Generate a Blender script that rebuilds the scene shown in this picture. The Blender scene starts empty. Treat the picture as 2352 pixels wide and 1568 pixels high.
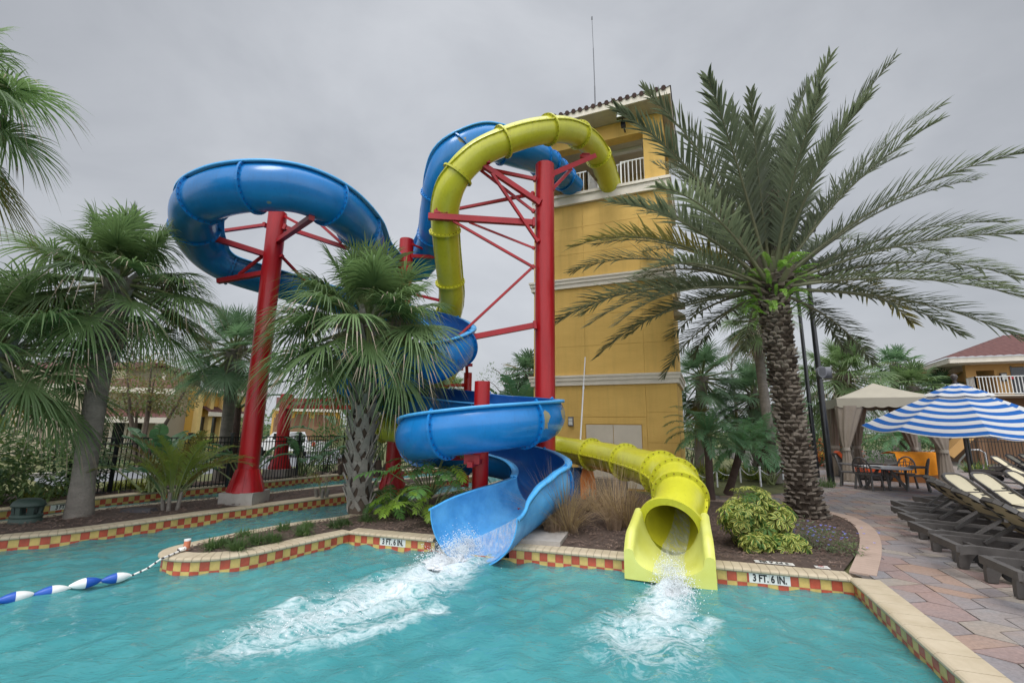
import bpy, bmesh, math, random
from mathutils import Vector as V, Matrix as M
import mathutils
R_ = math.radians
rnd = random.Random(7)
scene = bpy.context.scene
col = scene.collection
# ------------------------------------------------------------------ camera
FPX, CX, CY, CAMH = 1045.0, 1176.0, 784.0, 2.4
th, ph = R_(10.8), R_(0.72)
_r = V((1, 0, 0)); _F = V((0, math.cos(th), math.sin(th))); _U = V((0, -math.sin(th), math.cos(th)))
_er = _r*math.cos(ph) + _U*math.sin(ph); _eu = _U*math.cos(ph) - _r*math.sin(ph)
CAM = V((0, 0, CAMH))
def ray(x, y): return _F*FPX + _er*(x-CX) + _eu*(CY-y)
def gz(x, y, z=0.27):
    d = ray(x, y); return CAM + d*((z-CAMH)/d.z)
def gy(x, y, Y):
    d = ray(x, y); return CAM + d*(Y/d.y)
cd = bpy.data.cameras.new('camera'); cam = bpy.data.objects.new('camera', cd); col.objects.link(cam)
cd.sensor_width = 36; cd.lens = 36*FPX/2352; cd.clip_start = 0.05; cd.clip_end = 3000
mw = M((( _er.x, _eu.x, -_F.x, 0), (_er.y, _eu.y, -_F.y, 0), (_er.z, _eu.z, -_F.z, CAMH), (0, 0, 0, 1)))
cam.matrix_world = mw
scene.camera = cam
# ------------------------------------------------------------------ materials
def _n(nt, t, **k):
    n = nt.nodes.new(t)
    for a, b in k.items(): setattr(n, a, b)
    return n
def mixc(nt, f, a, b, blend='MIX'):
    n = _n(nt, 'ShaderNodeMix', data_type='RGBA', blend_type=blend)
    for s, v in ((0, f), (6, a), (7, b)):
        if hasattr(v, 'is_output'): nt.links.new(v, n.inputs[s])
        else: n.inputs[s].default_value = v if s == 0 else (*v[:3], 1)
    return n.outputs[2]
def noise(nt, vec, scale, detail=4, rough=.6, dist=0):
    n = _n(nt, 'ShaderNodeTexNoise'); n.inputs['Scale'].default_value = scale
    n.inputs['Detail'].default_value = detail; n.inputs['Roughness'].default_value = rough; n.inputs['Distortion'].default_value = dist
    if vec is not None: nt.links.new(vec, n.inputs['Vector'])
    return n.outputs['Fac']
def ramp(nt, fac, *stops):
    n = _n(nt, 'ShaderNodeValToRGB'); e = n.color_ramp.elements
    while len(e) < len(stops): e.new(.5)
    for i, (p, c) in enumerate(stops):
        e[i].position = p; e[i].color = (c, c, c, 1) if isinstance(c, (int, float)) else (*c, 1)
    nt.links.new(fac, n.inputs[0]); return n.outputs[0]
def math_(nt, op, a, b=None, clamp=False):
    n = _n(nt, 'ShaderNodeMath', operation=op); n.use_clamp = clamp
    for i, v in enumerate((a, b)):
        if v is None: continue
        if hasattr(v, 'is_output'): nt.links.new(v, n.inputs[i])
        else: n.inputs[i].default_value = v
    return n.outputs[0]
def coords(nt, kind='Object', scale=None):
    o = _n(nt, 'ShaderNodeTexCoord').outputs[kind]
    if scale:
        m = _n(nt, 'ShaderNodeMapping'); m.inputs['Scale'].default_value = scale; nt.links.new(o, m.inputs[0]); o = m.outputs[0]
    return o
def bump(nt, h, strength, dist, bsdf):
    b = _n(nt, 'ShaderNodeBump'); b.inputs['Strength'].default_value = strength; b.inputs['Distance'].default_value = dist
    nt.links.new(h, b.inputs['Height']); nt.links.new(b.outputs[0], bsdf.inputs['Normal'])
def mat(name, c, rough=.6, var=.15, vs=3.0, bs=0, bscale=30, metal=0, spec=.5, c2=None, stretch=None, bd=.02, coat=0, randv=0):
    """base colour with two scales of noise, an optional second colour in patches and optional bump"""
    m = bpy.data.materials.new(name); m.use_nodes = True; nt = m.node_tree; b = nt.nodes['Principled BSDF']
    co = coords(nt, 'Object', stretch)
    f = ramp(nt, noise(nt, co, vs, 5), (.3, 0), (.7, 1))
    dk = tuple(x*(1-var) for x in c); lt = tuple(min(1, x*(1+var)) for x in c)
    out = mixc(nt, f, dk, c2 if c2 else lt)
    f2 = noise(nt, co, vs*9, 3)
    out = mixc(nt, .35*min(1, var*4), out, mixc(nt, f2, tuple(x*.6 for x in c), lt))
    if randv:
        oi = _n(nt, 'ShaderNodeObjectInfo').outputs['Random']
        h = _n(nt, 'ShaderNodeHueSaturation'); nt.links.new(out, h.inputs['Color'])
        mr = _n(nt, 'ShaderNodeMapRange'); nt.links.new(oi, mr.inputs[0]); mr.inputs[3].default_value = 1-randv; mr.inputs[4].default_value = 1+randv
        nt.links.new(mr.outputs[0], h.inputs['Value']); out = h.outputs[0]
    nt.links.new(out, b.inputs['Base Color'])
    b.inputs['Roughness'].default_value = rough; b.inputs['Metallic'].default_value = metal
    b.inputs['Specular IOR Level'].default_value = spec; b.inputs['Coat Weight'].default_value = coat
    if bs: bump(nt, noise(nt, co, bscale, 6, .65), bs, bd, b)
    return m
def leafmat(name, c, c2=None, rough=.45, var=.3, trans=.35, vs=1.5, randv=.25):
    m = mat(name, c, rough, var, vs, c2=c2, spec=.35, randv=randv); nt = m.node_tree
    b = nt.nodes['Principled BSDF']; o = nt.nodes['Material Output']
    t = _n(nt, 'ShaderNodeBsdfTranslucent'); src = b.inputs['Base Color'].links[0].from_socket
    g = mixc(nt, .4, src, (.40, .45, .14), 'MULTIPLY'); g2 = mixc(nt, 1.0, g, (2.2, 2.2, 2.2), 'MULTIPLY')
    nt.links.new(g2, t.inputs[0])
    x = _n(nt, 'ShaderNodeMixShader'); x.inputs[0].default_value = trans
    nt.links.new(b.outputs[0], x.inputs[1]); nt.links.new(t.outputs[0], x.inputs[2]); nt.links.new(x.outputs[0], o.inputs[0])
    return m
MT = {}
def paint_chip(name, c, chip, cs, th_, rough, c_fade):
    m = mat(name, c, rough, .10, 1.2, bs=.05, bscale=40, coat=.2, bd=.01); nt = m.node_tree; b = nt.nodes['Principled BSDF']
    src = b.inputs['Base Color'].links[0].from_socket
    co = coords(nt)
    fade = ramp(nt, noise(nt, co, .9, 6, .7), (.45, 0), (.75, .5))
    s2 = mixc(nt, fade, src, c_fade)
    ch = ramp(nt, noise(nt, co, cs, 3, .55), (th_, 0), (th_+.008, 1))
    s3 = mixc(nt, ch, s2, chip)
    # vertical run marks and grime
    co2 = coords(nt, 'Object', (5, 5, .35)); g = ramp(nt, noise(nt, co2, 3.2, 4, .7), (.52, 0), (.8, .35))
    s4 = mixc(nt, g, s3, tuple(x*.45 for x in c)); nt.links.new(s4, b.inputs['Base Color'])
    return m
MT['blue'] = paint_chip('blue_gelcoat', (.004, .178, .50), (.33, .30, .20), .55, .735, .27, (.02, .24, .64))
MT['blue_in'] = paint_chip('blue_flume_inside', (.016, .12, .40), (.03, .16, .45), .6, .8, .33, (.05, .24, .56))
MT['blue_rim'] = mat('blue_rim_faded', (.07, .36, .72), .45, .12, 2)
MT['blue_exit'] = mat('blue_exit_worn', (.04, .27, .66), .38, .3, 1.6, c2=(.16, .50, .82), bs=.06, bscale=25)
MT['bolt_b'] = mat('blue_bolts', (.006, .05, .22), .5)
MT['yel'] = paint_chip('yellow_gelcoat', (.54, .53, .030), (.33, .24, .06), .8, .745, .3, (.62, .62, .09))
MT['yel_in'] = mat('yellow_tube_inside', (.52, .49, .03), .35, .2, 1.5)
MT['yel_exit'] = mat('yellow_trough', (.58, .58, .09), .4, .08, 1.5, c2=(.64, .66, .2))
MT['bolt_y'] = mat('yellow_bolts', (.22, .18, .01), .6)
MT['red'] = mat('red_steel_paint', (.38, .003, .008), .34, .25, 1.5, spec=.4, coat=.1, stretch=(3, 3, .4), c2=(.44, .014, .018))
MT['red_arm'] = mat('red_beam_paint', (.36, .005, .012), .45, .2, 2)
MT['concrete'] = mat('concrete', (.34, .31, .28), .9, .25, 3, bs=.3, bscale=25)
MT['coping'] = mat('cream_coping', (.46, .375, .25), .75, .16, 2.5, bs=.2, bscale=60, c2=(.53, .45, .33), bd=.01)
MT['grout'] = mat('grout', (.55, .47, .36), .9, .1)
MT['tile_r'] = mat('red_tile', (.45, .080, .042), .25, .38, 5)
MT['tile_y'] = mat('yellow_tile', (.60, .415, .13), .25, .28, 5)
MT['white_tile'] = mat('white_tile', (.72, .70, .66), .3, .05)
MT['black'] = mat('black_letters', (.012, .012, .013), .5, .1)
MT['mulch'] = mat('mulch_soil', (.095, .062, .048), .95, .5, 4, bs=1, bscale=35, c2=(.14, .095, .076), bd=.05)
MT['chip'] = mat('mulch_chip', (.13, .08, .06), .9, .55, 2.2, c2=(.28, .20, .16))
MT['wall_y'] = mat('yellow_stucco', (.68, .43, .115), .85, .06, .8, bs=.45, bscale=9, stretch=(1, 1, 3.5), c2=(.71, .46, .13), bd=.02)
_nt = MT['wall_y'].node_tree; _b = _nt.nodes['Principled BSDF']; _s = _b.inputs['Base Color'].links[0].from_socket
_st = ramp(_nt, noise(_nt, coords(_nt, 'Object', (2.2, 2.2, .16)), 1.6, 5, .65), (.48, 1), (.80, .84)); _s = mixc(_nt, 1.0, _s, _st, 'MULTIPLY'); _nt.links.new(_s, _b.inputs['Base Color'])
MT['groove'] = mat('stucco_joint', (.50, .29, .06), .9)
MT['trim'] = mat('cream_trim', (.70, .64, .54), .7, .08, 2, bs=.05)
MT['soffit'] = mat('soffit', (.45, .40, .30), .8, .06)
MT['white'] = mat('white_paint', (.78, .78, .76), .4, .04)
MT['rooft'] = mat('brown_roof_tile', (.055, .028, .024), .8, .35, 6, c2=(.10, .05, .04))
MT['roofr'] = mat('red_roof_tile', (.095, .030, .028), .8, .35, 5, c2=(.15, .062, .048))
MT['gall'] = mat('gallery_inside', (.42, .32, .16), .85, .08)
MT['glass_d'] = mat('dark_window', (.02, .022, .025), .08, .1)
MT['lampg'] = mat('lamp_glass', (.65, .66, .62), .2, .1)
MT['blackmetal'] = mat('black_metal', (.008, .009, .012), .3, .2, 5, coat=.3)
MT['greym'] = mat('grey_plastic', (.16, .165, .185), .6, .1)
MT['tarp'] = mat('blue_tarp', (.015, .08, .22), .55, .3, 6)
MT['orange'] = mat('orange_plastic', (.78, .22, .02), .5, .1)
MT['pipe'] = mat('white_pipe', (.72, .73, .75), .45, .05)
MT['green_pl'] = mat('green_plastic', (.030, .055, .045), .6, .2)
MT['rope'] = mat('rope', (.72, .70, .66), .9, .2)
MT['rope_d'] = mat('rope_dark', (.05, .04, .05), .9)
MT['float_w'] = mat('float_white', (.78, .78, .76), .4, .05)
MT['float_b'] = mat('float_blue', (.012, .085, .42), .4, .1)
MT['trunk_g'] = mat('palm_trunk_grey', (.20, .175, .150), .95, .3, 2.5, bs=.9, bscale=16, c2=(.29, .26, .225), stretch=(1, 1, 2.2), bd=.05)
MT['boot'] = mat('palm_boot', (.24, .215, .185), .9, .35, 3, bs=.5, bscale=18, c2=(.35, .325, .285), bd=.02)
MT['boot_in'] = mat('palm_boot_dark_fibre', (.10, .072, .052), .95, .4, 5)  # darker brown trunk core under the leaf bases
MT['date_t'] = mat('date_trunk', (.13, .095, .068), .95, .5, 2.5, bs=.8, bscale=18, c2=(.36, .32, .27), bd=.04)
MT['date_d'] = mat('date_trunk_fibre', (.045, .032, .022), .95, .4, 3, bs=.6, bscale=12)
MT['dtrunk'] = mat('dark_trunk', (.075, .048, .038), .95, .4, 4, bs=.6, bscale=20, bd=.03)
MT['fan'] = leafmat('fan_leaf', (0.116, 0.191, 0.079), (0.198, 0.281, 0.112))
MT['fan_dk'] = leafmat('fan_leaf_blue_green', (0.098, 0.179, 0.101), (0.166, 0.264, 0.140))
MT['fan_y'] = leafmat('fan_leaf_yellowing', (.20, .19, .045), (.25, .16, .05))
MT['dead'] = leafmat('dead_leaf', (0.265, 0.207, 0.149), (0.345, 0.287, 0.218), trans=.15)
MT['petiole'] = mat('petiole', (.16, .19, .075), .5, .25)
MT['date'] = leafmat('date_leaf', (.125, .155, .105), (.175, .195, .125), rough=.4)
MT['date_y'] = leafmat('date_leaf_yellow', (.20, .165, .045), (.14, .135, .06))
MT['rachis'] = mat('date_rachis', (.17, .17, .10), .5, .25)
MT['fern'] = leafmat('fern_leaf', (.18, .36, .05), (.24, .42, .07))
MT['pyg'] = leafmat('pygmy_leaf', (0.106, 0.234, 0.120), (0.169, 0.325, 0.143))
MT['lime'] = leafmat('lime_leaf', (0.192, 0.348, 0.036), (0.312, 0.432, 0.060))
MT['phil'] = leafmat('phil_leaf', (0.081, 0.187, 0.052), (0.138, 0.277, 0.065))
MT['areca'] = leafmat('areca_leaf', (.21, .30, .055), (.36, .36, .08))
MT['varg'] = leafmat('schefflera_green', (0.100, 0.200, 0.043))
MT['vary'] = leafmat('schefflera_yellow', (0.661, 0.633, 0.173), (0.517, 0.546, 0.115), trans=.25)
MT['shrub'] = leafmat('shrub_leaf', (0.061, 0.113, 0.052), (0.096, 0.166, 0.070))
MT['shrub_l'] = leafmat('shrub_leaf_light', (0.115, 0.182, 0.061), (0.176, 0.230, 0.081))
MT['croton'] = leafmat('croton_leaf', (.24, .23, .04), (.14, .17, .04))
MT['banana'] = leafmat('paddle_leaf', (0.059, 0.133, 0.063), (0.098, 0.182, 0.084), rough=.35)
MT['myrtle'] = leafmat('myrtle_leaf', (0.138, 0.150, 0.054), (0.240, 0.132, 0.060))
MT['dry'] = leafmat('dry_grass', (0.414, 0.287, 0.149), (0.529, 0.402, 0.230), trans=.2)
MT['dry_b'] = leafmat('dry_grass_base', (0.260, 0.179, 0.122), (0.357, 0.260, 0.179), trans=.1)
MT['lirio'] = leafmat('liriope', (0.069, 0.125, 0.040), (0.112, 0.175, 0.056))
MT['plumb'] = leafmat('plumbago_leaf', (.12, .155, .085), (.16, .2, .11))
MT['flower'] = leafmat('blue_flower', (.22, .24, .75), trans=.3)
MT['twig'] = mat('twig', (.12, .09, .07), .9, .3)
MT['pinkf'] = leafmat('orange_hibiscus', (.6, .16, .06))
MT['canvas'] = mat('tan_canvas', (.34, .31, .245), .9, .06, 1.5)
MT['curtain'] = mat('taupe_curtain', (.27, .225, .18), .9, .12, 2)
MT['band'] = mat('curtain_tie', (.37, .325, .27), .9)
MT['resin'] = mat('dark_resin', (.075, .068, .064), .5, .3, 4, c2=(.125, .115, .108))
MT['sling'] = mat('beige_sling', (.56, .50, .35), .8, .05, 3)
MT['sling_b'] = mat('sling_back', (.50, .41, .26), .85, .12, 3)
MT['strap'] = mat('black_strap', (.015, .014, .014), .8)
MT['wicker'] = mat('dark_wicker', (.035, .026, .022), .7, .3, 20)
MT['ocush'] = mat('orange_cushion', (.68, .10, .025), .85, .12, 3)
MT['towel'] = mat('orange_towel', (.78, .27, .012), .95, .15, 4, bs=.2, bscale=30)
MT['wood'] = mat('brown_wood', (.32, .12, .03), .7, .2)
MT['table'] = mat('table_top', (.52, .50, .50), .35, .06)
MT['bronze'] = mat('bronze_pole', (.06, .048, .042), .4, .15)
MT['rail_m'] = mat('steel_rail', (.5, .5, .5), .25, .05, metal=.8)
MT['lawn'] = mat('lawn', (.10, .115, .04), .95, .35, 1.2, bs=.6, bscale=30, c2=(.16, .15, .06))
MT['asphalt'] = mat('asphalt', (.17, .175, .185), .9, .15, 1.2, bs=.2, bscale=40)
MT['khaki'] = mat('khaki_stucco', (.34, .29, .21), .9, .08, .6, bs=.2, bscale=8)
MT['ochre'] = mat('ochre_stucco', (.62, .36, .07), .9, .06, .6)
MT['tanw'] = mat('tan_stucco', (.52, .30, .11), .9, .06, .6, bs=.15, bscale=9)
MT['browns'] = mat('brown_stucco', (.26, .15, .085), .9, .06, .6)
MT['carw'] = mat('white_car_paint', (.75, .75, .76), .2, .03, coat=.6)
MT['tyre'] = mat('tyre', (.015, .015, .015), .9)
MT['redlamp'] = mat('tail_lamp', (.6, .01, .02), .25)
MT['signm'] = mat('sign_back', (.30, .31, .32), .5, .1)
MT['hull'] = mat('yellow_slide_far', (.75, .50, .03), .5, .1)
# ------------------------------------------------------------------ mesh builder
class MB:
    def __init__(s): s.v = []; s.f = []; s.m = []; s.s = []
    def add(s, vs, fs, mi=0, smooth=False):
        b = len(s.v); s.v += [tuple(p) for p in vs]
        for f in fs: s.f.append(tuple(b+i for i in f)); s.m.append(mi); s.s.append(smooth)
    def box(s, c, d, rot=None, mi=0):
        c = V(c); h = [V((x*d[0]/2, y*d[1]/2, z*d[2]/2)) for x in (-1, 1) for y in (-1, 1) for z in (-1, 1)]
        if rot is not None: h = [rot @ p for p in h]
        s.add([c+p for p in h], [(0, 1, 3, 2), (4, 6, 7, 5), (0, 4, 5, 1), (2, 3, 7, 6), (0, 2, 6, 4), (1, 5, 7, 3)], mi)
    def bar(s, p, q, w, h=None, mi=0, up=V((0, 0, 1))):
        p = V(p); q = V(q); h = h or w; t = (q-p)
        L = t.length
        if L < 1e-6: return
        t.normalize()
        a = t.cross(up)
        if a.length < 1e-4: a = t.cross(V((1, 0, 0)))
        a.normalize(); u = a.cross(t)
        R = M((t, a, u)).transposed()
        s.box((p+q)/2, (L, w, h), R, mi)
    def tube(s, pts, r, n=8, mi=0, caps=True, smooth=True):
        pts = [V(p) for p in pts]; k = len(pts)
        rs = r if hasattr(r, '__len__') else [r]*k
        vs = []; prev = None
        for i, p in enumerate(pts):
            t = (pts[min(i+1, k-1)]-pts[max(i-1, 0)]).normalized()
            if prev is None:
                a = t.cross(V((0, 0, 1)))
                if a.length < 1e-3: a = t.cross(V((1, 0, 0)))
            else: a = prev - t*prev.dot(t)
            a.normalize(); prev = a; b = t.cross(a)
            for j in range(n):
                w = 2*math.pi*j/n; vs.append(p+(a*math.cos(w)+b*math.sin(w))*rs[i])
        fs = [(i*n+j, i*n+(j+1) % n, (i+1)*n+(j+1) % n, (i+1)*n+j) for i in range(k-1) for j in range(n)]
        s.add(vs, fs, mi, smooth)
        if caps:
            s.add([vs[j] for j in range(n)], [tuple(range(n-1, -1, -1))], mi); s.add([vs[(k-1)*n+j] for j in range(n)], [tuple(range(n))], mi)
    def lathe(s, prof, c=(0, 0, 0), n=24, mi=0, smooth=True):
        c = V(c); vs = []; k = len(prof)
        for r, z in prof:
            for j in range(n):
                w = 2*math.pi*j/n; vs.append(c+V((r*math.cos(w), r*math.sin(w), z)))
        s.add(vs, [(i*n+j, i*n+(j+1) % n, (i+1)*n+(j+1) % n, (i+1)*n+j) for i in range(k-1) for j in range(n)], mi, smooth)
    def loft(s, rings, closed=True, mi=0, smooth=True, cap=True):
        n = len(rings[0]); vs = [p for r in rings for p in r]; e = n if closed else n-1
        mf = mi if callable(mi) else (lambda j: mi)
        b = len(s.v); s.v += [tuple(p) for p in vs]
        for i in range(len(rings)-1):
            for j in range(e):
                s.f.append((b+i*n+j, b+i*n+(j+1) % n, b+(i+1)*n+(j+1) % n, b+(i+1)*n+j)); s.m.append(mf(j)); s.s.append(smooth)
        if cap and closed:
            s.add(rings[0], [tuple(range(n-1, -1, -1))], mf(0)); s.add(rings[-1], [tuple(range(n))], mf(0))
    def poly(s, pts, z=None, mi=0):
        tri = mathutils.geometry.tessellate_polygon([[V((p[0], p[1], 0)) for p in pts]])
        vs = [V((p[0], p[1], z if z is not None else p[2])) for p in pts]
        fs = []
        for t in tri:
            a, b, c = (vs[i] for i in t); fs.append(t if (b-a).cross(c-a).z > 0 else t[::-1])
        s.add(vs, fs, mi)
    def build(s, name, mats, parent=None, origin=None, auto=40):
        me = bpy.data.meshes.new(name)
        off = V((0, 0, 0))
        if parent is not None:
            p = parent
            while p.parent is not None: p = p.parent
            off = V(p.location)
        elif origin is not None: off = V(origin)
        if off.length: vv = [(a-off.x, b-off.y, c-off.z) for a, b, c in s.v]
        else: vv = s.v
        me.from_pydata(vv, [], s.f)
        for mm in (mats if isinstance(mats, (list, tuple)) else [mats]): me.materials.append(mm if not isinstance(mm, str) else MT[mm])
        me.polygons.foreach_set('material_index', s.m); me.polygons.foreach_set('use_smooth', s.s)
        me.update()
        o = bpy.data.objects.new(name, me); col.objects.link(o)
        if parent is not None: o.parent = parent
        else: o.location = off
        return o
def tag(o, label, cat, group=None, kind=None):
    if label: o['label'] = label
    if cat: o['category'] = cat
    if group: o['group'] = group
    if kind: o['kind'] = kind
    return o
def thing(name, label, cat, loc=(0, 0, 0), group=None):
    o = bpy.data.objects.new(name, None); o.empty_display_size = .2; col.objects.link(o); o.location = loc
    return tag(o, label, cat, group)
def struct(o, kind='structure'): o['kind'] = kind; return o
def copy_tree(o, parent=None):
    c = o.copy(); col.objects.link(c); c.parent = parent
    for ch in list(o.children): copy_tree(ch, c)
    return c
def spline(P, step):
    """Catmull-Rom through P (any-length vectors as lists), resampled to about `step` on the first three axes"""
    P = [list(p) for p in P]; P = [[2*a-b for a, b in zip(P[0], P[1])]] + P + [[2*a-b for a, b in zip(P[-1], P[-2])]]
    out = []
    for i in range(1, len(P)-2):
        p0, p1, p2, p3 = P[i-1:i+3]
        for k in range(40):
            t = k/40
            out.append([.5*(2*b+(c-a)*t+(2*a-5*b+4*c-d)*t*t+(3*b-a-3*c+d)*t**3) for a, b, c, d in zip(p0, p1, p2, p3)])
    out.append(P[-2])
    res = [out[0]]; acc = 0
    for a, b in zip(out, out[1:]):
        acc += math.dist(a[:3], b[:3])
        if acc >= step: res.append(b); acc = 0
    if math.dist(res[-1][:3], out[-1][:3]) > step*.3: res.append(out[-1])
    return res
def polyline(P, step):
    out = []
    for a, b in zip(P, P[1:]):
        a = V(a); b = V(b); n = max(1, round((b-a).length/step))
        for i in range(n): out.append(a.lerp(b, i/n))
    out.append(V(P[-1])); return out
def text_mesh(txt, size, M4, mb, mi=0, sx=.78, bold=.012, depth=.004):
    cu = bpy.data.curves.new('t', 'FONT'); cu.body = txt; cu.size = size; cu.align_x = 'CENTER'; cu.align_y = 'CENTER'
    cu.offset = bold*size; cu.extrude = depth; cu.resolution_u = 4
    o = bpy.data.objects.new('t', cu); col.objects.link(o)
    dg = bpy.context.evaluated_depsgraph_get(); me = bpy.data.meshes.new_from_object(o.evaluated_get(dg))
    mb.add([M4 @ V((p.co.x*sx, p.co.y, p.co.z)) for p in me.vertices], [tuple(f.vertices) for f in me.polygons], mi)
    bpy.data.objects.remove(o); bpy.data.curves.remove(cu); bpy.data.meshes.remove(me)
def inside(p, poly):
    x, y = p[0], p[1]; c = False; n = len(poly)
    for i in range(n):
        a = poly[i]; b = poly[i-1]
        if (a[1] > y) != (b[1] > y) and x < (b[0]-a[0])*(y-a[1])/(b[1]-a[1])+a[0]: c = not c
    return c
# ------------------------------------------------------------------ sky and sun (overcast)
world = bpy.data.worlds.new('World'); scene.world = world; world.use_nodes = True
wt = world.node_tree; wt.nodes.clear()
SUN_EL, SUN_AZ = R_(62), R_(205)          # high, behind the camera and a little to its left
sky = _n(wt, 'ShaderNodeTexSky', sky_type='NISHITA'); sky.sun_disc = False; sky.sun_elevation = SUN_EL; sky.sun_rotation = SUN_AZ
sky.dust_density = 6; sky.air_density = 1
b1 = _n(wt, 'ShaderNodeBackground'); wt.links.new(sky.outputs[0], b1.inputs[0]); b1.inputs[1].default_value = 0.015
tc = _n(wt, 'ShaderNodeTexCoord').outputs['Generated']
sep = _n(wt, 'ShaderNodeSeparateXYZ'); wt.links.new(tc, sep.inputs[0])
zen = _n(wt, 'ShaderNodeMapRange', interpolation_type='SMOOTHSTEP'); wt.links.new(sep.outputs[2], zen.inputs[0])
zen.inputs[1].default_value = .80; zen.inputs[2].default_value = 1.0; zen.inputs[3].default_value = 0; zen.inputs[4].default_value = 4.6  # sky brightened overhead, above the frame, as added light on the scene
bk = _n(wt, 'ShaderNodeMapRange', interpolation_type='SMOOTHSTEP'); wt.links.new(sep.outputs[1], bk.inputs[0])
bk.inputs[1].default_value = .1; bk.inputs[2].default_value = -.8; bk.inputs[3].default_value = 0; bk.inputs[4].default_value = 2.2  # sky also brightened behind the camera, an added fill out of view
hz_ = _n(wt, 'ShaderNodeMapRange', interpolation_type='SMOOTHSTEP'); wt.links.new(sep.outputs[2], hz_.inputs[0])
hz_.inputs[1].default_value = .0; hz_.inputs[2].default_value = .6; hz_.inputs[3].default_value = .10; hz_.inputs[4].default_value = 0
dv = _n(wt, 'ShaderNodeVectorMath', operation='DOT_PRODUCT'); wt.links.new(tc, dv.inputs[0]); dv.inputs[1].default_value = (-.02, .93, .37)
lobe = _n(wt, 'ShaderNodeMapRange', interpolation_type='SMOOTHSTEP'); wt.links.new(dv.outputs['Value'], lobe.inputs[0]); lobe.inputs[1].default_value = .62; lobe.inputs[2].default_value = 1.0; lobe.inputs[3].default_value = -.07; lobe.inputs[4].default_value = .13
cl = noise(wt, coords(wt, 'Generated', (1, 1, 1.8)), 2.2, 6, .55, .3)
clr = ramp(wt, cl, (.25, .86), (.75, 1.13))
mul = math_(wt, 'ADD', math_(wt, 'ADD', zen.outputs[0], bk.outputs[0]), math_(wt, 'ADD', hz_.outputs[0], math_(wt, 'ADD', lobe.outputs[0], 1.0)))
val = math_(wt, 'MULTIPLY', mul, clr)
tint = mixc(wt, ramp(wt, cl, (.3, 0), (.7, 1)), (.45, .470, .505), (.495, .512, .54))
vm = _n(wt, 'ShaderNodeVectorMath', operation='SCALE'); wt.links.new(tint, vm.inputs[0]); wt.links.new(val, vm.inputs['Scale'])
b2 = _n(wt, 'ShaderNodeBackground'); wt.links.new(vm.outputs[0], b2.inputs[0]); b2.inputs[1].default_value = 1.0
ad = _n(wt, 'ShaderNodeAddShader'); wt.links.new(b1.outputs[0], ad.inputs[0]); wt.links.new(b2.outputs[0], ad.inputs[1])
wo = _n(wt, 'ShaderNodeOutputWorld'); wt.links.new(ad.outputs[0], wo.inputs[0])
sl = bpy.data.lights.new('sun', 'SUN'); sl.energy = 1.5; sl.angle = R_(25); sl.color = (1, .97, .93)
so = bpy.data.objects.new('sun', sl); col.objects.link(so)
sd = V((math.sin(SUN_AZ)*math.cos(SUN_EL), math.cos(SUN_AZ)*math.cos(SUN_EL), math.sin(SUN_EL)))
so.rotation_euler = (-sd).to_track_quat('-Z', 'Y').to_euler(); so.location = sd*50
vs_ = scene.view_settings; vs_.view_transform = 'Standard'; vs_.look = 'None'; vs_.exposure = 0; vs_.gamma = 1
# ------------------------------------------------------------------ plan of the pool
DECK = 0.27
C_ = (5.16, 7.36); Q_ = (-3.33, 10.04)
RIGHT = [(2.75, .9), C_]
FRONT = [C_, Q_]
ISL = [Q_, (-3.85, 9.2), (-4.35, 8.42), (-4.75, 8.08), (-5.25, 7.95), (-5.72, 8.08), (-5.97, 8.45), (-5.86, 8.95), (-5.35, 10.0), (-4.72, 10.95), (-4.1, 11.57), (-3.42, 13.1), (-2.42, 15.4), (-1.69, 16.7), (-.5, 19.5), (.6, 23), (1.5, 30)]
OUT = [(1.5, 31), (-1.3, 28.6), (-3.96, 25.5), (-7.62, 21.5), (-9.05, 19.28), (-10.45, 16.9), (-11.9, 14.3), (-12.7, 11.94), (-13.6, 8), (-14, .9)]
LN = [tuple(gz(x, y)[:2]) for x, y in ((0, 1233), (200, 1213), (517, 1170), (780, 1136), (1004, 1104))]
LN = [(-12.3, 6.9)] + LN + [(-1.4, 21.8)]
LF = [(-2.0, 22.6), (-3.6, 21.0), (-6.5, 17.5), (-7.95, 15.2), (-9.75, 13.2), (-10.6, 12.0), (-11.2, 10.4), (-12.9, 7.6)]
def smooth_path(P, step=.15): return [V((p[0], p[1], 0)) for p in spline([(a, b, 0) for a, b in P], step)]
ISLs = [V((Q_[0], Q_[1], 0))] + smooth_path(ISL[1:])
OUTs = smooth_path(OUT); LNs = smooth_path(LN); LFs = smooth_path(LF)
LISL = LNs + LFs
_fd = (V((*C_, 0))-V((*Q_, 0))).normalized(); _fn = V((_fd.y, -_fd.x, 0))
def on_line(A, B, px, py, z):
    q = gz(px, py, z); A = V((*A, 0)); B = V((*B, 0)); t = (q-A).dot(B-A)/(B-A).length_squared; return A.lerp(B, t)
BLL, BLR = on_line(Q_, C_, 990, 1262, .1), on_line(Q_, C_, 1158, 1284, .1)
YLL, YLR = on_line(Q_, C_, 1446, 1318, .1), on_line(Q_, C_, 1630, 1334, .1)
BIN, YIN = V((.34, .94, 0)), V((.33, .944, 0))
NOTCH = [YLR, YLR+YIN*1.35, YLL+YIN*1.35, YLL, BLR, BLR+BIN*1.25, BLL+BIN*1.25, BLL]
HOLE = [V((2.75, .9, 0)), V((*C_, 0))] + NOTCH + ISLs + OUTs
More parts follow.
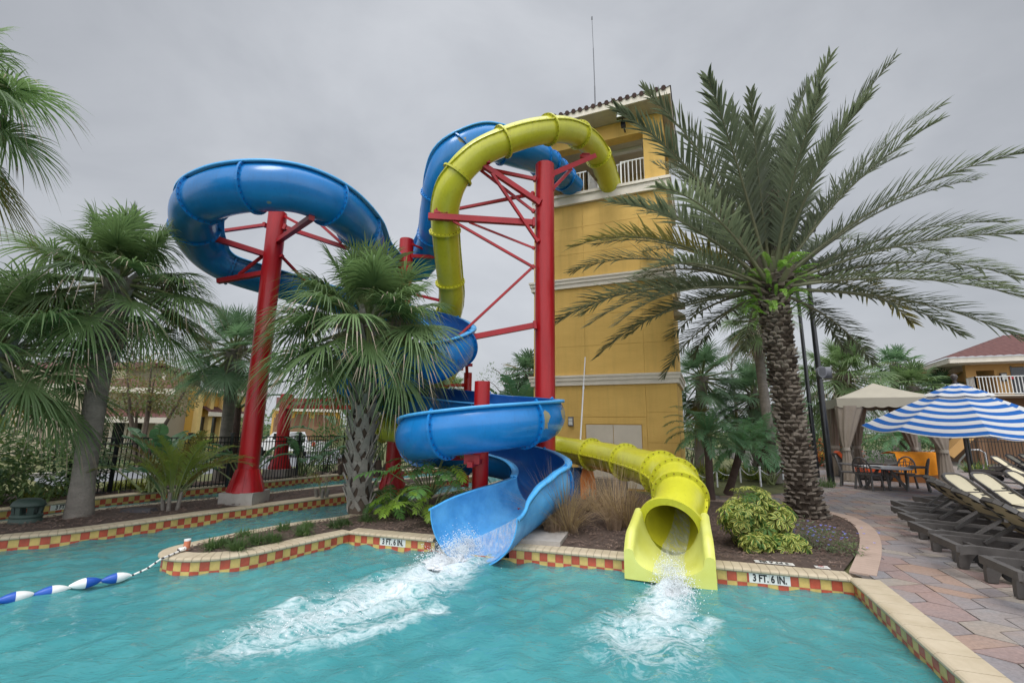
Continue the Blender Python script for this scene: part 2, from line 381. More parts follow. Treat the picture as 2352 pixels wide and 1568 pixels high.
# ground sheet with a hole for the pool, reaching the horizon
def sheet(name, outer, holes, z, m, kind='structure'):
    loops = [[V((p[0], p[1], 0)) for p in L] for L in [outer]+holes]
    tri = mathutils.geometry.tessellate_polygon(loops); flat = [p for L in loops for p in L]
    b = MB(); fs = []
    for t in tri:
        a, c, d = (flat[i] for i in t); fs.append(t if (c-a).cross(d-a).z > 0 else t[::-1])
    b.add([(p.x, p.y, z) for p in flat], fs); o = b.build(name, m); o['kind'] = kind; return o
sheet('ground', [(-900, -900), (900, -900), (900, 900), (-900, 900)], [HOLE], .20, 'lawn')
# pool floor
def floor_mat():
    m = mat('pool_floor_plaster', (.12, .46, .50), .8, .1, 1.2); return m
b = MB(); b.add([(-40, -3, -1.15), (30, -3, -1.15), (30, 40, -1.15), (-40, 40, -1.15)], [(0, 1, 2, 3)]); struct(b.build('pool_floor', floor_mat()))
# water: a real waved sheet with a foam attribute fed by the two slide outlets
def line_w(pts): return [(gz(x, y, 0), w) for x, y, w in pts]
JET1 = line_w([(1078, 1262, .30), (1030, 1300, .50), (960, 1335, .62), (860, 1375, .72), (760, 1412, .72), (650, 1450, .62), (520, 1492, .38)])
JET2 = line_w([(1540, 1330, .22), (1532, 1365, .30), (1520, 1400, .38), (1500, 1440, .60), (1480, 1475, .70)])
JET3 = line_w([(1400, 1452, .16), (1440, 1475, .20), (1500, 1490, .18), (1560, 1478, .16), (1600, 1450, .2), (1640, 1425, .14)])
JET4 = line_w([(680, 1385, .14), (640, 1405, .2), (700, 1440, .18)])
JET5 = line_w([(500, 1500, .10), (640, 1490, .12), (760, 1470, .16), (900, 1440, .14), (1000, 1400, .2)])
def jet(x, y, J, d0, d1):
    best = 0
    for k in range(len(J)-1):
        (a, wa), (b_, wb) = J[k], J[k+1]; dx, dy = b_.x-a.x, b_.y-a.y; L2 = dx*dx+dy*dy
        t = max(0, min(1, ((x-a.x)*dx+(y-a.y)*dy)/L2)); w = wa+(wb-wa)*t
        d = math.hypot(x-a.x-dx*t, y-a.y-dy*t)/w
        g = (k+t)/(len(J)-1); v = (d0+(d1-d0)*g)*max(0, 1-d*.62)
        if v > best: best = v
    return best
def foam_at(x, y):
    if not (-7 < x < 6 and 3 < y < 10.5): return 0
    return max(jet(x, y, JET1, .92, .30), jet(x, y, JET2, .90, .36), jet(x, y, JET3, .45, .40), jet(x, y, JET4, .5, .5), jet(x, y, JET5, .38, .55))
def axis(a, b, lo, hi, fine, coarse):
    r = []; x = a
    while x < b:
        r.append(x); x += fine if lo <= x <= hi else coarse
    r.append(b); return r
xs = axis(-14.2, 6, -9.5, 5.4, .075, .3); ys = axis(.6, 31.5, 3.6, 11, .075, .3)
wv = []; wr = random.Random(3)
WV = []
for lam, amp, n_ in ((1.9, .008, 5), (.9, .0075, 7), (.42, .0062, 11)):
    for i in range(n_):
        a_ = wr.uniform(-1.2, 1.2)-.9+wr.choice((0, 0, 1.6)); k_ = 2*math.pi/(lam*wr.uniform(.75, 1.3)); WV.append((k_*math.cos(a_), k_*math.sin(a_), wr.uniform(0, 6.28), amp))
fo = []
for y in ys:
    for x in xs:
        f_ = foam_at(x, y)
        z = sum(a*math.sin(kx*x+ky*y+p_) for kx, ky, p_, a in WV)*(.75+1.1*min(1, f_))
        if f_ > .1: z += f_*.15*mathutils.noise.noise(V((x*2.6, y*2.6, 0)))+f_*.05*mathutils.noise.noise(V((x*7, y*7, 4)))+.03*f_
        wv.append((x, y, z)); fo.append(f_)
nx = len(xs)
b = MB(); b.add(wv, [(j*nx+i, j*nx+i+1, (j+1)*nx+i+1, (j+1)*nx+i) for j in range(len(ys)-1) for i in range(nx-1)], 0, True)
def water_mat():
    m = bpy.data.materials.new('pool_water'); m.use_nodes = True; nt = m.node_tree; o = nt.nodes['Material Output']; p = nt.nodes['Principled BSDF']
    co = coords(nt)
    n1 = noise(nt, co, .35, 4); body = mixc(nt, ramp(nt, n1, (.3, 0), (.7, 1)), (.058, .295, .325), (.105, .405, .42))
    n2 = noise(nt, co, 2.6, 6, .7, 1.2); body = mixc(nt, ramp(nt, n2, (.52, 0), (.80, .55)), body, (.22, .54, .54))
    dif = _n(nt, 'ShaderNodeBsdfDiffuse'); nt.links.new(body, dif.inputs[0])
    tr = _n(nt, 'ShaderNodeBsdfTransparent'); tr.inputs[0].default_value = (.55, .86, .86, 1)
    gl = _n(nt, 'ShaderNodeBsdfGlossy'); gl.inputs['Roughness'].default_value = .04
    h = math_(nt, 'ADD', math_(nt, 'MULTIPLY', noise(nt, coords(nt, 'Object', (1.0, 1.9, 1)), 2.6, 6, .62, .7), 1.0), math_(nt, 'MULTIPLY', noise(nt, coords(nt, 'Object', (1, 1, 1)), 8, 4, .6, .5), .35))
    bp = _n(nt, 'ShaderNodeBump'); bp.inputs['Strength'].default_value = .55; bp.inputs['Distance'].default_value = .085; nt.links.new(h, bp.inputs['Height'])
    nt.links.new(bp.outputs[0], gl.inputs['Normal'])
    fr = _n(nt, 'ShaderNodeFresnel'); fr.inputs[0].default_value = 1.33; nt.links.new(bp.outputs[0], fr.inputs['Normal'])
    a = _n(nt, 'ShaderNodeMixShader'); a.inputs[0].default_value = .66; nt.links.new(tr.outputs[0], a.inputs[1]); nt.links.new(dif.outputs[0], a.inputs[2])
    w = _n(nt, 'ShaderNodeMixShader'); nt.links.new(fr.outputs[0], w.inputs[0]); nt.links.new(a.outputs[0], w.inputs[1]); nt.links.new(gl.outputs[0], w.inputs[2])
    at = _n(nt, 'ShaderNodeAttribute'); at.attribute_name = 'foam'; f = at.outputs['Fac']
    na = noise(nt, coords(nt, 'Object', (1, 1.6, 1)), 2.3, 7, .62, 1.6); rid = math_(nt, 'SUBTRACT', 1, math_(nt, 'ABSOLUTE', math_(nt, 'MULTIPLY', math_(nt, 'SUBTRACT', na, .5), 5)))
    nb = noise(nt, co, 11, 5, .7, .6)
    tot = math_(nt, 'ADD', math_(nt, 'MULTIPLY', f, .95), math_(nt, 'ADD', math_(nt, 'MULTIPLY', rid, .42), math_(nt, 'MULTIPLY', math_(nt, 'SUBTRACT', nb, .5), .8)))
    gate = ramp(nt, f, (.02, 0), (.22, 1))
    fm = math_(nt, 'MULTIPLY', ramp(nt, tot, (.42, 0), (1.42, 1)), gate)
    fd = _n(nt, 'ShaderNodeBsdfDiffuse'); fd.inputs[0].default_value = (.62, .69, .71, 1)
    e = _n(nt, 'ShaderNodeMixShader'); nt.links.new(fm, e.inputs[0]); nt.links.new(w.outputs[0], e.inputs[1]); nt.links.new(fd.outputs[0], e.inputs[2])
    nt.links.new(e.outputs[0], o.inputs[0]); nt.nodes.remove(p); return m
wob = struct(b.build('pool_water', water_mat())); at_ = wob.data.attributes.new('foam', 'FLOAT', 'POINT'); at_.data.foreach_set('value', fo)
# spray where the slides run out
def spray_mat():
    m = bpy.data.materials.new('white_spray'); m.use_nodes = True; nt = m.node_tree; o = nt.nodes['Material Output']; p = nt.nodes['Principled BSDF']
    p.inputs['Base Color'].default_value = (.86, .89, .91, 1); p.inputs['Roughness'].default_value = .6
    t = _n(nt, 'ShaderNodeBsdfTranslucent'); t.inputs[0].default_value = (.8, .84, .86, 1)
    x = _n(nt, 'ShaderNodeMixShader'); x.inputs[0].default_value = .2; nt.links.new(p.outputs[0], x.inputs[1]); nt.links.new(t.outputs[0], x.inputs[2]); nt.links.new(x.outputs[0], o.inputs[0]); return m
MT['spray'] = spray_mat()
ICO = None
def drops(mb, c, n, sx, sy, sz, dirv, rng, rmin=.003, rmax=.012):
    for i in range(n):
        p = V(c)+V(dirv)*abs(rng.gauss(0, .5))+V((rng.gauss(0, sx), rng.gauss(0, sy), abs(rng.gauss(0, sz))))
        r = rmin+(rmax-rmin)*rng.random()**3
        a = [V(q)*r for q in ((1, 0, 0), (-1, 0, 0), (0, 1, 0), (0, -1, 0), (0, 0, 1), (0, 0, -1))]
        mb.add([p+q for q in a], [(0, 2, 4), (2, 1, 4), (1, 3, 4), (3, 0, 4), (2, 0, 5), (1, 2, 5), (3, 1, 5), (0, 3, 5)], 0, True)
def lump(mb, c, rx, ry, rz, rng, nz=.35):
    n, k = 20, 9; rings = []; sd_ = rng.random()*50
    for i in range(k+1):
        e_ = math.pi/2*i/k; ring = []
        for j in range(n):
            a = 2*math.pi*j/n; d = V((math.cos(a)*math.cos(e_), math.sin(a)*math.cos(e_), math.sin(e_)))
            q = 1+nz*mathutils.noise.noise(d*2.2+V((sd_, 0, 0)))+nz*.9*mathutils.noise.noise(d*5.5+V((sd_, 3, 0)))
            ring.append(V(c)+V((d.x*rx, d.y*ry, d.z*rz))*q)
        rings.append(ring)
    mb.loft(rings, True, 0, True, False)
for name, J, base, lab, dirv in (('splash', JET1, gz(1064, 1272, 0), 'white splash where the wide blue flume runs into the pool', (-.45, -.9, 0)),
                                 ('splash', JET2, gz(1540, 1334, 0), 'white splash under the mouth of the yellow tube slide', (-.1, -.6, 0))):
    r2 = random.Random(11 if J is JET1 else 12); mb = MB()
    D_ = V(dirv).normalized(); big = 1 if J is JET1 else .72
    for i in range(7):
        t = i/6; c = base+D_*(t*1.0*big-.15)+V((r2.uniform(-.12, .12), r2.uniform(-.08, .08), -.02)); s_ = (.20+.10*t)*big; lump(mb, c, s_*.8, s_*.9, (.15-.10*t)*big, r2, .55)
    drops(mb, base+V((0, 0, .02)), int(7000*big), .17*big, .16*big, .15*big, D_*.9, r2)
    drops(mb, base+V((0, 0, .12))-D_*.1, int(900*big), .13*big, .10*big, .15*big, D_*.1, r2, .004, .012)
    for k in range(1, len(J)-1): drops(mb, J[k][0]+V((0, 0, .0)), 160, J[k][1]*.45, J[k][1]*.35, .035, (0, 0, 0), r2, .004, .013)
    tag(mb.build(name, 'spray', origin=base), lab, 'splash')
# ------------------------------------------------------------------ pool walls: coping stones, tile band, markers
def offset(P, d):
    out = []
    for i, p in enumerate(P):
        a = P[max(i-1, 0)]; c = P[min(i+1, len(P)-1)]
        t1 = (p-a).normalized() if i > 0 else (c-p).normalized(); t2 = (c-p).normalized() if i < len(P)-1 else t1
        n1 = V((-t1.y, t1.x, 0)); n2 = V((-t2.y, t2.x, 0)); n = (n1+n2).normalized(); k = 1/max(.35, n.dot(n1)); out.append(p+n*d*k)
    return out
TS, TG = .145, .0022
def resample(P, step):
    out = [P[0]]; need = step; 
    for a, b_ in zip(P, P[1:]):
        L = (b_-a).length; pos = 0
        while L-pos >= need:
            pos += need; out.append(a.lerp(b_, pos/L)); need = step
        need -= L-pos
    return out
def pool_wall(label, path, side, stone=.13, cw=.30):
    """side=+1: the land lies to the left of the path"""
    r0 = thing('pool_wall', label, 'pool wall', (path[len(path)//2].x, path[len(path)//2].y, 0))
    g = MB(); P = resample(path, TS)
    if (path[-1]-P[-1]).length > .03: P.append(path[-1])
    back = offset(P, side*.012)
    rr = [[V((p.x, p.y, -1.15)) for p in back], [V((p.x, p.y, .205)) for p in back]]
    g.loft(rr, False, 2, False, False)
    front = offset(P, 0)
    for i in range(len(P)-1):
        a, c = P[i], P[i+1]; t = (c-a); L = t.length; t.normalize(); a2 = a+t*TG; c2 = c-t*TG
        for row in range(3):
            z1 = .199-row*TS-TG; z0 = .199-(row+1)*TS+TG
            mi = 0 if (i+row) % 2 == 0 and row < 2 else 1
            g.add([(a2.x, a2.y, z0), (c2.x, c2.y, z0), (c2.x, c2.y, z1), (a2.x, a2.y, z1)], [(0, 1, 2, 3) if side > 0 else (3, 2, 1, 0)], mi)
    g.build('tile_band', ['tile_r', 'tile_y', 'grout'], r0)
    k = MB(); S = resample(path, stone)
    if (path[-1]-S[-1]).length > .02: S.append(path[-1])
    prof = [(-.035, .203), (-.052, .222), (-.052, .245), (-.035, .262), (-.008, .271), (cw, .271), (cw, .203)]
    offs = [offset(S, side*d) for d, z in prof]
    for i in range(len(S)-1):
        rg = []
        for e_ in (0, 1):
            rg.append([offs[q][i].lerp(offs[q][i+1], (.035 if stone < .2 else .015) if e_ == 0 else (.965 if stone < .2 else .985))+V((0, 0, prof[q][1])) for q in range(len(prof))])
        k.loft(rg, True, 0, False, True)
    # dark joint bed under the stones
    offs2 = [(offset(S, side*d), z) for d, z in ((-.042, .206), (-.046, .24), (-.008, .264), (cw-.005, .266))]
    k.loft([[q+V((0, 0, z)) for q in O] for O, z in offs2], False, 1, False, False)
    k.build('coping', ['coping', 'groutd'], r0)
    return r0
MT['groutd'] = mat('dirty_joint', (.20, .165, .12), .95)
w_right = pool_wall('straight pool wall with cream coping along the paver deck on the right', polyline([(*C_, 0), (2.75, .9, 0)], .3), +1, .36, .33)
w_left = pool_wall('short pool wall left of the blue flume mouth with depth tiles', polyline([(*Q_, 0), tuple(BLL)], .3), +1)
w_mid = pool_wall('pool wall between the two slide mouths in front of the dry grass', polyline([tuple(BLR), tuple(YLL)], .3), +1)
w_front = pool_wall('pool wall right of the yellow slide mouth with large depth tiles', polyline([tuple(YLR), (*C_, 0)], .3), +1)
for A, B in ((BLL, BLR), (YLL, YLR)):
    g = MB(); n_ = round((B-A).length/TS); d_ = (B-A)/n_
    for i in range(n_):
        p0, p1 = A+d_*(i+.02), A+d_*(i+.98); g.add([(p0.x, p0.y, -.2), (p1.x, p1.y, -.2), (p1.x, p1.y, .045), (p0.x, p0.y, .045)], [(0, 1, 2, 3)], i % 2)
    o_ = offset([A, B], .012); g.add([(o_[0].x, o_[0].y, -1.15), (o_[1].x, o_[1].y, -1.15), (o_[1].x, o_[1].y, .046), (o_[0].x, o_[0].y, .046)], [(0, 1, 2, 3)], 2)
    g.build('low_tile_band', ['tile_r', 'tile_y', 'grout'], w_mid)
w_isl = pool_wall('curved pool wall round the planted tip where the float rope is tied', ISLs, -1)
w_out = pool_wall('farthest pool wall in front of the black fence on the left', OUTs, -1)
w_ln = pool_wall('near wall of the long narrow planted island with the tall red post', LNs, +1)
w_lf = pool_wall('far wall of the long narrow planted island along the back channel', LFs, +1)
def marker(parent, p, t, n, txt, tiles, z=.199-TS/2, lay=False):
    """white depth tiles with black characters; t = reading direction, n = outward normal"""
    t = V(t).normalized(); n = V(n).normalized(); u = n.cross(t); mb = MB(); c = V((p[0], p[1], z))
    Rm = M((t, u, n)).transposed()
    for i in range(tiles):
        mb.box(c+t*((i-(tiles-1)/2)*TS)+n*.003, (TS-.003, TS-.003, .006), Rm, 0)
    M4 = Rm.to_4x4(); M4.translation = c+n*.0075
    text_mesh(txt, .148, M4, mb, 1, .74, .036, .001)
    return mb.build('depth_marker', ['white_tile', 'black'], parent)
fd = (V((*C_, 0))-V((*Q_, 0))).normalized(); fn = V((fd.y, -fd.x, 0))
marker(w_front, on_line(Q_, C_, 1770, 1334, .12), fd, fn, '3 FT. 6 IN.', 4)
marker(w_left, on_line(Q_, C_, 899, 1247, .12), fd, fn, '3 FT. 6 IN.', 4)
q = gz(112, 1161, .12); kk = min(range(len(OUTs)-1), key=lambda i: (OUTs[i]-V((q.x, q.y, 0))).length); td = (OUTs[kk-1]-OUTs[kk]).normalized()
marker(w_out, OUTs[kk], td, V((td.y, -td.x, 0)), '3 FT', 3)
# the same words lie flat on the bed edge behind the coping, read from the land, and a no-diving tile
q = on_line(Q_, C_, 1780, 1296, .27)-fn*.40; marker(w_front, q, -fd, (0, 0, 1), '3 FT 6 IN', 4, .280)
q2 = on_line(Q_, C_, 1893, 1307, .27)-fn*.42; mb = MB(); Rm = M((-fd, fn*-1, V((0, 0, 1)))).transposed()
mb.box(V((q2.x, q2.y, .278)), (.20, .16, .006), Rm, 0); M4 = Rm.to_4x4(); M4.translation = V((q2.x, q2.y, .2815))-fn*-.045
text_mesh('NO DIVING', .036, M4, mb, 1, .8, .02, .0008)
for a in range(24):
    w0, w1 = 2*math.pi*a/24, 2*math.pi*(a+1)/24; c0 = V((q2.x, q2.y, .2825))-fn*.022
    mb.add([c0+Rm @ V((math.cos(w)*r, math.sin(w)*r, 0)) for w, r in ((w0, .042), (w1, .042), (w1, .034), (w0, .034))], [(0, 1, 2, 3)], 2)
mb.box(V((q2.x, q2.y, .2825))-fn*.022, (.008, .07, .001), Rm @ M.Rotation(.8, 3, 'Z'), 2)
mb.build('warning_tile', ['white_tile', 'black', 'redlamp'], w_front)
# ------------------------------------------------------------------ planting beds and mulch
def bed(poly, z, amp, step=.22):
    mb = MB(); x0 = min(p[0] for p in poly); x1 = max(p[0] for p in poly); y0 = min(p[1] for p in poly); y1 = max(p[1] for p in poly)
    loops = [[V((p[0], p[1], 0)) for p in poly]]; edge = [V((p[0], p[1])) for p in poly]
    pts = list(edge); n0 = len(pts)
    x = x0
    while x < x1:
        y = y0
        while y < y1:
            if inside((x, y), poly) and min((V((x, y))-e).length for e in edge) > step*.6: pts.append(V((x+rnd.uniform(-.05, .05), y+rnd.uniform(-.05, .05))))
            y += step
        x += step
    vs, ed, fs, *_ = mathutils.geometry.delaunay_2d_cdt(pts, [], [list(range(n0))], 1, 1e-4)
    out = []
    for v in vs:
        d = min((v-e).length for e in edge); k = min(1, d/.5)
        out.append((v.x, v.y, z+k*amp*(.6+.9*mathutils.noise.noise(V((v.x*.9, v.y*.9, 0))))+k*.014*mathutils.noise.noise(V((v.x*6, v.y*6, 0)))))
    mb.add(out, [f if (vs[f[1]]-vs[f[0]]).to_3d().cross((vs[f[2]]-vs[f[0]]).to_3d()).z > 0 else f[::-1] for f in fs], 0, True)
    return struct(mb.build('planting_bed', 'mulch'))
def dens(P, step=.25): return [tuple(p[:2]) for p in polyline([(a[0], a[1], 0) for a in P], step)]
fline = [V((*Q_, 0)), V((*C_, 0))]
f_in = [p-fn*.29 for p in fline]
isl_in = offset(ISLs, -.29)
def nin(p, k): return p+(BIN if k else YIN)*.30
NB = [nin(BLL, 1), BLL+BIN*1.25, BLR+BIN*1.25, nin(BLR, 1), nin(YLL, 0), YLL+YIN*1.35, YLR+YIN*1.35, nin(YLR, 0)]
BED1 = dens([f_in[1]+V((-.05, 0, 0)), V((6.39, 8.9, 0)), V((7.22, 9.96, 0)), V((7.88, 10.95, 0)), V((8.31, 11.83, 0)), V((8.49, 12.71, 0)), V((7.9, 13.7, 0)), V((6.4, 14.7, 0)), V((4.8, 15.3, 0)), V((4.3, 17.0, 0)), V((-.3, 19.4, 0)), V((-.45, 19.0, 0))]) + [tuple(p[:2]) for p in reversed(isl_in) if p.y < 18.6][:-1] + dens([V((isl_in[0].x+.15, isl_in[0].y, 0))]+NB+[f_in[1]+V((-.05, 0, 0))])[:-1]
bed(BED1, .262, .05)
LIN = offset(LNs, .29); LIF = offset(LFs, .29)
BED2 = [tuple(p[:2]) for p in LIN[::2]] + [tuple(p[:2]) for p in LIF[::2]]
bed(BED2, .262, .04)
OI = offset(OUTs, -.29)
BED3 = [tuple(p[:2]) for p in OI[4:-8:2]] + dens([(-19, 8), (-18, 13), (-13.5, 16.2), (-10.6, 19.5), (-8.6, 23.5), (-5.0, 27.3)], .4)
bed(BED3, .262, .05, .3)
# scattered bark chips
mb = MB()
def chips(poly, n, x0, x1, y0, y1, avoid=()):
    k = 0
    while k < n:
        x, y = rnd.uniform(x0, x1), rnd.uniform(y0, y1)
        if not inside((x, y), poly): continue
        k += 1; a = rnd.uniform(0, 6.28); L, W = rnd.uniform(.02, .075), rnd.uniform(.008, .022)
        z = .275+.05*(.6+.9*mathutils.noise.noise(V((x*.9, y*.9, 0))))+.012
        R3 = mathutils.Euler((rnd.uniform(-.5, .5), rnd.uniform(-.5, .5), a)).to_matrix(); mb.box((x, y, z), (L, W, .006), R3, 0)
chips(BED1, 5200, -6, 8.6, 7.6, 13); chips(BED1, 900, -3, 8, 13, 17); chips(BED2, 1500, -11, -5, 8, 16); chips(BED3, 500, -13, -9, 11, 18)
struct(mb.build('mulch_chips', 'chip'), 'stuff')
# ------------------------------------------------------------------ paver deck, curb
CURB = [(5.31, 7.64), (6.39, 8.9), (7.22, 9.96), (7.88, 10.95), (8.31, 11.83), (8.49, 12.71), (7.9, 13.75), (6.4, 14.75), (4.9, 15.35)]
CURBs = [V((p[0], p[1], 0)) for p in spline([(a, b_, 0) for a, b_ in CURB], .12)]
DECKP = [(5.35, 7.45), (2.9, .9), (2.2, -4), (60, -4), (60, 60), (22, 60), (18, 38), (14, 26), (12.6, 20.2), (11.4, 18.2), (9.2, 16.6), (6.8, 16.0), (6.0, 17.0), (5.0, 16.4)] + [(p.x, p.y) for p in reversed(CURBs)]
sheet('deck_base', DECKP, [], .252, mat('paver_joint', (.11, .095, .085), .95, .2))
def paver_mat():
    m = mat('concrete_paver', (.3, .25, .22), .85, .15, 1.0, bs=.2, bscale=45); nt = m.node_tree; b_ = nt.nodes['Principled BSDF']
    at = _n(nt, 'ShaderNodeVertexColor'); at.layer_name = 'pc'; co = coords(nt)
    s = mixc(nt, .55, at.outputs[0], mixc(nt, ramp(nt, noise(nt, co, 1.3, 6, .65), (.3, 0), (.7, 1)), (.30, .22, .19), (.24, .235, .25)))
    f = ramp(nt, noise(nt, co, 22, 4, .7), (.35, .78), (.7, 1.1)); s2 = mixc(nt, 1.0, s, f, 'MULTIPLY')
    wet = ramp(nt, noise(nt, co, .35, 4, .6), (.45, 1), (.7, .72)); s3 = mixc(nt, 1.0, s2, wet, 'MULTIPLY')
    nt.links.new(s3, b_.inputs['Base Color']); return m
PAL = [(.27, .235, .23), (.23, .225, .24), (.34, .20, .165), (.40, .345, .265), (.30, .27, .25), (.43, .25, .15), (.25, .22, .225), (.33, .29, .245)]
mb = MB(); pcol = []
def paver(pts, c):
    ce = sum(pts, V((0, 0)))/len(pts); zz = .268+rnd.uniform(-.002, .002)
    q = [ce+(p-ce)*(1-.012/max(.1, (p-ce).length)) for p in pts]
    n = len(q); vs = [(p.x, p.y, zz) for p in q]+[(p.x, p.y, .25) for p in q]
    mb.add(vs, [tuple(range(n))]+[(i, i+n, (i+1) % n+n, (i+1) % n) for i in range(n)])
    pcol.extend([c]*(n+4*n))
ang = R_(-20); ca, sa = math.cos(ang), math.sin(ang); hw = .34
DCP = DECKP
for i in range(-10, 70):
    for j in range(-30, 60):
        cx = (i+.5*(j % 2))*hw*2*.866; cy = j*hw*1.5
        c = V((ca*cx-sa*cy+6, sa*cx+ca*cy+8))
        if c.y < -1 or c.x < 3 or c.y > 34 or c.x > 36 or not inside(c, DCP): continue
        if c.x > 1.25*c.y+5: continue
        hx = [c+V((ca*hw*math.sin(k*math.pi/3)-sa*hw*math.cos(k*math.pi/3), sa*hw*math.sin(k*math.pi/3)+ca*hw*math.cos(k*math.pi/3))) for k in range(6)]
        if not all(inside(h, DCP) for h in hx):
            hx = [h for h in hx if inside(h, DCP)]
            if len(hx) < 3: continue
            paver(hx, rnd.choice(PAL)); continue
        r1 = rnd.random(); s0 = rnd.randrange(6); g = lambda k: hx[(s0+k) % 6]
        if r1 < .30: paver(hx, rnd.choice(PAL))
        elif r1 < .65: paver([g(0), g(1), g(2), g(3)], rnd.choice(PAL)); paver([g(3), g(4), g(5), g(0)], rnd.choice(PAL))
        else: paver([g(0), g(1), c, g(5)], rnd.choice(PAL)); paver([g(1), g(2), g(3), g(4), g(5), c], rnd.choice(PAL))
dk = struct(mb.build('pool_deck', paver_mat())); ca_ = dk.data.color_attributes.new('pc', 'FLOAT_COLOR', 'CORNER')
fl = []
for c in pcol: fl += [*c, 1]
ca_.data.foreach_set('color', fl)
k = MB(); S = resample(CURBs, .15); o0 = offset(S, 0); o1 = offset(S, -.34)
for i in range(len(S)-1):
    a0, a1, c0, c1 = o0[i], o0[i+1], o1[i], o1[i+1]; e0 = a0.lerp(a1, .02), a0.lerp(a1, .98), c0.lerp(c1, .98), c0.lerp(c1, .02)
    k.add([(p.x, p.y, .28) for p in e0]+[(p.x, p.y, .2) for p in e0], [(3, 2, 1, 0), (0, 1, 5, 4), (1, 2, 6, 5), (2, 3, 7, 6), (3, 0, 4, 7)])
struct(k.build('deck_edging', mat('pink_edging', (.42, .31, .25), .85, .15, 2, bs=.15, bscale=40)))
# ------------------------------------------------------------------ the two water slides
def frames(P):
    """tangent, left, up for every point"""
    out = []
    for i in range(len(P)):
        t = (P[min(i+1, len(P)-1)]-P[max(i-1, 0)]).normalized(); n = V((0, 0, 1)).cross(t)
        if n.length < 1e-3: n = V((1, 0, 0))
        n.normalize(); out.append((t, n, t.cross(n)))
    return out
def path3(P, step=.13):
    S = spline(P, step); return [V(p[:3]) for p in S], [p[3:] for p in S]
def pts_px(L): return [(*gy(*p[:3]), *p[3:]) for p in L]
# --- blue flume: px, py, depth, radius, outer (left) top angle, inner (right) top angle in degrees above the horizontal
HC = V((-.74, 11.55, 0)); HR = 1.50
def hel(deg, z, R=.56, ao=44, ai=6): a = R_(deg); return (HC.x+HR*math.cos(a), HC.y+HR*math.sin(a), z, R, ao, ai)
BL = pts_px([(1318, 432, 18.3, .46, 90, 90), (1290, 405, 17.6, .47, 90, 90), (1255, 375, 16.6, .52, 89, 89), (1195, 348, 15.6, .60, 70, 45), (1110, 328, 14.8, .62, 48, 15), (1048, 357, 14.4, .62, 46, 10),
             (1016, 420, 14.8, .60, 45, 8), (1003, 500, 15.9, .60, 42, 8), (992, 565, 17.2, .60, 35, 12), (955, 612, 18.0, .60, 25, 20), (900, 606, 17.2, .60, 15, 35), (852, 570, 15.2, .62, 15, 35), (826, 524, 13.2, .60, 30, 20), (768, 472, 11.5, .58, 46, 8),
             (690, 437, 10.7, .565, 49, 6), (600, 430, 10.4, .565, 50, 5), (505, 444, 10.7, .565, 50, 5), (448, 480, 11.6, .565, 50, 5), (458, 550, 12.9, .57, 50, 5), (515, 600, 13.8, .58, 46, 8), (620, 634, 14.5, .62, 42, 8), (740, 668, 15.1, .62, 40, 8),
             (880, 706, 15.5, .62, 42, 8), (990, 740, 15.2, .62, 44, 6), (1046, 778, 13.9, .62, 46, 6), (1020, 815, 12.9, .62, 46, 6), (950, 838, 12.6, .62, 45, 6)])
BL += [(-4.0, 12.75, 4.05, .62, 44, 6), (-4.75, 13.6, 3.75, .62, 44, 6), (-4.1, 14.55, 3.5, .62, 44, 6), (-2.6, 14.3, 3.25, .62, 40, 10)]
BL += [hel(100, 3.02), hel(55, 2.90), hel(15, 2.77), hel(-25, 2.66), hel(-70, 2.52), hel(-115, 2.36), hel(-155, 2.22), hel(165, 2.05), hel(125, 1.86), hel(88, 1.70), hel(50, 1.54), hel(18, 1.40)]
BL += [(.78, 10.85, 1.24, .62, 40, 8), (.45, 10.3, 1.08, .64, 34, 14), (.02, 9.85, .90, .68, 25, 22), (-.36, 9.38, .84, .80, 12, 14), (-.59, 8.95, .86, .88, 2, 3), (-.69, 8.74, .86, .89, 0, 0)]
BP, BA = path3(BL, .12); BF = frames(BP)
# bank of the frame is left at zero; the open profile leans by its two top angles
def flume_profile(i, ext=0.0, lip=.17, th=.022):
    p = BP[i]; t, n, u = BF[i]; R, ao, ai = BA[i]; N = 26
    a0, a1 = R_(ao), -math.pi-R_(ai); inn = []; outr = []
    for k in range(N+1):
        a = a0+(a1-a0)*k/N; d = n*math.cos(a)+u*math.sin(a); inn.append(p+d*R); outr.append(p+d*(R+th+ext))
    closed_tube = ao > 85; lip *= max(.35, min(1, (len(BP)-i)/16))
    def lipdir(a): return n*math.cos(a)+u*math.sin(a)
    h0 = V((n.x, n.y, 0)).normalized(); L = lip if not closed_tube else 0.004
    ll = [inn[0]+V((0, 0, .012)), inn[0]+h0*(L+ext)+V((0, 0, .012)), inn[0]+h0*(L+ext)-V((0, 0, .055))]
    rr = [inn[-1]-h0*(L+ext)-V((0, 0, .03)), inn[-1]-h0*(L+ext)+V((0, 0, .012)), inn[-1]+V((0, 0, .012))]
    return ll+outr+rr+inn[::-1], len(ll), len(outr)
blue = thing('waterslide', 'open blue spiral waterslide winding down from the tower into the pool', 'waterslide', (BP[0].x, BP[0].y, DECK))
acc = [0]
for a, c in zip(BP, BP[1:]): acc.append(acc[-1]+(c-a).length)
cuts = [0]; i = 0
gap = lambda s: .55 if s < 2.2 else 1.75
while i < len(BP)-1:
    j = i
    while j < len(BP)-1 and acc[j]-acc[i] < gap(acc[i]): j += 1
    if acc[-1]-acc[j] < .9: j = len(BP)-1
    cuts.append(j); i = j
nO = 27
def mi_fl(j): return 2 if (j < 3 or 3+nO <= j < 6+nO) else (0 if j < 3+nO else 1)
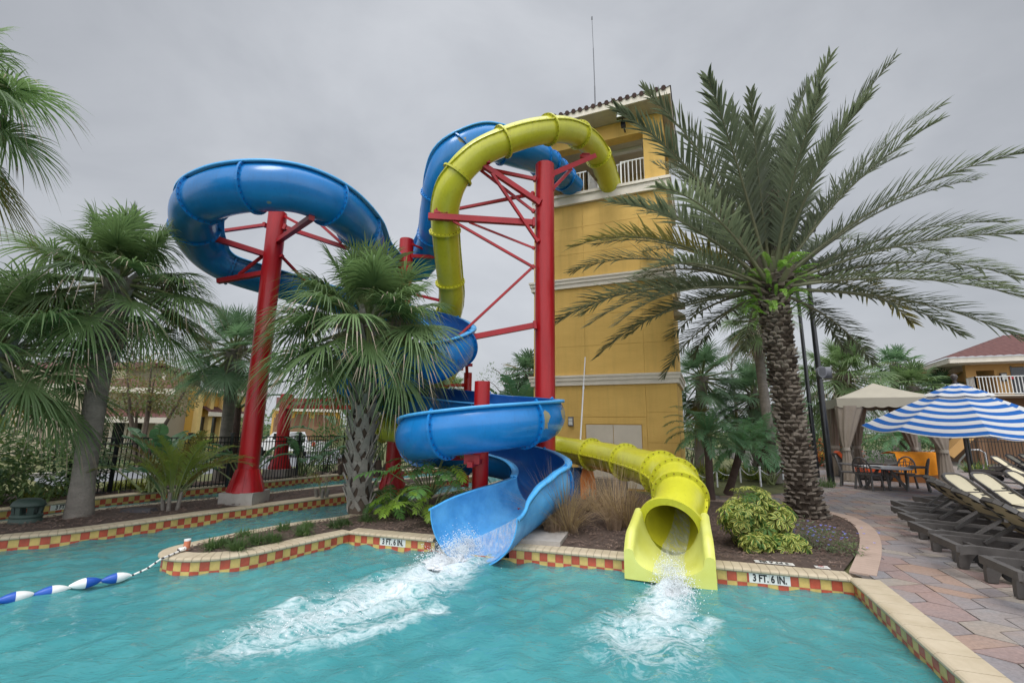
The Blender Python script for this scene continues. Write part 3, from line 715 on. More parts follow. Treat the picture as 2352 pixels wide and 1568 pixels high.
def bolts(mb, p, t, d, r=.016, h=.022, mi=1):
    a = t.cross(d).normalized(); q = p
    for s_ in (-1, 1):
        c = q+t*(s_*.03); vs = []
        for e_ in (0, 1):
            for k in range(5):
                w = 6.2832*k/5; vs.append(c+(a*math.cos(w)+d*math.sin(w))*r+t*(s_*(h*e_)))
        mb.add(vs, [(k, (k+1) % 5, 5+(k+1) % 5, 5+k) for k in range(5)]+[tuple(range(5, 10))], mi)
for ci, (a, c) in enumerate(zip(cuts, cuts[1:])):
    last = c == len(BP)-1
    rings = [flume_profile(k)[0] for k in range(a, c+1)]
    mb = MB(); mb.loft(rings, True, mi_fl, True, True)
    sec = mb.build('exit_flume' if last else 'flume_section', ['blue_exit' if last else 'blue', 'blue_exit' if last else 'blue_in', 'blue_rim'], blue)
    if last: continue
    fb = MB(); p = BP[c]; t, n, u = BF[c]; R, ao, ai = BA[c]; rg = []
    for s_ in (-.028, .028):
        pr = []; a0, a1 = R_(ao), -math.pi-R_(ai)
        for k in range(27):
            w = a0+(a1-a0)*k/26; d = n*math.cos(w)+u*math.sin(w); pr.append((p+t*s_+d*(R+.012), p+t*s_+d*(R+.095)))
        rg.append([q[0] for q in pr]+[q[1] for q in pr[::-1]])
    fb.loft(rg, True, 0, False, True)
    a0, a1 = R_(ao), -math.pi-R_(ai); nb = 17
    for k in range(nb):
        w = a0+(a1-a0)*(k+.5)/nb; d = n*math.cos(w)+u*math.sin(w); bolts(fb, p+d*(R+.06), t, d)
    fb.build('flange', ['blue', 'bolt_b'], sec)
# --- yellow tube: px, py, depth, radius
YL = pts_px([(1402, 432, 17.75, .43), (1393, 405, 17.2, .43), (1380, 370, 16.4, .43), (1350, 325, 15.3, .43), (1300, 299, 14.1, .43), (1230, 303, 13.3, .43), (1150, 328, 12.9, .43), (1085, 364, 12.8, .43), (1040, 420, 12.9, .43), (1022, 490, 13.4, .43),
             (1025, 560, 14.1, .43), (1032, 630, 14.9, .43), (1037, 690, 15.7, .43), (1026, 728, 16.7, .43), (965, 745, 17.2, .43), (875, 740, 16.2, .43), (852, 772, 15.0, .43), (912, 812, 14.2, .43), (990, 828, 14.5, .43), (1022, 850, 15.5, .43), (985, 882, 16.8, .43), (925, 915, 17.4, .43)])
YL += [(-4.75, 16.9, 2.85, .43), (-5.0, 16.0, 2.6, .43), (-4.2, 15.2, 2.4, .43), (-2.8, 15.15, 2.25, .43), (-1.3, 15.35, 2.1, .43), (.2, 15.65, 1.95, .43)]
YL += pts_px([(1290, 1031, 15.5, .40), (1380, 1047, 13.9, .41), (1450, 1064, 12.4, .42), (1515, 1085, 11.0, .44), (1556, 1115, 10.0, .46), (1560, 1155, 9.35, .475), (1542, 1211, 8.72, .475)])
YP, YA = path3(YL, .11); YF = frames(YP)
yel = thing('waterslide', 'closed yellow tube waterslide looping from the tower down to the mulch bed', 'waterslide', (YP[0].x, YP[0].y, DECK))
ya = [0]
for a, c in zip(YP, YP[1:]): ya.append(ya[-1]+(c-a).length)
ycuts = [0]; i = 0
def ygap(k):
    y = YP[k]
    if k > len(YP)-26: return .62
    return 1.75
mouth = len(YP)-1
while i < mouth:
    j = i
    while j < mouth and ya[j]-ya[i] < ygap(i): j += 1
    if ya[-1]-ya[j] < .55: j = mouth
    ycuts.append(j); i = j
NT = 28
for a, c in zip(ycuts, ycuts[1:]):
    last = c == mouth; rings = []
    for k in range(a, c+1):
        p = YP[k]; t, n, u = YF[k]; R = YA[k][0]
        rings.append([p+(n*math.cos(w)+u*math.sin(w))*R for w in (2*math.pi*q/NT for q in range(NT))])
    mb = MB(); mb.loft(rings, True, 0, True, False)
    inr = [[p_+(YP[a+i_]-p_)*(.018/YA[a+i_][0]) for p_ in rg] for i_, rg in enumerate(rings)]
    mb.loft([r_[::-1] for r_ in inr], True, 1, True, False)
    sec = mb.build('tube_section', ['yel', 'yel_in'], yel)
    tilt = R_(18) if YP[a].z > 5 else 0
    for s_ in (0, math.pi):                         # the bolted lengthwise seam on both sides of the tube
        rg = []; sb = MB()
        for k in range(a, c+1):
            p = YP[k]; t, n, u = YF[k]; R = YA[k][0]; w = s_+(tilt if s_ == 0 else -tilt); d = n*math.cos(w)+u*math.sin(w); e_ = t.cross(d)
            rg.append([p+d*(R-.005)-e_*.018, p+d*(R+.05)-e_*.018, p+d*(R+.05)+e_*.018, p+d*(R-.005)+e_*.018])
        sb.loft(rg, True, 0, False, True)
        for k in range(a+1, c, 2):
            p = YP[k]; t, n, u = YF[k]; R = YA[k][0]; w = s_+(tilt if s_ == 0 else -tilt); d = n*math.cos(w)+u*math.sin(w); e_ = t.cross(d)
            bolts(sb, p+d*(R+.03), e_, d, .012, .02)
        sb.build('seam', ['yel', 'bolt_y'], sec)
    fb = MB(); p = YP[c]; t, n, u = YF[c]; R = YA[c][0]; w_ = .085 if not last else .125; rg = []
    for s_, ro in ((-.03, R-.01), (-.03, R+w_), (.03, R+w_), (.03, R-.01)):
        rg.append([p+t*s_+(n*math.cos(w)+u*math.sin(w))*ro for w in (2*math.pi*q/36 for q in range(36))])
    rg.append(rg[0]); fb.loft(rg, True, 0, False, False)
    if not last:
        for q in range(22):
            w = 2*math.pi*q/22; d = n*math.cos(w)+u*math.sin(w); bolts(fb, p+d*(R+.05), t, d)
    fb.build('flange' if not last else 'mouth_ring', ['yel', 'bolt_y'], sec)
# --- yellow exit trough in front of the tube mouth
mp = YP[-1]; mt, mn, mu = YF[-1]; R0 = YA[-1][0]
_tg = gz(1538, 1333, .05); dh = V((_tg.x-mp.x, _tg.y-mp.y, 0)).normalized(); ln = V((-dh.y, dh.x, 0)); zb0 = mp.z-R0; Ltr = 1.05
rings = []; NS = 12
for i in range(NS+1):
    s_ = i/NS; c = V((mp.x, mp.y, 0))+dh*(-.02+s_*Ltr); zb = zb0+(.15-zb0)*(s_**.8); hw_ = R0+.02+(.515-R0)*s_**1.5; ow = hw_+.15+.01*s_
    top = (mp.z+.30)*(1-s_)+s_*.70-.22*max(0, (s_-.75)/.25)**2; top = max(top, zb+.25); rr = []; bot = .012
    rr.append(c+ln*ow+V((0, 0, bot))); rr.append(c+ln*ow+V((0, 0, top-.06)))
    for k in range(5): w = math.pi*k/4; m_ = (ow+hw_)/2; h_ = (ow-hw_)/2; rr.append(c+ln*(m_+h_*math.cos(w))+V((0, 0, top-.06+.06*math.sin(w))))
    H_ = max(.06, top-.06-zb)
    for k in range(1, 16):
        w = math.pi*k/16; e_ = 1.0-.25*s_; x = hw_*math.copysign(abs(math.cos(w))**e_, math.cos(w)); rr.append(c+ln*x+V((0, 0, zb+H_*(1-math.sin(w)**(1.1-.2*s_)))))
    for k in range(5): w = math.pi*k/4; m_ = (ow+hw_)/2; h_ = (ow-hw_)/2; rr.append(c-ln*(m_-h_*math.cos(w))+V((0, 0, top-.06+.06*math.sin(w))))
    rr.append(c-ln*ow+V((0, 0, top-.06))); rr.append(c-ln*ow+V((0, 0, bot)))
    rings.append(rr)
mb = MB(); mb.loft(rings, True, 0, True, True); mb.build('exit_trough', 'yel_exit', yel)
def water_film():
    m = bpy.data.materials.new('running_water'); m.use_nodes = True; nt = m.node_tree; o = nt.nodes['Material Output']; p = nt.nodes['Principled BSDF']
    p.inputs['Base Color'].default_value = (.80, .84, .84, 1); p.inputs['Roughness'].default_value = .25
    t = _n(nt, 'ShaderNodeBsdfTransparent'); x = _n(nt, 'ShaderNodeMixShader')
    co = coords(nt, 'Object', (5, 1.1, 1.1)); f = ramp(nt, noise(nt, co, 2.6, 7, .72, .5), (.32, .04), (.80, .72)); nt.links.new(f, x.inputs[0])
    nt.links.new(t.outputs[0], x.inputs[1]); nt.links.new(p.outputs[0], x.inputs[2]); nt.links.new(x.outputs[0], o.inputs[0]); return m
MT['film'] = water_film()
def film(name, lab, stations):
    mb = MB(); mb.loft(stations, False, 0, True, False); return tag(mb.build(name, 'film', origin=stations[0][0]), lab, 'running water')
st = []
for k in range(len(YP)-20, len(YP)):
    p = YP[k]; t, n, u = YF[k]; R = YA[k][0]; g_ = (k-len(YP)+20)/20
    st.append([p+(n*math.cos(a)+u*math.sin(a))*(R-.025-.006*rnd.random()) for a in (R_(-90-24*g_-6+(48*g_+12)*q/8) for q in range(8, -1, -1))])
for i in range(1, 9):
    s_ = i/8*1.04; c = V((mp.x, mp.y, 0))+dh*(s_*Ltr); zb = zb0+(.15-zb0)*(min(1, s_)**.8); w_ = .19+.06*s_
    st.append([c+ln*(w_*k/4)+V((0, 0, zb+.014+.035*(k/4)**2+.008*rnd.random()-(.05 if s_ > 1 else 0))) for k in range(4, -5, -1)])
film('water_film', 'thin white sheet of water running down inside the yellow trough', st)
st = []; e0 = len(BP)-21
for i in range(21):
    k = e0+i; p = BP[k]; t, n, u = BF[k]; R = BA[k][0]; s_ = i/20
    st.append([p+(n*math.cos(a)+u*math.sin(a))*(R-.02-.01*rnd.random()) for a in (R_(-90-(28+14*s_)+(56+28*s_)*q/10) for q in range(11))])
film('water_film', 'white sheet of water running down the wide blue flume mouth', st)
# bare patches where the gelcoat has flaked off: thin skins lying on the shells
def flake(P, F, A, Y0, near, ang, sl, sa, seed, m, parent, lift=.024):
    rng = random.Random(seed); i0 = nearest(P, near); n_ = 15; mb = MB(); pts = []
    p0 = P[i0]
    def at(ds, da):
        k = i0; d = ds
        while d > 0 and k < len(P)-1:
            L = (P[k+1]-P[k]).length
            if d < L: break
            d -= L; k += 1
        while d < 0 and k > 0:
            L = (P[k]-P[k-1]).length; d += L; k -= 1
        k2 = min(k+1, len(P)-1); L = max(1e-4, (P[k2]-P[k]).length); t = max(0, min(1, d/L)); p = P[k].lerp(P[k2], t); f0, f1 = F[k], F[k2]; n = f0[1].lerp(f1[1], t); u = f0[2].lerp(f1[2], t); R = A[k][0]+(A[k2][0]-A[k][0])*t; a = R_(ang)+da
        return p+(n*math.cos(a)+u*math.sin(a))*(R+lift)
    rings = []
    rad = [rng.uniform(.55, 1.15) for _ in range(n_)]
    for r in (.34, .67, 1):
        rings.append([at(math.cos(2*math.pi*q/n_)*sl*rad[q]*r, math.sin(2*math.pi*q/n_)*sa*rad[q]*r) for q in range(n_)])
    c = at(0, 0); b0 = len(mb.v); mb.add([c]+rings[0], [(0, 1+q, 1+(q+1) % n_) for q in range(n_)]); mb.loft(rings, True, 0, False, False)
    mb.build('bare_patch', m, parent)
def nearest(P, q): return min(range(len(P)), key=lambda i: (P[i]-V(q)).length)
MT['bare'] = mat('bare_fibreglass', (.36, .32, .19), .7, .2, 5, c2=(.27, .24, .15)); MT['bare_y'] = mat('bare_fibreglass_brown', (.30, .20, .05), .7, .2, 5)
flake(BP, BF, BA, 0, (.32, 10.55, 2.66), 0, .13, .42, 1, 'bare', blue); flake(BP, BF, BA, 0, (.66, 11.15, 2.70), 8, .13, .34, 2, 'bare', blue); flake(BP, BF, BA, 0, (.60, 11.0, 2.70), -40, .10, .25, 8, 'bare', blue)
flake(BP, BF, BA, 0, gy(1046, 340, 14.4), 5, .12, .24, 3, 'bare', blue); flake(BP, BF, BA, 0, gy(1050, 770, 14.2), 12, .12, .3, 4, 'bare', blue); flake(BP, BF, BA, 0, gy(1235, 365, 16.2), -75, .3, .3, 5, 'bare', blue)
flake(YP, YF, YA, 0, gy(1392, 398, 17.0), -150, .12, .3, 6, 'bare_y', yel, .006); flake(YP, YF, YA, 0, gy(1370, 350, 16.0), -140, .05, .2, 7, 'bare_y', yel, .006)
# concrete pad beside the blue mouth
pad = MB(); e0, e1 = V((.55, 9.05, 0)), V((1.25, 11.4, 0)); pad.bar(e0+V((0, 0, .30)), e1+V((0, 0, .30)), .8, .1); struct(pad.build('concrete_pad', 'concrete'))
# --- red steel posts with their arms; each arm is a part
def post(label, bx, by, topz, r, flare=True, foot=None, group='red steel posts that carry the slides'):
    o = thing('support_post', label, 'support post', (bx, by, DECK), group)
    z0 = DECK+(.30 if foot else .02)
    c = MB(); c.tube([(bx, by, z0), (bx, by, topz)], r, 28); c.build('column', 'red', o)
    if flare:
        f = MB(); f.lathe([(r*1.75, z0), (r*1.75, z0+.03), (r*1.12, z0+.55), (r*1.01, z0+.62)], (bx, by, 0), 28)
        for k in range(10):
            w = 6.2832*k/10; d = V((math.cos(w), math.sin(w), 0)); f.bar(V((bx, by, z0+.02))+d*r*1.72, V((bx, by, z0+.60))+d*r*1.03, .03, .05)
        f.build('base_flare', 'red', o)
    if foot:
        g = MB(); g.box((bx, by, DECK+.13), (foot, foot, .36)); g.build('footing', 'concrete', o)
    return o
def arm(o, a, b_, w, h=None, name='arm'):
    g = MB(); g.bar(a, b_, w, h or w); d = (V(b_)-V(a)).normalized()
    g.bar(V(b_)-d*.02, V(b_)+d*.06, w*1.5, (h or w)*1.5)
    return g.build(name, 'red_arm', o)
def clamp(o, p, w=.4):
    g = MB(); p = V(p); g.box(p, (w, .12, .10)); g.box(p+V((0, 0, .08)), (w*.7, .16, .04)); return g.build('saddle', 'red_arm', o)
def nearest(P, q): return min(range(len(P)), key=lambda i: (P[i]-V(q)).length)
BPX, BPY = gy(1252, 1000, 13.6).x, 13.6
big = post('tallest red post in front of the yellow tower holding both slides', BPX, BPY, gy(1243, 380, 13.6).z, .305)
def PT(px, py, Y): return gy(px, py, Y)
A_ = [(1086, 364, 12.75, 1236, 464, .13, 1), (1092, 383, 13.6, 1227, 411, .10, 0), (1101, 389, 13.4, 1224, 484, .075, 0), (1050, 480, 14.6, 1223, 446, .09, 0), (984, 497, 13.0, 1224, 512, .15, 1),
      (1130, 399, 12.9, 1233, 552, .085, 0), (1041, 508, 13.1, 1224, 613, .075, 0), (1078, 511, 13.9, 1224, 569, .06, 0), (1051, 774, 13.4, 1224, 613, .07, 0), (1050, 781, 13.4, 1227, 747, .13, 1), (1366, 358, 15.2, 1265, 401, .13, 1), (1312, 388, 14.4, 1268, 435, .09, 0)]
for x0, y0, Y0, x1, y1, w, k in A_:
    a = PT(x0, y0, Y0); yy = 13.35 if x1 < 1250 else 13.5
    arm(big, a, PT(x1, y1, yy), w, w*(1.25 if k else 1), 'arm' if k else 'brace')
for px, py, Y in ((1110, 372, 12.78), (1013, 487, 13.05), (1345, 360, 15.1)): clamp(big, PT(px, py, Y), .42)
lp = gz(562, 1150, .3); LPX, LPY = lp.x+.05, 13.35
left = post('tall leaning-looking red post inside the big blue loop on the left', gy(567, 1100, LPY).x, LPY, gy(641, 490, LPY).z, .27, True, .92)
lx = gy(567, 1100, LPY).x
for x0, y0, Y0, x1, y1, w, nm in ((479, 535, 13.5, 607, 517, .09, 'brace'), (453, 535, 12.4, 614, 586, .15, 'arm'), (500, 646, 13.3, 606, 627, .14, 'arm'), (549, 631, 13.3, 602, 589, .08, 'brace'),
                                  (716, 500, 10.9, 637, 555, .14, 'arm'), (801, 571, 13.6, 656, 523, .12, 'arm'), (784, 558, 13.4, 728, 508, .08, 'brace'), (684, 513, 12.6, 654, 497, .07, 'brace'), (710, 655, 14.4, 648, 590, .07, 'brace')):
    arm(left, PT(x0, y0, Y0), PT(x1, y1, 13.3), w, None, nm)
p2 = gz(646, 1092); q2x = gy(650, 1000, 20.3).x
second = post('distant red post behind the left island with a low beam', q2x, 20.3, gy(655, 905, 20.3).z, .26, True, .95)
for x0, y0, Y0, x1, y1, w in ((890, 936, 17.6, 652, 934, .16), (783, 917, 18.6, 660, 920, .12), (715, 917, 19.2, 690, 934, .07)): arm(second, PT(x0, y0, Y0), PT(x1, y1, 20.2), w)
t3 = gy(908, 1000, 16.6)
third = post('red post rising out of the big-leaved plants behind the front palm', t3.x, 16.6, gy(930, 551, 16.6).z, .27, True, None)
for x0, y0, Y0, x1, y1, w, nm in ((997, 590, 17.0, 946, 588, .12, 'arm'), (996, 582, 17.0, 949, 562, .06, 'brace'), (876, 972, 16.4, 905, 966, .14, 'arm'), (1010, 690, 15.8, 935, 672, .1, 'arm'), (1010, 845, 15.2, 920, 848, .12, 'arm')): arm(third, PT(x0, y0, Y0), PT(x1, y1, 16.5), w, None, nm)
sm = gy(1105, 1000, 11.45)
short = post('short red post standing inside the lowest blue spiral', sm.x, 11.45, gy(1104, 876, 11.45).z, .195, True, None)
arm(short, PT(1035, 1051, 11.0), PT(1104, 1051, 11.35), .10); arm(short, V((sm.x-.15, 10.15, 1.62)), V((sm.x, 11.3, 1.62)), .12); arm(short, V((sm.x+.95, 10.7, .60)), V((sm.x+.1, 11.4, .75)), .10)
g = MB(); g.box((sm.x-.12, 10.35, 1.72), (.34, .14, .2)); g.build('saddle', 'red_arm', short)
b5 = gy(1073, 920, 17.4)
back = post('thin red post at the back under the middle blue turn', b5.x, 17.4, gy(1073, 856, 17.4).z, .155, False, None)
arm(back, PT(1013, 884, 15.6), PT(1066, 884, 17.3), .10); arm(back, PT(1072, 838, 17.0), PT(1073, 872, 17.35), .11); clamp(back, PT(1070, 838, 16.9), .5); arm(back, PT(1000, 850, 15.4), PT(1058, 846, 16.4), .10)
# ------------------------------------------------------------------ slide tower
TA = R_(23); TX = V((math.cos(TA), -math.sin(TA), 0)); TY = V((math.sin(TA), math.cos(TA), 0)); TR = V((6.10, 16.77, 0)); TW, TD = 5.62, 3.6
TROT = M((TX, TY, V((0, 0, 1)))).transposed()
def T(u, v, z): return TR+TX*u+TY*v+V((0, 0, z))          # u: 0 at the right front corner, negative to the left
def face(px, py, v=0):
    d = ray(px, py); n = TY; o = TR+TY*v; t = (o-CAM).dot(n)/d.dot(n); p = CAM+d*t; return (p-TR).dot(TX), p.z
def tbox(mb, u0, u1, v0, v1, z0, z1, mi=0): mb.box(T((u0+u1)/2, (v0+v1)/2, (z0+z1)/2), (u1-u0, v1-v0, z1-z0), TROT, mi)
tower = thing('slide_tower', 'tall yellow stucco tower with a tiled roof where the slides begin', 'tower', T(-TW/2, 0, .26))
zl = face(1420, 436)[1]; zm = face(1420, 640)[1]; zc = face(1420, 871)[1]; ze = face(1420, 248, -.9)[1]
uo = face(1478, 350)[0]; zo = face(1478, 302)[1]
# body: backing wall with stucco panels, the joints are real gaps
mb = MB(); tbox(mb, -TW+.03, -.03, .03, TD, .1, zl-.1, 1)
def panels(side, U0, U1, cols, rows):
    for a, c in zip(cols, cols[1:]):
        for z0, z1 in zip(rows, rows[1:]):
            g_ = .005
            if side == 'f': tbox(mb, a+g_, c-g_, 0, .028, z0+g_, z1-g_, 0)
            else: tbox(mb, -.028, 0, a+g_, c-g_, z0+g_, z1-g_, 0)
dl, dr, dt = face(1345, 1000)[0], face(1476, 1000)[0], face(1410, 974)[1]
c1 = face(1483, 900)[0]
def rows(z0, z1, n): return [z0+(z1-z0)*i/n for i in range(n+1)]
panels('f', 0, 0, [-TW, -TW+.62, -TW+2.2, c1, 0], rows(zm+.12, zl-.2, 3)); panels('f', 0, 0, [-TW, -TW+.62, -TW+2.2, c1, 0], rows(zc+.12, zm-.12, 3))
panels('f', 0, 0, [-TW, dl-.12], [.1, dt+.28, zc-.12]); panels('f', 0, 0, [dl-.12, c1], [dt+.28, zc-.12]); panels('f', 0, 0, [c1, 0], [.1, .95, 1.95, dt+.45, zc-.12])
tbox(mb, dl-.12, dl, 0, .028, .1, dt+.27, 0); tbox(mb, dr, c1-.01, 0, .028, .1, dt+.27, 0); tbox(mb, dl, dr, 0, .028, dt+.01, dt+.27, 0)
panels('s', 0, 0, [.03, TD/2, TD], rows(.1, zc-.12, 3)); panels('s', 0, 0, [.03, TD/2, TD], rows(zc+.12, zm-.12, 3)); panels('s', 0, 0, [.03, TD/2, TD], rows(zm+.12, zl-.2, 3))
mb.build('wall', ['wall_y', 'groove'], tower)
def cornice(name, z, h, o):
    g = MB()
    for k, (f, q) in enumerate(((.0, .45), (.45, .8), (.8, 1))):
        e_ = o*(.55+.25*k) if k < 2 else o
        tbox(g, -TW-e_, e_, -e_, TD+e_, z-h/2+h*f, z-h/2+h*q)
    return g.build(name, 'trim', tower)
cornice('lower_cornice', zc, .40, .18); cornice('middle_cornice', zm, .40, .18)
g = MB(); tbox(g, -TW-.05, .16, -.16, TD+.1, zl-.34, zl+.10); tbox(g, -TW-.05, .22, -.22, TD+.15, zl+.02, zl+.14); g.build('platform_ledge', 'trim', tower)
# open gallery at the top
g = MB()
tbox(g, uo, 0, 0, .55, zl+.14, ze-.02); tbox(g, -TW, -TW+.55, 0, .55, zl+.14, ze-.02); tbox(g, -TW+.55, uo, 0, .5, zo, ze-.02)
tbox(g, -.5, 0, TD-.55, TD, zl+.14, ze-.02); tbox(g, -.4, 0, .55, TD-.55, zo+.3, ze-.02)
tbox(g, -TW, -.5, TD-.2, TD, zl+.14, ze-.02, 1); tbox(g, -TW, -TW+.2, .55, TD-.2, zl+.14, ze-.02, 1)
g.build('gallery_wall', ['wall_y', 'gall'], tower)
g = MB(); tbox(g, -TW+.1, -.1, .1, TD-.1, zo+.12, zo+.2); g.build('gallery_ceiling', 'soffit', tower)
g = MB(); cf = face(1435, 317, 1.2); tbox(g, cf[0]-.75, cf[0]+.75, 1.1, 1.32, zo-.02, zo+.11); g.build('ceiling_light', 'lampg', tower)
g = MB(); tbox(g, uo-1.2, uo-.05, TD-.26, TD-.205, zl+.15, zo-.9); tbox(g, uo-2.9, uo-1.6, TD-.26, TD-.205, zl+.15, zo-.9); g.build('inner_door', mat('brown_door', (.20, .085, .045), .6, .1), tower)
# white railings
def railing(name, segs, z0, h, sp, m, parent, rr=.022, pr=.014):
    g = MB()
    for (a, c) in segs:
        a, c = V(a), V(c); L = (c-a).length; n = max(1, int(L/sp))
        g.bar(a+V((0, 0, z0+h)), c+V((0, 0, z0+h)), rr*2, rr*2); g.bar(a+V((0, 0, z0+.10)), c+V((0, 0, z0+.10)), rr*1.6, rr*1.6)
        for i in range(n+1):
            p = a.lerp(c, i/n); e_ = 1.9 if i in (0, n) else 1
            g.bar(p+V((0, 0, z0+(.0 if e_ > 1 else .1))), p+V((0, 0, z0+h+(.03 if e_ > 1 else 0))), pr*2*e_, pr*2*e_)
    return g.build(name, m, parent)
ux = [face(x, 395)[0] for x in (1302, 1345, 1425, 1478)]
zr = zl+.14
railing('railing', [(T(ux[2], .12, 0), T(uo, .12, 0))], zr, 1.15, .15, 'white', tower)
railing('railing', [(T(ux[0]-.1, .25, 0), T(ux[1], .25, 0)), (T(ux[1], .25, 0), T(ux[1]+.2, 1.6, 0))], zr, 1.15, .15, 'white', tower)
railing('railing', [(T(ux[1]+.35, .9, 0), T(ux[2]+.25, .55, 0))], zr+.05, 1.35, .15, 'white', tower)
railing('railing', [(T(-.1, .55, 0), T(-.1, TD-.55, 0))], zr, 1.15, .15, 'white', tower)
# roof with real barrel-tile waves, gutter fascia and soffit
ov = 1.0; ovr = .38; ridge = 1.25
g = MB(); tbox(g, -TW-ov, ovr, -ov, TD+ov, ze, ze+.05, 1); tbox(g, -TW-ov-.03, ovr+.03, -ov-.03, -ov+.02, ze-.04, ze+.26, 0); tbox(g, ovr-.02, ovr+.03, -ov, TD+ov, ze-.04, ze+.26, 0)
tbox(g, -TW-ov-.03, -TW-ov+.02, -ov, TD+ov, ze-.04, ze+.26, 0)
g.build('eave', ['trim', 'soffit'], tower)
g = MB(); W_ = TW+ov+ovr+.14; Dp = TD+2*ov+.14; hz2 = ze+.24; U0 = -TW-ov-.07; V0 = -ov-.07; rise = 1.15
def rz(u, v):
    du = min(u-U0, U0+W_-u); dv = min(v-V0, V0+Dp-v); return min(du, dv)/(Dp/2)*rise
nu, nv = 150, 26; vs = []
for j in range(nv+1):
    for i in range(nu+1):
        u = U0+W_*i/nu; v = V0+Dp*j/nv; z = hz2+rz(u, v)+.045*abs(math.sin(u*math.pi/.28))
        vs.append(T(u, v, z))
g.add(vs, [(j*(nu+1)+i, j*(nu+1)+i+1, (j+1)*(nu+1)+i+1, (j+1)*(nu+1)+i) for j in range(nv) for i in range(nu)], 0, False)
for i in range(int(W_/.28)):                        # tile ends along the front eave
    u = U0+.14+i*.28; g.tube([T(u, V0-.03, hz2-.0), T(u, V0+.5, hz2+.16)], .095, 8)
g.build('roof', 'rooft', tower)
# lamps, door, vents, mast
fu, fz = face(1428, 262, -.85); g = MB(); rl = TROT @ M.Rotation(R_(-25), 3, 'X')
g.box(T(fu, -.80, fz), (.42, .16, .42), rl, 0); g.box(T(fu, -.89, fz-.02), (.37, .02, .36), rl, 1); g.bar(T(fu, -.75, fz-.2), T(fu, -.05, fz-.3), .06); tbox(g, fu-.09, fu+.09, -.62, -.44, fz-.38, fz-.18)
g.build('floodlight', ['blackmetal', 'lampg'], tower)
lu, lz = face(1312, 968); g = MB(); tbox(g, lu-.10, lu+.10, -.10, 0, lz-.17, lz+.19, 0); tbox(g, lu-.075, lu+.075, -.125, -.10, lz-.13, lz+.13, 1); tbox(g, lu-.08, lu+.08, -.13, -.12, lz+.02, lz+.035, 0)
g.build('wall_lamp', ['greym', 'lampg'], tower)
du, dz = dl, dt
g = MB(); du1 = dr; um = (du+du1)/2; tbox(g, du+.03, um-.01, .0, .05, .28, dz-.02, 0); tbox(g, um+.01, du1-.03, .0, .05, .28, dz-.02, 0); tbox(g, um-.12, um-.09, -.05, 0, 1.25, 1.4, 1)
g.build('door', [mat('cream_door', (.56, .50, .40), .6, .05), 'greym'], tower)
for vz in (690, 716):
    zz = face(1556, vz)[1]; g = MB(); p0 = T(.0, .75, zz); 
    for v_ in (.6,):
        vs = [T(.01, v_, zz+.32), T(.01, v_+.9, zz+.32), T(.42, v_+.9, zz), T(.42, v_, zz), T(.01, v_, zz), T(.01, v_+.9, zz)]
        g.add(vs, [(0, 1, 2, 3), (4, 3, 2, 5), (0, 3, 4), (1, 5, 2)])
    g.build('vent_hood', 'soffit', tower)
mu_, mz = face(1367, 245, .6); g = MB(); zt = gy(1356, 38, T(mu_, .6, 0).y).z; zb = hz2+.3
g.tube([T(mu_, .6, zb), T(mu_, .6, zb+(zt-zb)*.35)], .030, 8); g.tube([T(mu_, .6, zb+(zt-zb)*.35), T(mu_-.02, .6, zb+(zt-zb)*.7)], .022, 8); g.tube([T(mu_-.02, .6, zb+(zt-zb)*.7), T(mu_-.05, .6, zt-.12)], .014, 6); g.tube([T(mu_-.05, .6, zt-.15), T(mu_-.05, .6, zt)], .035, 6)
tag(g.build('lightning_mast', 'greym', origin=T(mu_, .6, zb)), 'tall thin grey mast standing up from the tower roof', 'mast')
# things leaning by the wall
a = gy(1327, 1120, 14.9); c = gy(1344, 820, 15.6); m_ = a.lerp(c, .75); g = MB(); g.tube([a, m_], .026, 8); g.tube([m_, c], .019, 8); g.tube([m_-V((0, 0, .05)), m_+V((0, 0, .05))], .034, 8)
tag(g.build('pool_pole', 'pipe', origin=a), 'long white pole leaning upright beside the tower door', 'pole')
a = gy(1336, 1125, 15.2); c = gy(1335, 1062, 15.3); g = MB(); g.tube([a, c], .04, 8)
tag(g.build('pipe_stub', 'pipe', origin=a), 'short white pipe beside the orange float by the tower', 'pipe')
c = gy(1322, 1092, 15.0); g = MB(); r3 = random.Random(5)
rings = []
for i in range(10):
    z = i/9; rad = .42*(1-.35*z)*(1 if z < .9 else .6); rings.append([V((c.x+rad*math.cos(w)*(1+.35*mathutils.noise.noise(V((math.cos(w)*2, math.sin(w)*2, z*4)))), c.y+rad*.8*math.sin(w)*(1+.35*mathutils.noise.noise(V((math.cos(w)*2, math.sin(w)*2, z*4+9)))), .25+.95*z)) for w in (6.2832*k/26 for k in range(26))])
g.loft(rings, True, 0, False, True); tag(g.build('tarp_bundle', 'tarp', origin=(c.x, c.y, .26)), 'crumpled dark blue tarpaulin piled against the tower', 'tarpaulin')
a = gy(1352, 1120, 14.6); g = MB(); out = [(-.24, 0), (-.24, .62), (-.16, .92), (.02, 1.02), (.16, .90), (.24, .45), (.24, 0), (.1, 0), (.1, .34), (.0, .34), (.0, 0)]
fr = [V((a.x+x, a.y+.10*z, .27+z)) for x, z in out]; bk_ = [p+V((0, .10, 0)) for p in fr]; n_ = len(out); g.add(fr+bk_, [tuple(range(n_)), tuple(range(2*n_-1, n_-1, -1))]+[(i, i+n_, (i+1) % n_+n_, (i+1) % n_) for i in range(n_)])
tag(g.build('rescue_board', 'orange', origin=(a.x, a.y, .27)), 'bright orange board with a notch standing behind the dry grass', 'board')
c = gy(1400, 1112, 15.6); g = MB(); g.box((c.x, c.y, .52), (1.1, .5, .5), TROT); g.box((c.x+.1, c.y, .80), (1.16, .56, .05), TROT)
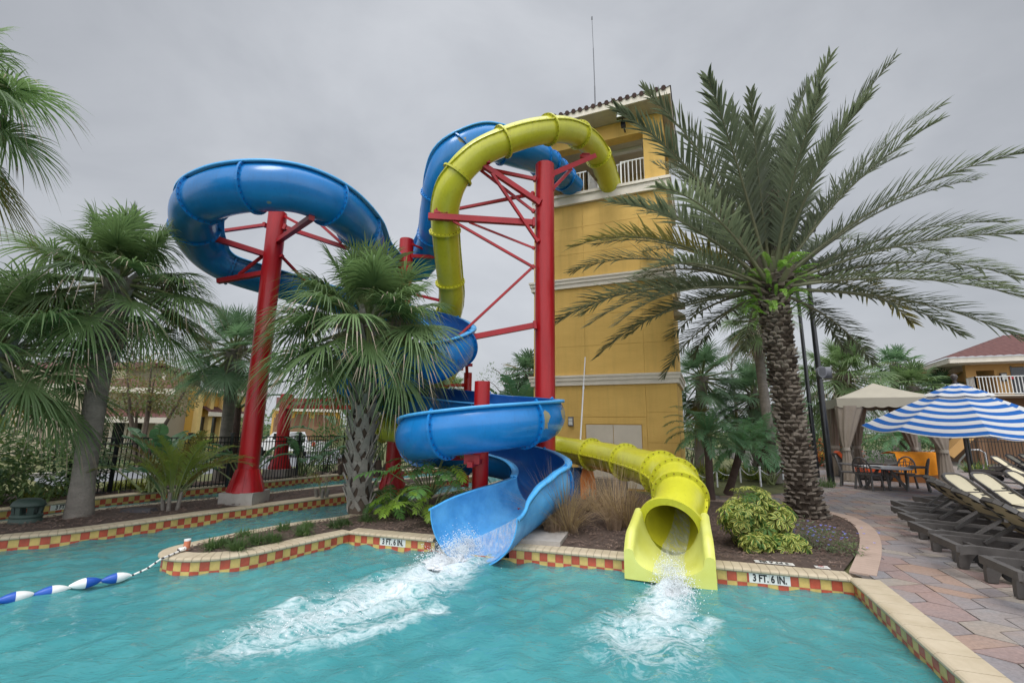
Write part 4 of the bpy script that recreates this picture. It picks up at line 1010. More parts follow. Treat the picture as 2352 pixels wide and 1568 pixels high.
tag(g.build('storage_box', mat('grey_box', (.20, .17, .14), .8), origin=(c.x, c.y, .27)), 'low dark box at the foot of the tower under the yellow tube', 'box')
# ------------------------------------------------------------------ palms
def blade(mb, base, d, side, L, w, g, mi, nseg=4, fold=.25, prof=(.35, .9, 1, .62, 0), tip_mi=None):
    """one narrow folded leaf blade: three vertices across, drooping under gravity"""
    up = d.cross(side).normalized(); vs = []; k = nseg
    for i in range(k+1):
        s_ = i/k; p = base+d*(L*s_)+V((0, 0, -g*L*s_**2.4)); q = s_*(len(prof)-1); a = min(int(q), len(prof)-2); ww = w*(prof[a]+(prof[a+1]-prof[a])*(q-a))*.5
        if i == k and ww < 1e-4: vs.append(p)
        else: vs += [p-side*ww, p-up*(ww*fold*2), p+side*ww]
    fs = []; ms = []
    for i in range(k):
        a = 3*i
        if i == k-1 and len(vs) == 3*k+1: fs += [(a, a+1, 3*k), (a+1, a+2, 3*k)]
        else: fs += [(a, a+1, a+4, a+3), (a+1, a+2, a+5, a+4)]
    if tip_mi is None: mb.add(vs, fs, mi, True)
    else: mb.add(vs, fs[:-2], mi, True); mb.add(vs, fs[-2:], tip_mi, True)
def fan_frond(mb, org, az, elev, lp, R, rng, nb=54, g=.32, w=.032, mi=0, pm=1, tip=None, spread=148, cup=.22, roll=0, sag=.18):
    ce, se = math.cos(elev), math.sin(elev); h = V((math.cos(az), math.sin(az), 0)); a = h*ce+V((0, 0, se)); y = V((-h.y, h.x, 0))
    pts = [org+a*(lp*t)+V((0, 0, -sag*lp*t*t)) for t in (0, .35, .7, 1)]
    mb.tube(pts, [.028, .020, .014, .011], 5, pm)
    a2 = (pts[3]-pts[2]).normalized(); y = M.Rotation(roll, 3, a2) @ y; nrm = a2.cross(y); H = pts[3]
    # the costa carries on into the fan and bends down
    for i in range(nb):
        f = (i+.5)/nb*2-1; phi = R_(spread)*f+rng.uniform(-.03, .03); d = (a2*math.cos(phi)+y*math.sin(phi)-nrm*(-cup*(1-abs(f)*.3))).normalized()
        c0 = H+a2*(.16*R*max(0, math.cos(phi))); side = d.cross(nrm).normalized()
        L = R*(.80+.22*math.cos(phi*.9))*rng.uniform(.88, 1.08)
        blade(mb, c0, d, side, L, w*R*1.05, g*rng.uniform(.6, 1.4), mi, 4, .3, tip_mi=tip if rng.random() < .35 else None)
def variants(kind, specs, mats):
    out = []
    for k, f in enumerate(specs):
        mb = MB(); f(mb); o = mb.build('frond', mats); out.append(o.data); bpy.data.objects.remove(o)
    return out
def mk_fan(elev, seed, g=.32, lp=.57, R=.47, **k):
    return lambda mb: fan_frond(mb, V((0, 0, 0)), 0, R_(elev), lp, R, random.Random(seed), g=g, **k)
FAN_E = [82, 66, 50, 34, 18, 2, -16, -34, -52]
FANV = [variants('fan', [mk_fan(e, 10*i+j, g=.30+.14*j+.004*(82-e)*.6, roll=(-.25, .3, .05)[j], tip=3 if e < 20 else None) for i, e in enumerate(FAN_E)], ['fan', 'petiole', 'fan_y', 'dead']) for j in range(3)]
FANB = [variants('fan', [mk_fan(e, 200+10*i+j, g=.25+.12*j, roll=(.25, -.3)[j]) for i, e in enumerate(FAN_E)], ['fan_dk', 'petiole', 'fan_y']) for j in range(2)]
FANY = variants('fan', [mk_fan(e, 300+i, g=.55) for i, e in enumerate((-20, -45, -62))], ['fan_y', 'petiole'])
FAND = variants('fan', [mk_fan(e, 320+i, g=.7, nb=24) for i, e in enumerate((-50, -66, -76))], ['dead', 'petiole'])
def place(name, data, parent, loc, rz, sc, tilt=(0, 0)):
    o = bpy.data.objects.new(name, data); col.objects.link(o); o.parent = parent; o.location = loc; o.rotation_euler = (tilt[0], tilt[1], rz); o.scale = (sc, sc, sc); return o
def boots(mb, pts, rad, rng, rows, per, L, out, mi=0, wd=.12, th=.03, z0=0):
    """old leaf bases crossing over one another up the trunk"""
    tot = len(pts)-1; k = 0
    for r_ in range(rows):
        for q in range(per):
            s_ = (r_+q/per)/rows*tot; i = min(int(s_), tot-1); p = pts[i].lerp(pts[i+1], s_-i); t = (pts[i+1]-pts[i]).normalized(); az = q*2*math.pi/per+r_*math.pi/per*1.0+rng.uniform(-.12, .12)
            h = V((math.cos(az), math.sin(az), 0)); y = V((-h.y, h.x, 0)); R = rad(s_/tot)
            for sg in (-1, 1):                      # split base: two legs of a V joining upward
                a = p+h*(R*.92)+y*(sg*wd*1.35)-t*(L*.25); b_ = p+h*(R+out*.35)+y*(sg*wd*.25)+t*(L*.35); c = p+h*(R+out)+y*(sg*wd*.15)+t*(L*rng.uniform(.75, 1.05))
                for (u0, w0), (u1, w1) in (((a, wd*.55), (b_, wd*.8)), ((b_, wd*.8), (c, wd*.42))):
                    d = (u1-u0).normalized(); s2 = d.cross(h).normalized(); n2 = s2.cross(d)
                    mb.add([u0-s2*w0*.5, u0+s2*w0*.5, u1+s2*w1*.5, u1-s2*w1*.5, u0-s2*w0*.5-h*th, u0+s2*w0*.5-h*th, u1+s2*w1*.5-h*th, u1-s2*w1*.5-h*th], [(0, 1, 2, 3), (7, 6, 5, 4), (0, 4, 5, 1), (1, 5, 6, 2), (2, 6, 7, 3), (3, 7, 4, 0)], mi)
def strands(mb, c, n, L, rng, sp=.3, mi=0, r=.006):
    for i in range(n):
        a = rng.uniform(0, 6.28); d = V((math.cos(a)*sp*rng.random(), math.sin(a)*sp*rng.random(), 0)); p = V(c)+d*.5; pts = [p]
        q = V((d.x, d.y, -.2))
        for k in range(4):
            q = q*.7+V((rng.uniform(-.12, .12), rng.uniform(-.12, .12), -.32)); p = p+q*(L*.28); pts.append(p)
        mb.tube(pts, [r, r*.9, r*.8, r*.6, r*.3], 3, mi, False)
def fan_palm(label, base, top, R, n, tr=.17, style='smooth', bank=0, seed=1, name='sabal_palm', emin=-52, group='fan palms around the slides', sub=None, lean_mid=None, moss=0, dead=3, far=False):
    rng = random.Random(seed); base = V(base); top = V(top); root = thing(name, label, 'palm tree', base, group)
    mid = (base+top)/2+(V(lean_mid) if lean_mid else V((0, 0, 0))); cp = [base.lerp(mid, t).lerp(mid.lerp(top, t), t) for t in [i/14 for i in range(15)]]
    mb = MB(); rr = [tr*(1.25 if i == 0 else 1.08 if i == 1 else 1) for i in range(15)]
    for i in range(11, 15): rr[i] = tr*(1+.12*(i-10))
    mb.tube(cp, rr, 14 if not far else 8, 0)
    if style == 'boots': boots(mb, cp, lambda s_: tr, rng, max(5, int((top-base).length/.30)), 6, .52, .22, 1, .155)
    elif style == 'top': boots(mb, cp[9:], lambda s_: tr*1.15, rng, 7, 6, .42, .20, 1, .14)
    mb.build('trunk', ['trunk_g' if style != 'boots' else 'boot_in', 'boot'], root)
    off = top-base; V_ = FANV if bank == 0 else FANB
    if far:
        cb = MB()
        for i in range(n):
            s_ = i/(n-1); e = R_(84-(84-emin)*s_**.85); fan_frond(cb, top, i*2.39996+rng.uniform(-.3, .3), e, R*.5, R*.52, rng, nb=20, g=.35, w=.085, mi=0 if rng.random() < .9 else 2, pm=1)
        cb.build('crown', ['fan' if bank == 0 else 'fan_dk', 'petiole', 'fan_y'], root); return root
    for i in range(n):
        s_ = i/(n-1); e = 84-(84-emin)*s_**.85; k = min(range(len(FAN_E)), key=lambda q: abs(FAN_E[q]-e)); az = i*2.39996+rng.uniform(-.25, .25)
        data = V_[rng.randrange(len(V_))][k]
        if s_ > .9 and rng.random() < .35: data = FANY[rng.randrange(3)]
        place('frond', data, root, off+V((0, 0, -.10*s_*R)), az, R*rng.uniform(.88, 1.1), (rng.uniform(-.1, .1), rng.uniform(-.1, .1)))
    for i in range(dead): place('frond', FAND[i % 3], root, off+V((0, 0, -.16*R)), rng.uniform(0, 6.28), R*.7)
    if moss:
        for i in range(moss):
            cb = MB(); a = rng.uniform(0, 6.28); strands(cb, top+V((math.cos(a)*R*.38, math.sin(a)*R*.38, rng.uniform(-.1, .35)*R)), 60, R*.42, rng, .4); cb.build('seed_stalks', 'dead', root)
    return root
g0 = gz(824, 1176, .27)
fan_palm('large fan palm with criss-cross leaf bases on its trunk in the middle of the island', g0, gy(843, 735, 12.1), 2.65, 62, .22, 'boots', 0, 3, moss=6, dead=1, emin=-40)
g0 = gz(180, 1188, .27)
fan_palm('tall fan palm with a bare grey leaning trunk beside the green speaker', g0, gy(272, 640, 11.4), 2.4, 52, .225, 'top', 0, 5, moss=2, lean_mid=(-.12, 0, 0), dead=1, emin=-40)
fan_palm('low fan palm crown at the left edge with drooping leaves over the shrubs', gz(-75, 1180, .27), gy(-5, 800, 9.9), 2.4, 36, .20, 'top', 0, 7, moss=1, dead=1, emin=-45)
fan_palm('nearest fan palm with long leaves hanging into the upper left corner', V((-8.3, 6.6, .2)), gy(-215, 160, 6.9), 2.2, 48, .2, 'top', 0, 9, moss=0, dead=0, emin=-75)
fan_palm('shorter fan palm with a rough grey trunk behind the tall red post', gz(503, 1104, .27), gy(537, 800, 16.9), 1.95, 40, .21, 'smooth', 1, 11, moss=1, lean_mid=(.15, 0, 0), dead=1)
fan_palm('slim fan palm on a thin pale trunk half hidden by the date palm trunk', gz(1784, 1108, .27), gy(1735, 735, 20.2), 1.75, 34, .20, 'smooth', 0, 13, moss=1, lean_mid=(-.1, 0, 0), dead=1)
fan_palm('fan palm with a short booted trunk just right of the slim pale trunk', V((13.1, 24.5, .2)), gy(1735, 905, 24.0), 2.3, 34, .30, 'boots', 1, 15, dead=1)
fan_palm('bushy fan palm crown close to the right side of the yellow tower', V((9.8, 24.5, .2)), gy(1612, 865, 24.5), 2.4, 36, .24, 'smooth', 1, 17, dead=2)
fan_palm('big fan palm rising behind the tan cabana roof beside the speaker pole', V((19.6, 27, .2)), gy(1935, 862, 27), 2.9, 42, .30, 'boots', 0, 19, moss=1, dead=2)
fan_palm('distant fan palm with a round crown seen over the cabana', V((33, 40, .2)), gy(2056, 838, 40), 2.4, 30, .28, 'smooth', 1, 21, far=True)
fan_palm('distant low fan palm between the cabana peak and the striped umbrella', V((29.5, 34, .2)), gy(2096, 888, 34), 2.6, 30, .28, 'smooth', 0, 22, far=True)
fan_palm('distant fan palm with upright leaves at the right slope of the umbrella', V((33.0, 36, .2)), gy(2160, 892, 36), 2.1, 26, .26, 'smooth', 1, 27, far=True)
fan_palm('fan palm showing behind the big red post and the paddle leaves', V((1.2, 27, .2)), gy(1216, 858, 27), 1.9, 30, .24, 'smooth', 1, 23, far=True)
fan_palm('tiny distant fan palm framed by the middle blue turn', V((-5.3, 44, .2)), gy(1042, 893, 44), 1.9, 26, .25, 'smooth', 0, 25, far=True)
# ------------------------------------------------------------------ feather palms
def feather(mb, org, az, elev, L, rng, bend=40, pairs=60, ll=.13, w=.011, vee=.55, g=.12, mi=0, pm=1, rb=.012, start=.16, fwd=(62, 28), broken=.0, seg=3, bare=1.0):
    h = V((math.cos(az), math.sin(az), 0)); y = V((-h.y, h.x, 0)); N = 16; pts = [V(org)]; ds = []
    for i in range(N):
        s_ = (i+.5)/N; e = elev-R_(bend)*s_**1.6; ds.append(h*math.cos(e)+V((0, 0, math.sin(e)))); pts.append(pts[-1]+ds[-1]*(L/N))
    mb.tube(pts, [max(.0012*L, rb*L*(1-i/N)**1.1*(.35+.65*(1-i/N))+.0012*L) for i in range(N+1)], 5, pm)
    for k in range(pairs):
        s_ = start+(1-start)*((k+.5)/pairs); q = s_*N; i = min(int(q), N-1); p = pts[i].lerp(pts[i+1], q-i); d = ds[i]; u = y.cross(d)*-1
        if u.z < 0 and abs(elev) < 1.2: u = -u
        u = d.cross(y); u = u if u.dot(V((0, 0, 1))) >= -.3 else u
        fw = R_(fwd[0]+(fwd[1]-fwd[0])*s_**1.3); prof = min(1, .55+1.6*(s_-start)) if s_ < .45 else 1-.62*((s_-.45)/.55)**2.0
        for sg in (-1, 1):
            if rng.random() < broken: continue
            v = vee*rng.uniform(.3, 1.3); dd = (d*math.cos(fw)+(y*sg*math.cos(v)-u*-math.sin(v))*math.sin(fw)).normalized(); dd = (dd+V((rng.gauss(0, .085), rng.gauss(0, .085), rng.gauss(0, .085)))).normalized()
            side = dd.cross(u)
            if side.length < .05: side = dd.cross(y)
            side.normalize(); blade(mb, p, dd, side, L*ll*prof*rng.uniform(.85, 1.12), w*L, g, mi, seg, .15, (.55, 1, .8, 0))
def date_frond(e, seed, bend, my=False): return lambda mb: feather(mb, V((0, 0, 0)), 0, R_(e), 1.0, random.Random(seed), bend, 66, .160, .0100, .75, .15, 0, 1, .011, .17, (56, 24), .05)
DE = [84, 70, 56, 42, 30, 20, 10, 2, -8]
DATEV = [variants('date', [date_frond(e, 400+10*i+j, (20, 24, 30, 34, 38, 40, 40, 38, 34)[i]+6*j) for i, e in enumerate(DE)], ['date', 'rachis']) for j in range(2)]
DATEY = variants('date', [date_frond(e, 450+i, b_) for i, (e, b_) in enumerate(((26, 55), (14, 55), (4, 48)))], ['date_y', 'rachis'])
dbase = gz(1855, 1186, .27); dtop = gy(1768, 628, 12.1)
dp = thing('date_palm', 'huge date palm with long feather leaves and a knobbly trunk in the mulch bed', 'palm tree', dbase)
rng = random.Random(33)
mid = dbase.lerp(dtop, .5)+V((-.10, 0, 0)); cp = [dbase.lerp(mid, t).lerp(mid.lerp(dtop, t), t) for t in [i/20 for i in range(21)]]
def drad(s_): return .325+.14*max(0, 1-s_*7)+.0*s_+(.07*max(0, (s_-.80)/.2))
mb = MB(); mb.tube(cp, [drad(i/20)*.93 for i in range(21)], 20, 1)
rows_, per = 58, 10
for r_ in range(rows_):
    for q in range(per):
        s_ = (r_+.5)/rows_; x = s_*20; i = min(int(x), 19); p = cp[i].lerp(cp[i+1], x-i); az = (q+.5*(r_ % 2))*6.2832/per+rng.uniform(-.1, .1); h = V((math.cos(az), math.sin(az), 0)); y = V((-h.y, h.x, 0)); R = drad(s_)*.93
        w_ = R*6.28/per*.5*rng.uniform(.6, 1.15); o_ = .055+.06*rng.random()+(.10 if s_ > .9 else 0); hh = .048*rng.uniform(.6, 1.35); z = V((0, 0, 1))
        c = p+h*R; mi = 0 if rng.random() < .82 else 1
        vs = [c-y*w_-z*hh, c+y*w_-z*hh, c+y*w_*1.0+z*hh*.5, c-y*w_*1.0+z*hh*.5, c-y*w_*.62-z*hh*.1+h*o_, c+y*w_*.62-z*hh*.1+h*o_, c+y*w_*.5+z*hh*.95+h*o_*1.15, c-y*w_*.5+z*hh*.95+h*o_*1.15]
        vs = [v+V((rng.gauss(0, .008), rng.gauss(0, .008), rng.gauss(0, .010))) for v in vs]
        mb.add(vs, [(4, 5, 6, 7), (0, 1, 5, 4), (1, 2, 6, 5), (2, 3, 7, 6), (3, 0, 4, 7)], mi)
mb.build('trunk', ['date_t', 'date_d'], dp)
mb = MB()                                         # stubs of cut leaves under the crown
for i in range(60):
    az = i*2.39996; h = V((math.cos(az), math.sin(az), 0)); p = dtop+V((0, 0, -.55+.75*(i/60)))+h*.28; e = R_(40+35*i/60); d = h*math.cos(e)+V((0, 0, math.sin(e))); L = rng.uniform(.3, .75); y = V((-h.y, h.x, 0)); u = d.cross(y)
    mb.add([p-y*.11-u*.03, p+y*.11-u*.03, p+y*.11+u*.03, p-y*.11+u*.03, p+d*L-y*.05-u*.02, p+d*L+y*.05-u*.02, p+d*L+y*.05+u*.02, p+d*L-y*.05+u*.02], [(0, 1, 5, 4), (1, 2, 6, 5), (2, 3, 7, 6), (3, 0, 4, 7), (4, 5, 6, 7)], 0 if rng.random() < .6 else 1)
mb.build('leaf_bases', ['date_t', 'rachis'], dp)
mb = MB()
for i in range(110):                               # bright fern growing round the neck of the palm
    az = rng.uniform(0, 6.28); h = V((math.cos(az), math.sin(az), 0)); zf = rng.random(); p = dtop+h*(.40)+V((0, 0, -1.25+1.25*zf)); feather(mb, p, az+rng.uniform(-.6, .6), R_(rng.uniform(-5, 70)), rng.uniform(.65, 1.05)*(.55+.45*zf), rng, 80, 22, .13, .032, .1, .1, 0, 0, .010, .08, (75, 60), 0, 2)
tag(mb.build('fern', 'fern', origin=dtop), 'bright green fern growing round the neck of the date palm', 'fern')
off = dtop-dbase; ND = 90
for i in range(ND):
    s_ = i/(ND-1); e = 86-(86+6)*s_**.86; k = min(range(len(DE)), key=lambda q: abs(DE[q]-e)); az = i*2.39996+.5+rng.uniform(-.12, .12)
    face_ = -math.sin(az)          # towards the pool
    if e < 48 and face_ > .70: continue
    if 22 < e < 66 and math.cos(az) < -.72 and i % 3: continue
    data = DATEV[rng.randrange(2)][k]
    if .45 < s_ < .95 and rng.random() < .26: data = DATEY[rng.randrange(3)]
    place('frond', data, dp, off+V((math.cos(az)*.2, math.sin(az)*.2, -.15-.35*s_)), az, (6.3-1.0*max(0, face_))*rng.uniform(.85, 1.05)*(.88 if s_ > .8 else 1), (rng.uniform(-.08, .08), rng.uniform(-.06, .06)))
for a in (-1.9, -1.3): mb = MB(); strands(mb, dtop+V((math.cos(a)*.5, math.sin(a)*.5, 2.2)), 60, 1.2, rng, .4); mb.build('seed_stalks', 'dead', dp)
# pygmy date palms
def pygmy(label, base, top, L, n, seed, tr=.12, m='pyg', group='pygmy date palms beside the tower'):
    rng = random.Random(seed); base = V(base); top = V(top); o = thing('pygmy_date_palm', label, 'palm tree', base, group); mb = MB(); mid = (base+top)/2; mb.tube([base, base.lerp(mid, .5), mid, mid.lerp(top, .5), top], [tr*1.25, tr, tr*.95, tr*.95, tr*1.1], 10); mb.build('trunk', 'dtrunk', o)
    cb = MB()
    for i in range(n):
        s_ = i/(n-1); feather(cb, top, i*2.39996+rng.uniform(-.2, .2), R_(82-88*s_), L*rng.uniform(.85, 1.1), rng, 85-15*s_, 38, .19, .016, .25, .3, 0, 1, .008, .12, (60, 40), 0)
    cb.build('crown', [m, 'petiole'], o); return o
pygmy('pygmy date palm with dark arching fronds beside the yellow tube bend', gz(1632, 1145, .3), gy(1625, 1002, 14.7), 1.5, 32, 51)
pygmy('leaning pygmy date palm with a brown trunk behind the variegated shrub', gz(1672, 1134, .3), gy(1702, 1032, 15.6), 1.5, 28, 52, .13)
pygmy('low feathery palm with no visible trunk right behind the cabana', V((27.5, 31, .2)), gy(2070, 1010, 30), 2.4, 30, 53, .2)
pygmy('small feathery palm behind the leaning pygmy palm and the thin trunk', V((11.3, 20.2, .2)), gy(1750, 1015, 20.2), 1.8, 30, 54, .12)
# ------------------------------------------------------------------ paddle-leaf plants, areca, philodendron
def paddle(mb, org, az, elev, lp, L, W, rng, bend=55, mi=0, pm=1, torn=.5):
    h = V((math.cos(az), math.sin(az), 0)); y0 = V((-h.y, h.x, 0)); e = elev; p = V(org); pts = [p]
    for i in range(4): p = p+(h*math.cos(e)+V((0, 0, math.sin(e))))*(lp/4); pts.append(p); e -= R_(3)
    mb.tube(pts, [.045, .038, .03, .025, .02], 6, pm)
    N = 11; mids = [p]; ds = []
    for i in range(N):
        e -= R_(bend)/N*(.4+1.2*i/N); d = h*math.cos(e)+V((0, 0, math.sin(e))); ds.append(d); mids.append(mids[-1]+d*(L/N))
    mb.tube(mids, [.018*(1-i/(N+1)) for i in range(N+1)], 4, pm, False)
    for sg in (-1, 1):
        ofs = 0
        for i in range(N):
            w0 = W*math.sin(math.pi*min(.97, (i+.35)/(N+.3)))**.6*.5; w1 = W*math.sin(math.pi*min(.985, (i+1.35)/(N+.3)))**.6*.5; d = ds[i]; u = d.cross(y0)*-1; u = u if u.z > 0 else -u
            tear = rng.random() < torn; dr = rng.uniform(-.45, .1) if tear else -.12; fw = .25+(rng.uniform(-.1, .2) if tear else 0)
            s0 = (y0*sg+u*(.35+dr)+d*fw).normalized(); gp = d*(L/N*.12) if tear else V((0, 0, 0))
            a, b_ = mids[i], mids[i+1]; m0 = a+s0*(w0*.55)+u*.03; m1 = b_+s0*(w1*.55)+u*.03
            mb.add([a, b_, m1-gp*.4, m0+gp*.4, b_+s0*w1-gp+V((0, 0, -.10*w1)), a+s0*w0+gp+V((0, 0, -.10*w0))], [(0, 1, 2, 3), (3, 2, 4, 5)] if sg < 0 else [(3, 2, 1, 0), (5, 4, 2, 3)], mi, True)
def paddle_plant(label, base, H, n, seed, leafL=1.1, W=.42, trunk=0, name='bird_of_paradise', spread=.25, emin=35):
    rng = random.Random(seed); base = V(base); o = thing(name, label, 'plant', base, 'big paddle-leaved plants'); mb = MB()
    if trunk:
        tb = MB(); tb.tube([base, base+V((.1, 0, trunk*.5)), base+V((.05, 0, trunk))], [.16, .13, .12], 10)
        for k in range(3): tb.tube([base+V((.25*math.cos(k*2.1), .25*math.sin(k*2.1), 0)), base+V((.4*math.cos(k*2.1), .3*math.sin(k*2.1), trunk*.8))], [.09, .08], 7)
        tb.build('stem', 'dtrunk', o)
    for i in range(n):
        az = i*2.39996+rng.uniform(-.4, .4); e = R_(rng.uniform(emin, 86)); lp = H*rng.uniform(.45, .62); paddle(mb, base+V((rng.uniform(-spread, spread), rng.uniform(-spread, spread), trunk)), az, e, lp, leafL*rng.uniform(.75, 1.15), W*rng.uniform(.8, 1.15), rng)
    mb.build('leaves', ['banana', 'petiole'], o); return o
paddle_plant('paddle-leaved tree with torn leaves fanning out left of the short fan palm', V((-11.2, 18.8, .2)), 2.3, 11, 61, 1.5, .5, 2.9, 'traveller_tree', .12, 25)
paddle_plant('broad-leaved paddle plant by the fence behind the yellow feathery clump', gz(352, 1128, .3), 2.1, 12, 62, 1.25, .55)
paddle_plant('paddle plant low against the tall red post and the short fan palm', V((-9.5, 16.9, .25)), 1.9, 10, 63, 1.1, .45)
paddle_plant('dark paddle plant leaning over the base of the distant red post', gz(700, 1092, .3), 2.2, 12, 64, 1.1, .45)
paddle_plant('tall upright paddle plant with brown stems left of the booted palm trunk', V((-7.6, 21.6, .25)), 3.6, 14, 65, 1.5, .55, .9)
paddle_plant('paddle plant with dry brown stems beside the red post behind the front palm', V((-5.9, 20.8, .25)), 2.6, 10, 66, 1.2, .4, .7)
paddle_plant('tall paddle-leaved plant standing right beside the tower edge and big red post', V((.35, 24.5, .25)), 4.0, 8, 67, 2.0, .75, 1.0, spread=.15, emin=70)
paddle_plant('broad-leaved paddle plant under the pygmy palm with reddish stalks', gz(1770, 1112, .3), 1.1, 9, 68, .9, .2, 0, 'bromeliad', .1, 45)
def areca(label, base, H, n, seed, m='areca', name='areca_palm', group=None, pairs=46, ll=.17, stems=5):
    rng = random.Random(seed); base = V(base); o = thing(name, label, 'plant', base, group); sb = MB(); mb = MB()
    for k in range(stems):
        a = k*6.28/stems; p = base+V((.16*math.cos(a), .16*math.sin(a), 0)); sb.tube([p, p+V((.05*math.cos(a), .05*math.sin(a), H*.24))], [.05, .04], 8)
    sb.build('stems', 'trunk_g', o)
    for i in range(n):
        a = i*2.39996; r = .2*math.sqrt(rng.random()); feather(mb, base+V((r*math.cos(a), r*math.sin(a), H*.15)), a+rng.uniform(-.3, .3), R_(rng.uniform(55, 88)), H*rng.uniform(.7, 1.1), rng, rng.uniform(45, 85), pairs, ll, .013, .6, .2, 0 if rng.random() < .85 else 2, 1, .008, .22, (55, 35), .03)
    mb.build('fronds', [m, 'petiole', 'fan_y'], o); return o
areca('yellow-green feathery palm clump on the island between two palm trunks', gz(392, 1172, .27), 1.9, 34, 71)
areca('small wilted palm shoots with dry hanging leaves left of the booted trunk', gz(738, 1140, .27), .95, 8, 72, 'dead', 'withered_palm', None, 18, .2, 6)
def philo(label, base, n, H, seed, m1='phil', m2='lime', lime=.2, size=.55):
    rng = random.Random(seed); base = V(base); o = thing('philodendron', label, 'plant', base, 'split-leaf philodendrons under the blue slide'); mb = MB()
    for i in range(n):
        a = i*2.39996+rng.uniform(-.3, .3); e = R_(rng.uniform(25, 80)); d = V((math.cos(a)*math.cos(e), math.sin(a)*math.cos(e), math.sin(e))); L = H*rng.uniform(.55, 1.05); pts = [base, base+d*L*.5+V((0, 0, .03)), base+d*L]
        mb.tube(pts, [.018, .014, .010], 5, 2); mi = 1 if rng.random() < lime else 0
        feather(mb, pts[-1], a, R_(rng.uniform(-35, 15)), size*rng.uniform(.7, 1.2), rng, 35, 9, .42, .085, .12, .25, mi, 2, .016, .02, (78, 35), 0, 3)
    mb.build('leaves', [m1, m2, 'petiole'], o); return o
philo('dark split-leaf philodendron spreading in front of the blue spiral', gy(985, 1145, 11.4)*1+V((0, 0, 0)), 26, 1.25, 81, lime=.08, size=.62)
philo('lime green split-leaf philodendron beside the blue flume mouth', gz(985, 1196, .28), 24, 1.05, 82, lime=.9, size=.5)
philo('low philodendron with small bright leaves near the booted trunk', gz(905, 1188, .28), 16, .6, 83, lime=.5, size=.42)
philo('dark philodendron right beside the booted palm trunk', gz(895, 1168, .28), 14, .85, 84, lime=.0, size=.5)
# ------------------------------------------------------------------ leaf-cloud shrubs and trees
def cloud(mb, blobs, n, size, rng, mis, shell=.55, asp=2.2, droop=.2):
    W = [b_[1][0]*b_[1][1]+b_[1][2]**2 for b_ in blobs]
    for i in range(n):
        c, r = rng.choices(blobs, W)[0]; d = V((rng.gauss(0, 1), rng.gauss(0, 1), rng.gauss(0, 1))).normalized(); k = shell+(1-shell)*rng.random()**.5
        k *= 1+.25*mathutils.noise.noise(d*2.3+V(c)); p = V(c)+V((d.x*r[0], d.y*r[1], d.z*r[2]))*k
        L = size*rng.uniform(.65, 1.35); f = (d+V((rng.gauss(0, .6), rng.gauss(0, .6), rng.gauss(0, .5)-droop))).normalized(); s_ = f.cross(V((rng.gauss(0, .5), rng.gauss(0, .5), 1))).normalized(); u = s_.cross(f); w = L/asp/2
        mb.add([p, p+f*L*.5+s_*w+u*w*.35, p+f*L, p+f*L*.5-s_*w+u*w*.35], [(0, 1, 2), (0, 2, 3)], rng.choice(mis), False)
def bush(label, base, blobs, n, size, mats, seed, name='shrub', cat='shrub', group=None, stems=5, asp=2.2, th=.03, shell=.45):
    rng = random.Random(seed); base = V(base); o = thing(name, label, cat, base, group); mb = MB(); bl = [(base+V(c), r) for c, r in blobs]; cloud(mb, bl, n, size, rng, list(range(len(mats))), shell, asp)
    mb.build('foliage', mats, o); sb = MB()
    for k in range(stems):
        c, r = bl[k % len(bl)]; q = c+V((rng.uniform(-.4, .4)*r[0], rng.uniform(-.4, .4)*r[1], rng.uniform(0, .6)*r[2])); m_ = base.lerp(q, .5)+V((rng.gauss(0, .08), rng.gauss(0, .08), 0)); sb.tube([base+V((rng.gauss(0, .06), rng.gauss(0, .06), -.02)), m_, q], [th, th*.8, th*.35], 6)
    sb.build('stems', 'twig', o); return o
# variegated schefflera: whorls of leaflets
sb_ = gz(1738, 1258, .28); rng = random.Random(91); sch = thing('schefflera', 'round yellow-green variegated shrub in front of the date palm trunk', 'shrub', sb_); mb = MB()
BLB = [(V((.05, .25, .72)), (.55, .5, .46)), (V((-.28, .0, .62)), (.42, .4, .35)), (V((.40, .05, .58)), (.42, .4, .36)), (V((.1, .2, .40)), (.72, .5, .40)), (V((-.15, -.34, .18)), (.30, .22, .2)), (V((.42, -.36, .18)), (.36, .24, .2))]
BLB = [(c*.93, tuple(q*.9 for q in r)) for c, r in BLB]
for i in range(470):
    c, r = rng.choice(BLB); d = V((rng.gauss(0, 1), rng.gauss(0, 1), rng.gauss(.25, 1))).normalized(); k = .62+.42*rng.random()**.6; p = sb_+c+V((d.x*r[0], d.y*r[1], d.z*r[2]))*k
    if p.z < .3: continue
    nrm = (d+V((0, 0, .7))+V((rng.gauss(0, .3), rng.gauss(0, .3), 0))).normalized(); a = nrm.orthogonal().normalized(); b_ = nrm.cross(a); nl = rng.randint(6, 8); L = rng.uniform(.10, .165); yl = rng.random() < .88
    for q in range(nl):
        w = 6.2832*q/nl+rng.uniform(-.15, .15); f = (a*math.cos(w)+b_*math.sin(w)-nrm*.35).normalized(); s_ = f.cross(nrm).normalized(); hw = L*.19; q0 = p+f*.015
        for sg in (-1, 1):
            mb.add([q0, q0+f*L*.55+s_*sg*hw*.42, q0+f*L], [(0, 1, 2) if sg > 0 else (2, 1, 0)], 0)
            mb.add([q0, q0+f*L*.55+s_*sg*hw*.42, q0+f*L, q0+f*L*.6+s_*sg*hw+nrm*.008], [(0, 1, 3), (1, 2, 3)] if sg < 0 else [(3, 1, 0), (3, 2, 1)], 1 if yl and rng.random() < .85 else 0)
mb.build('foliage', ['varg', 'vary'], sch)
tb = MB()
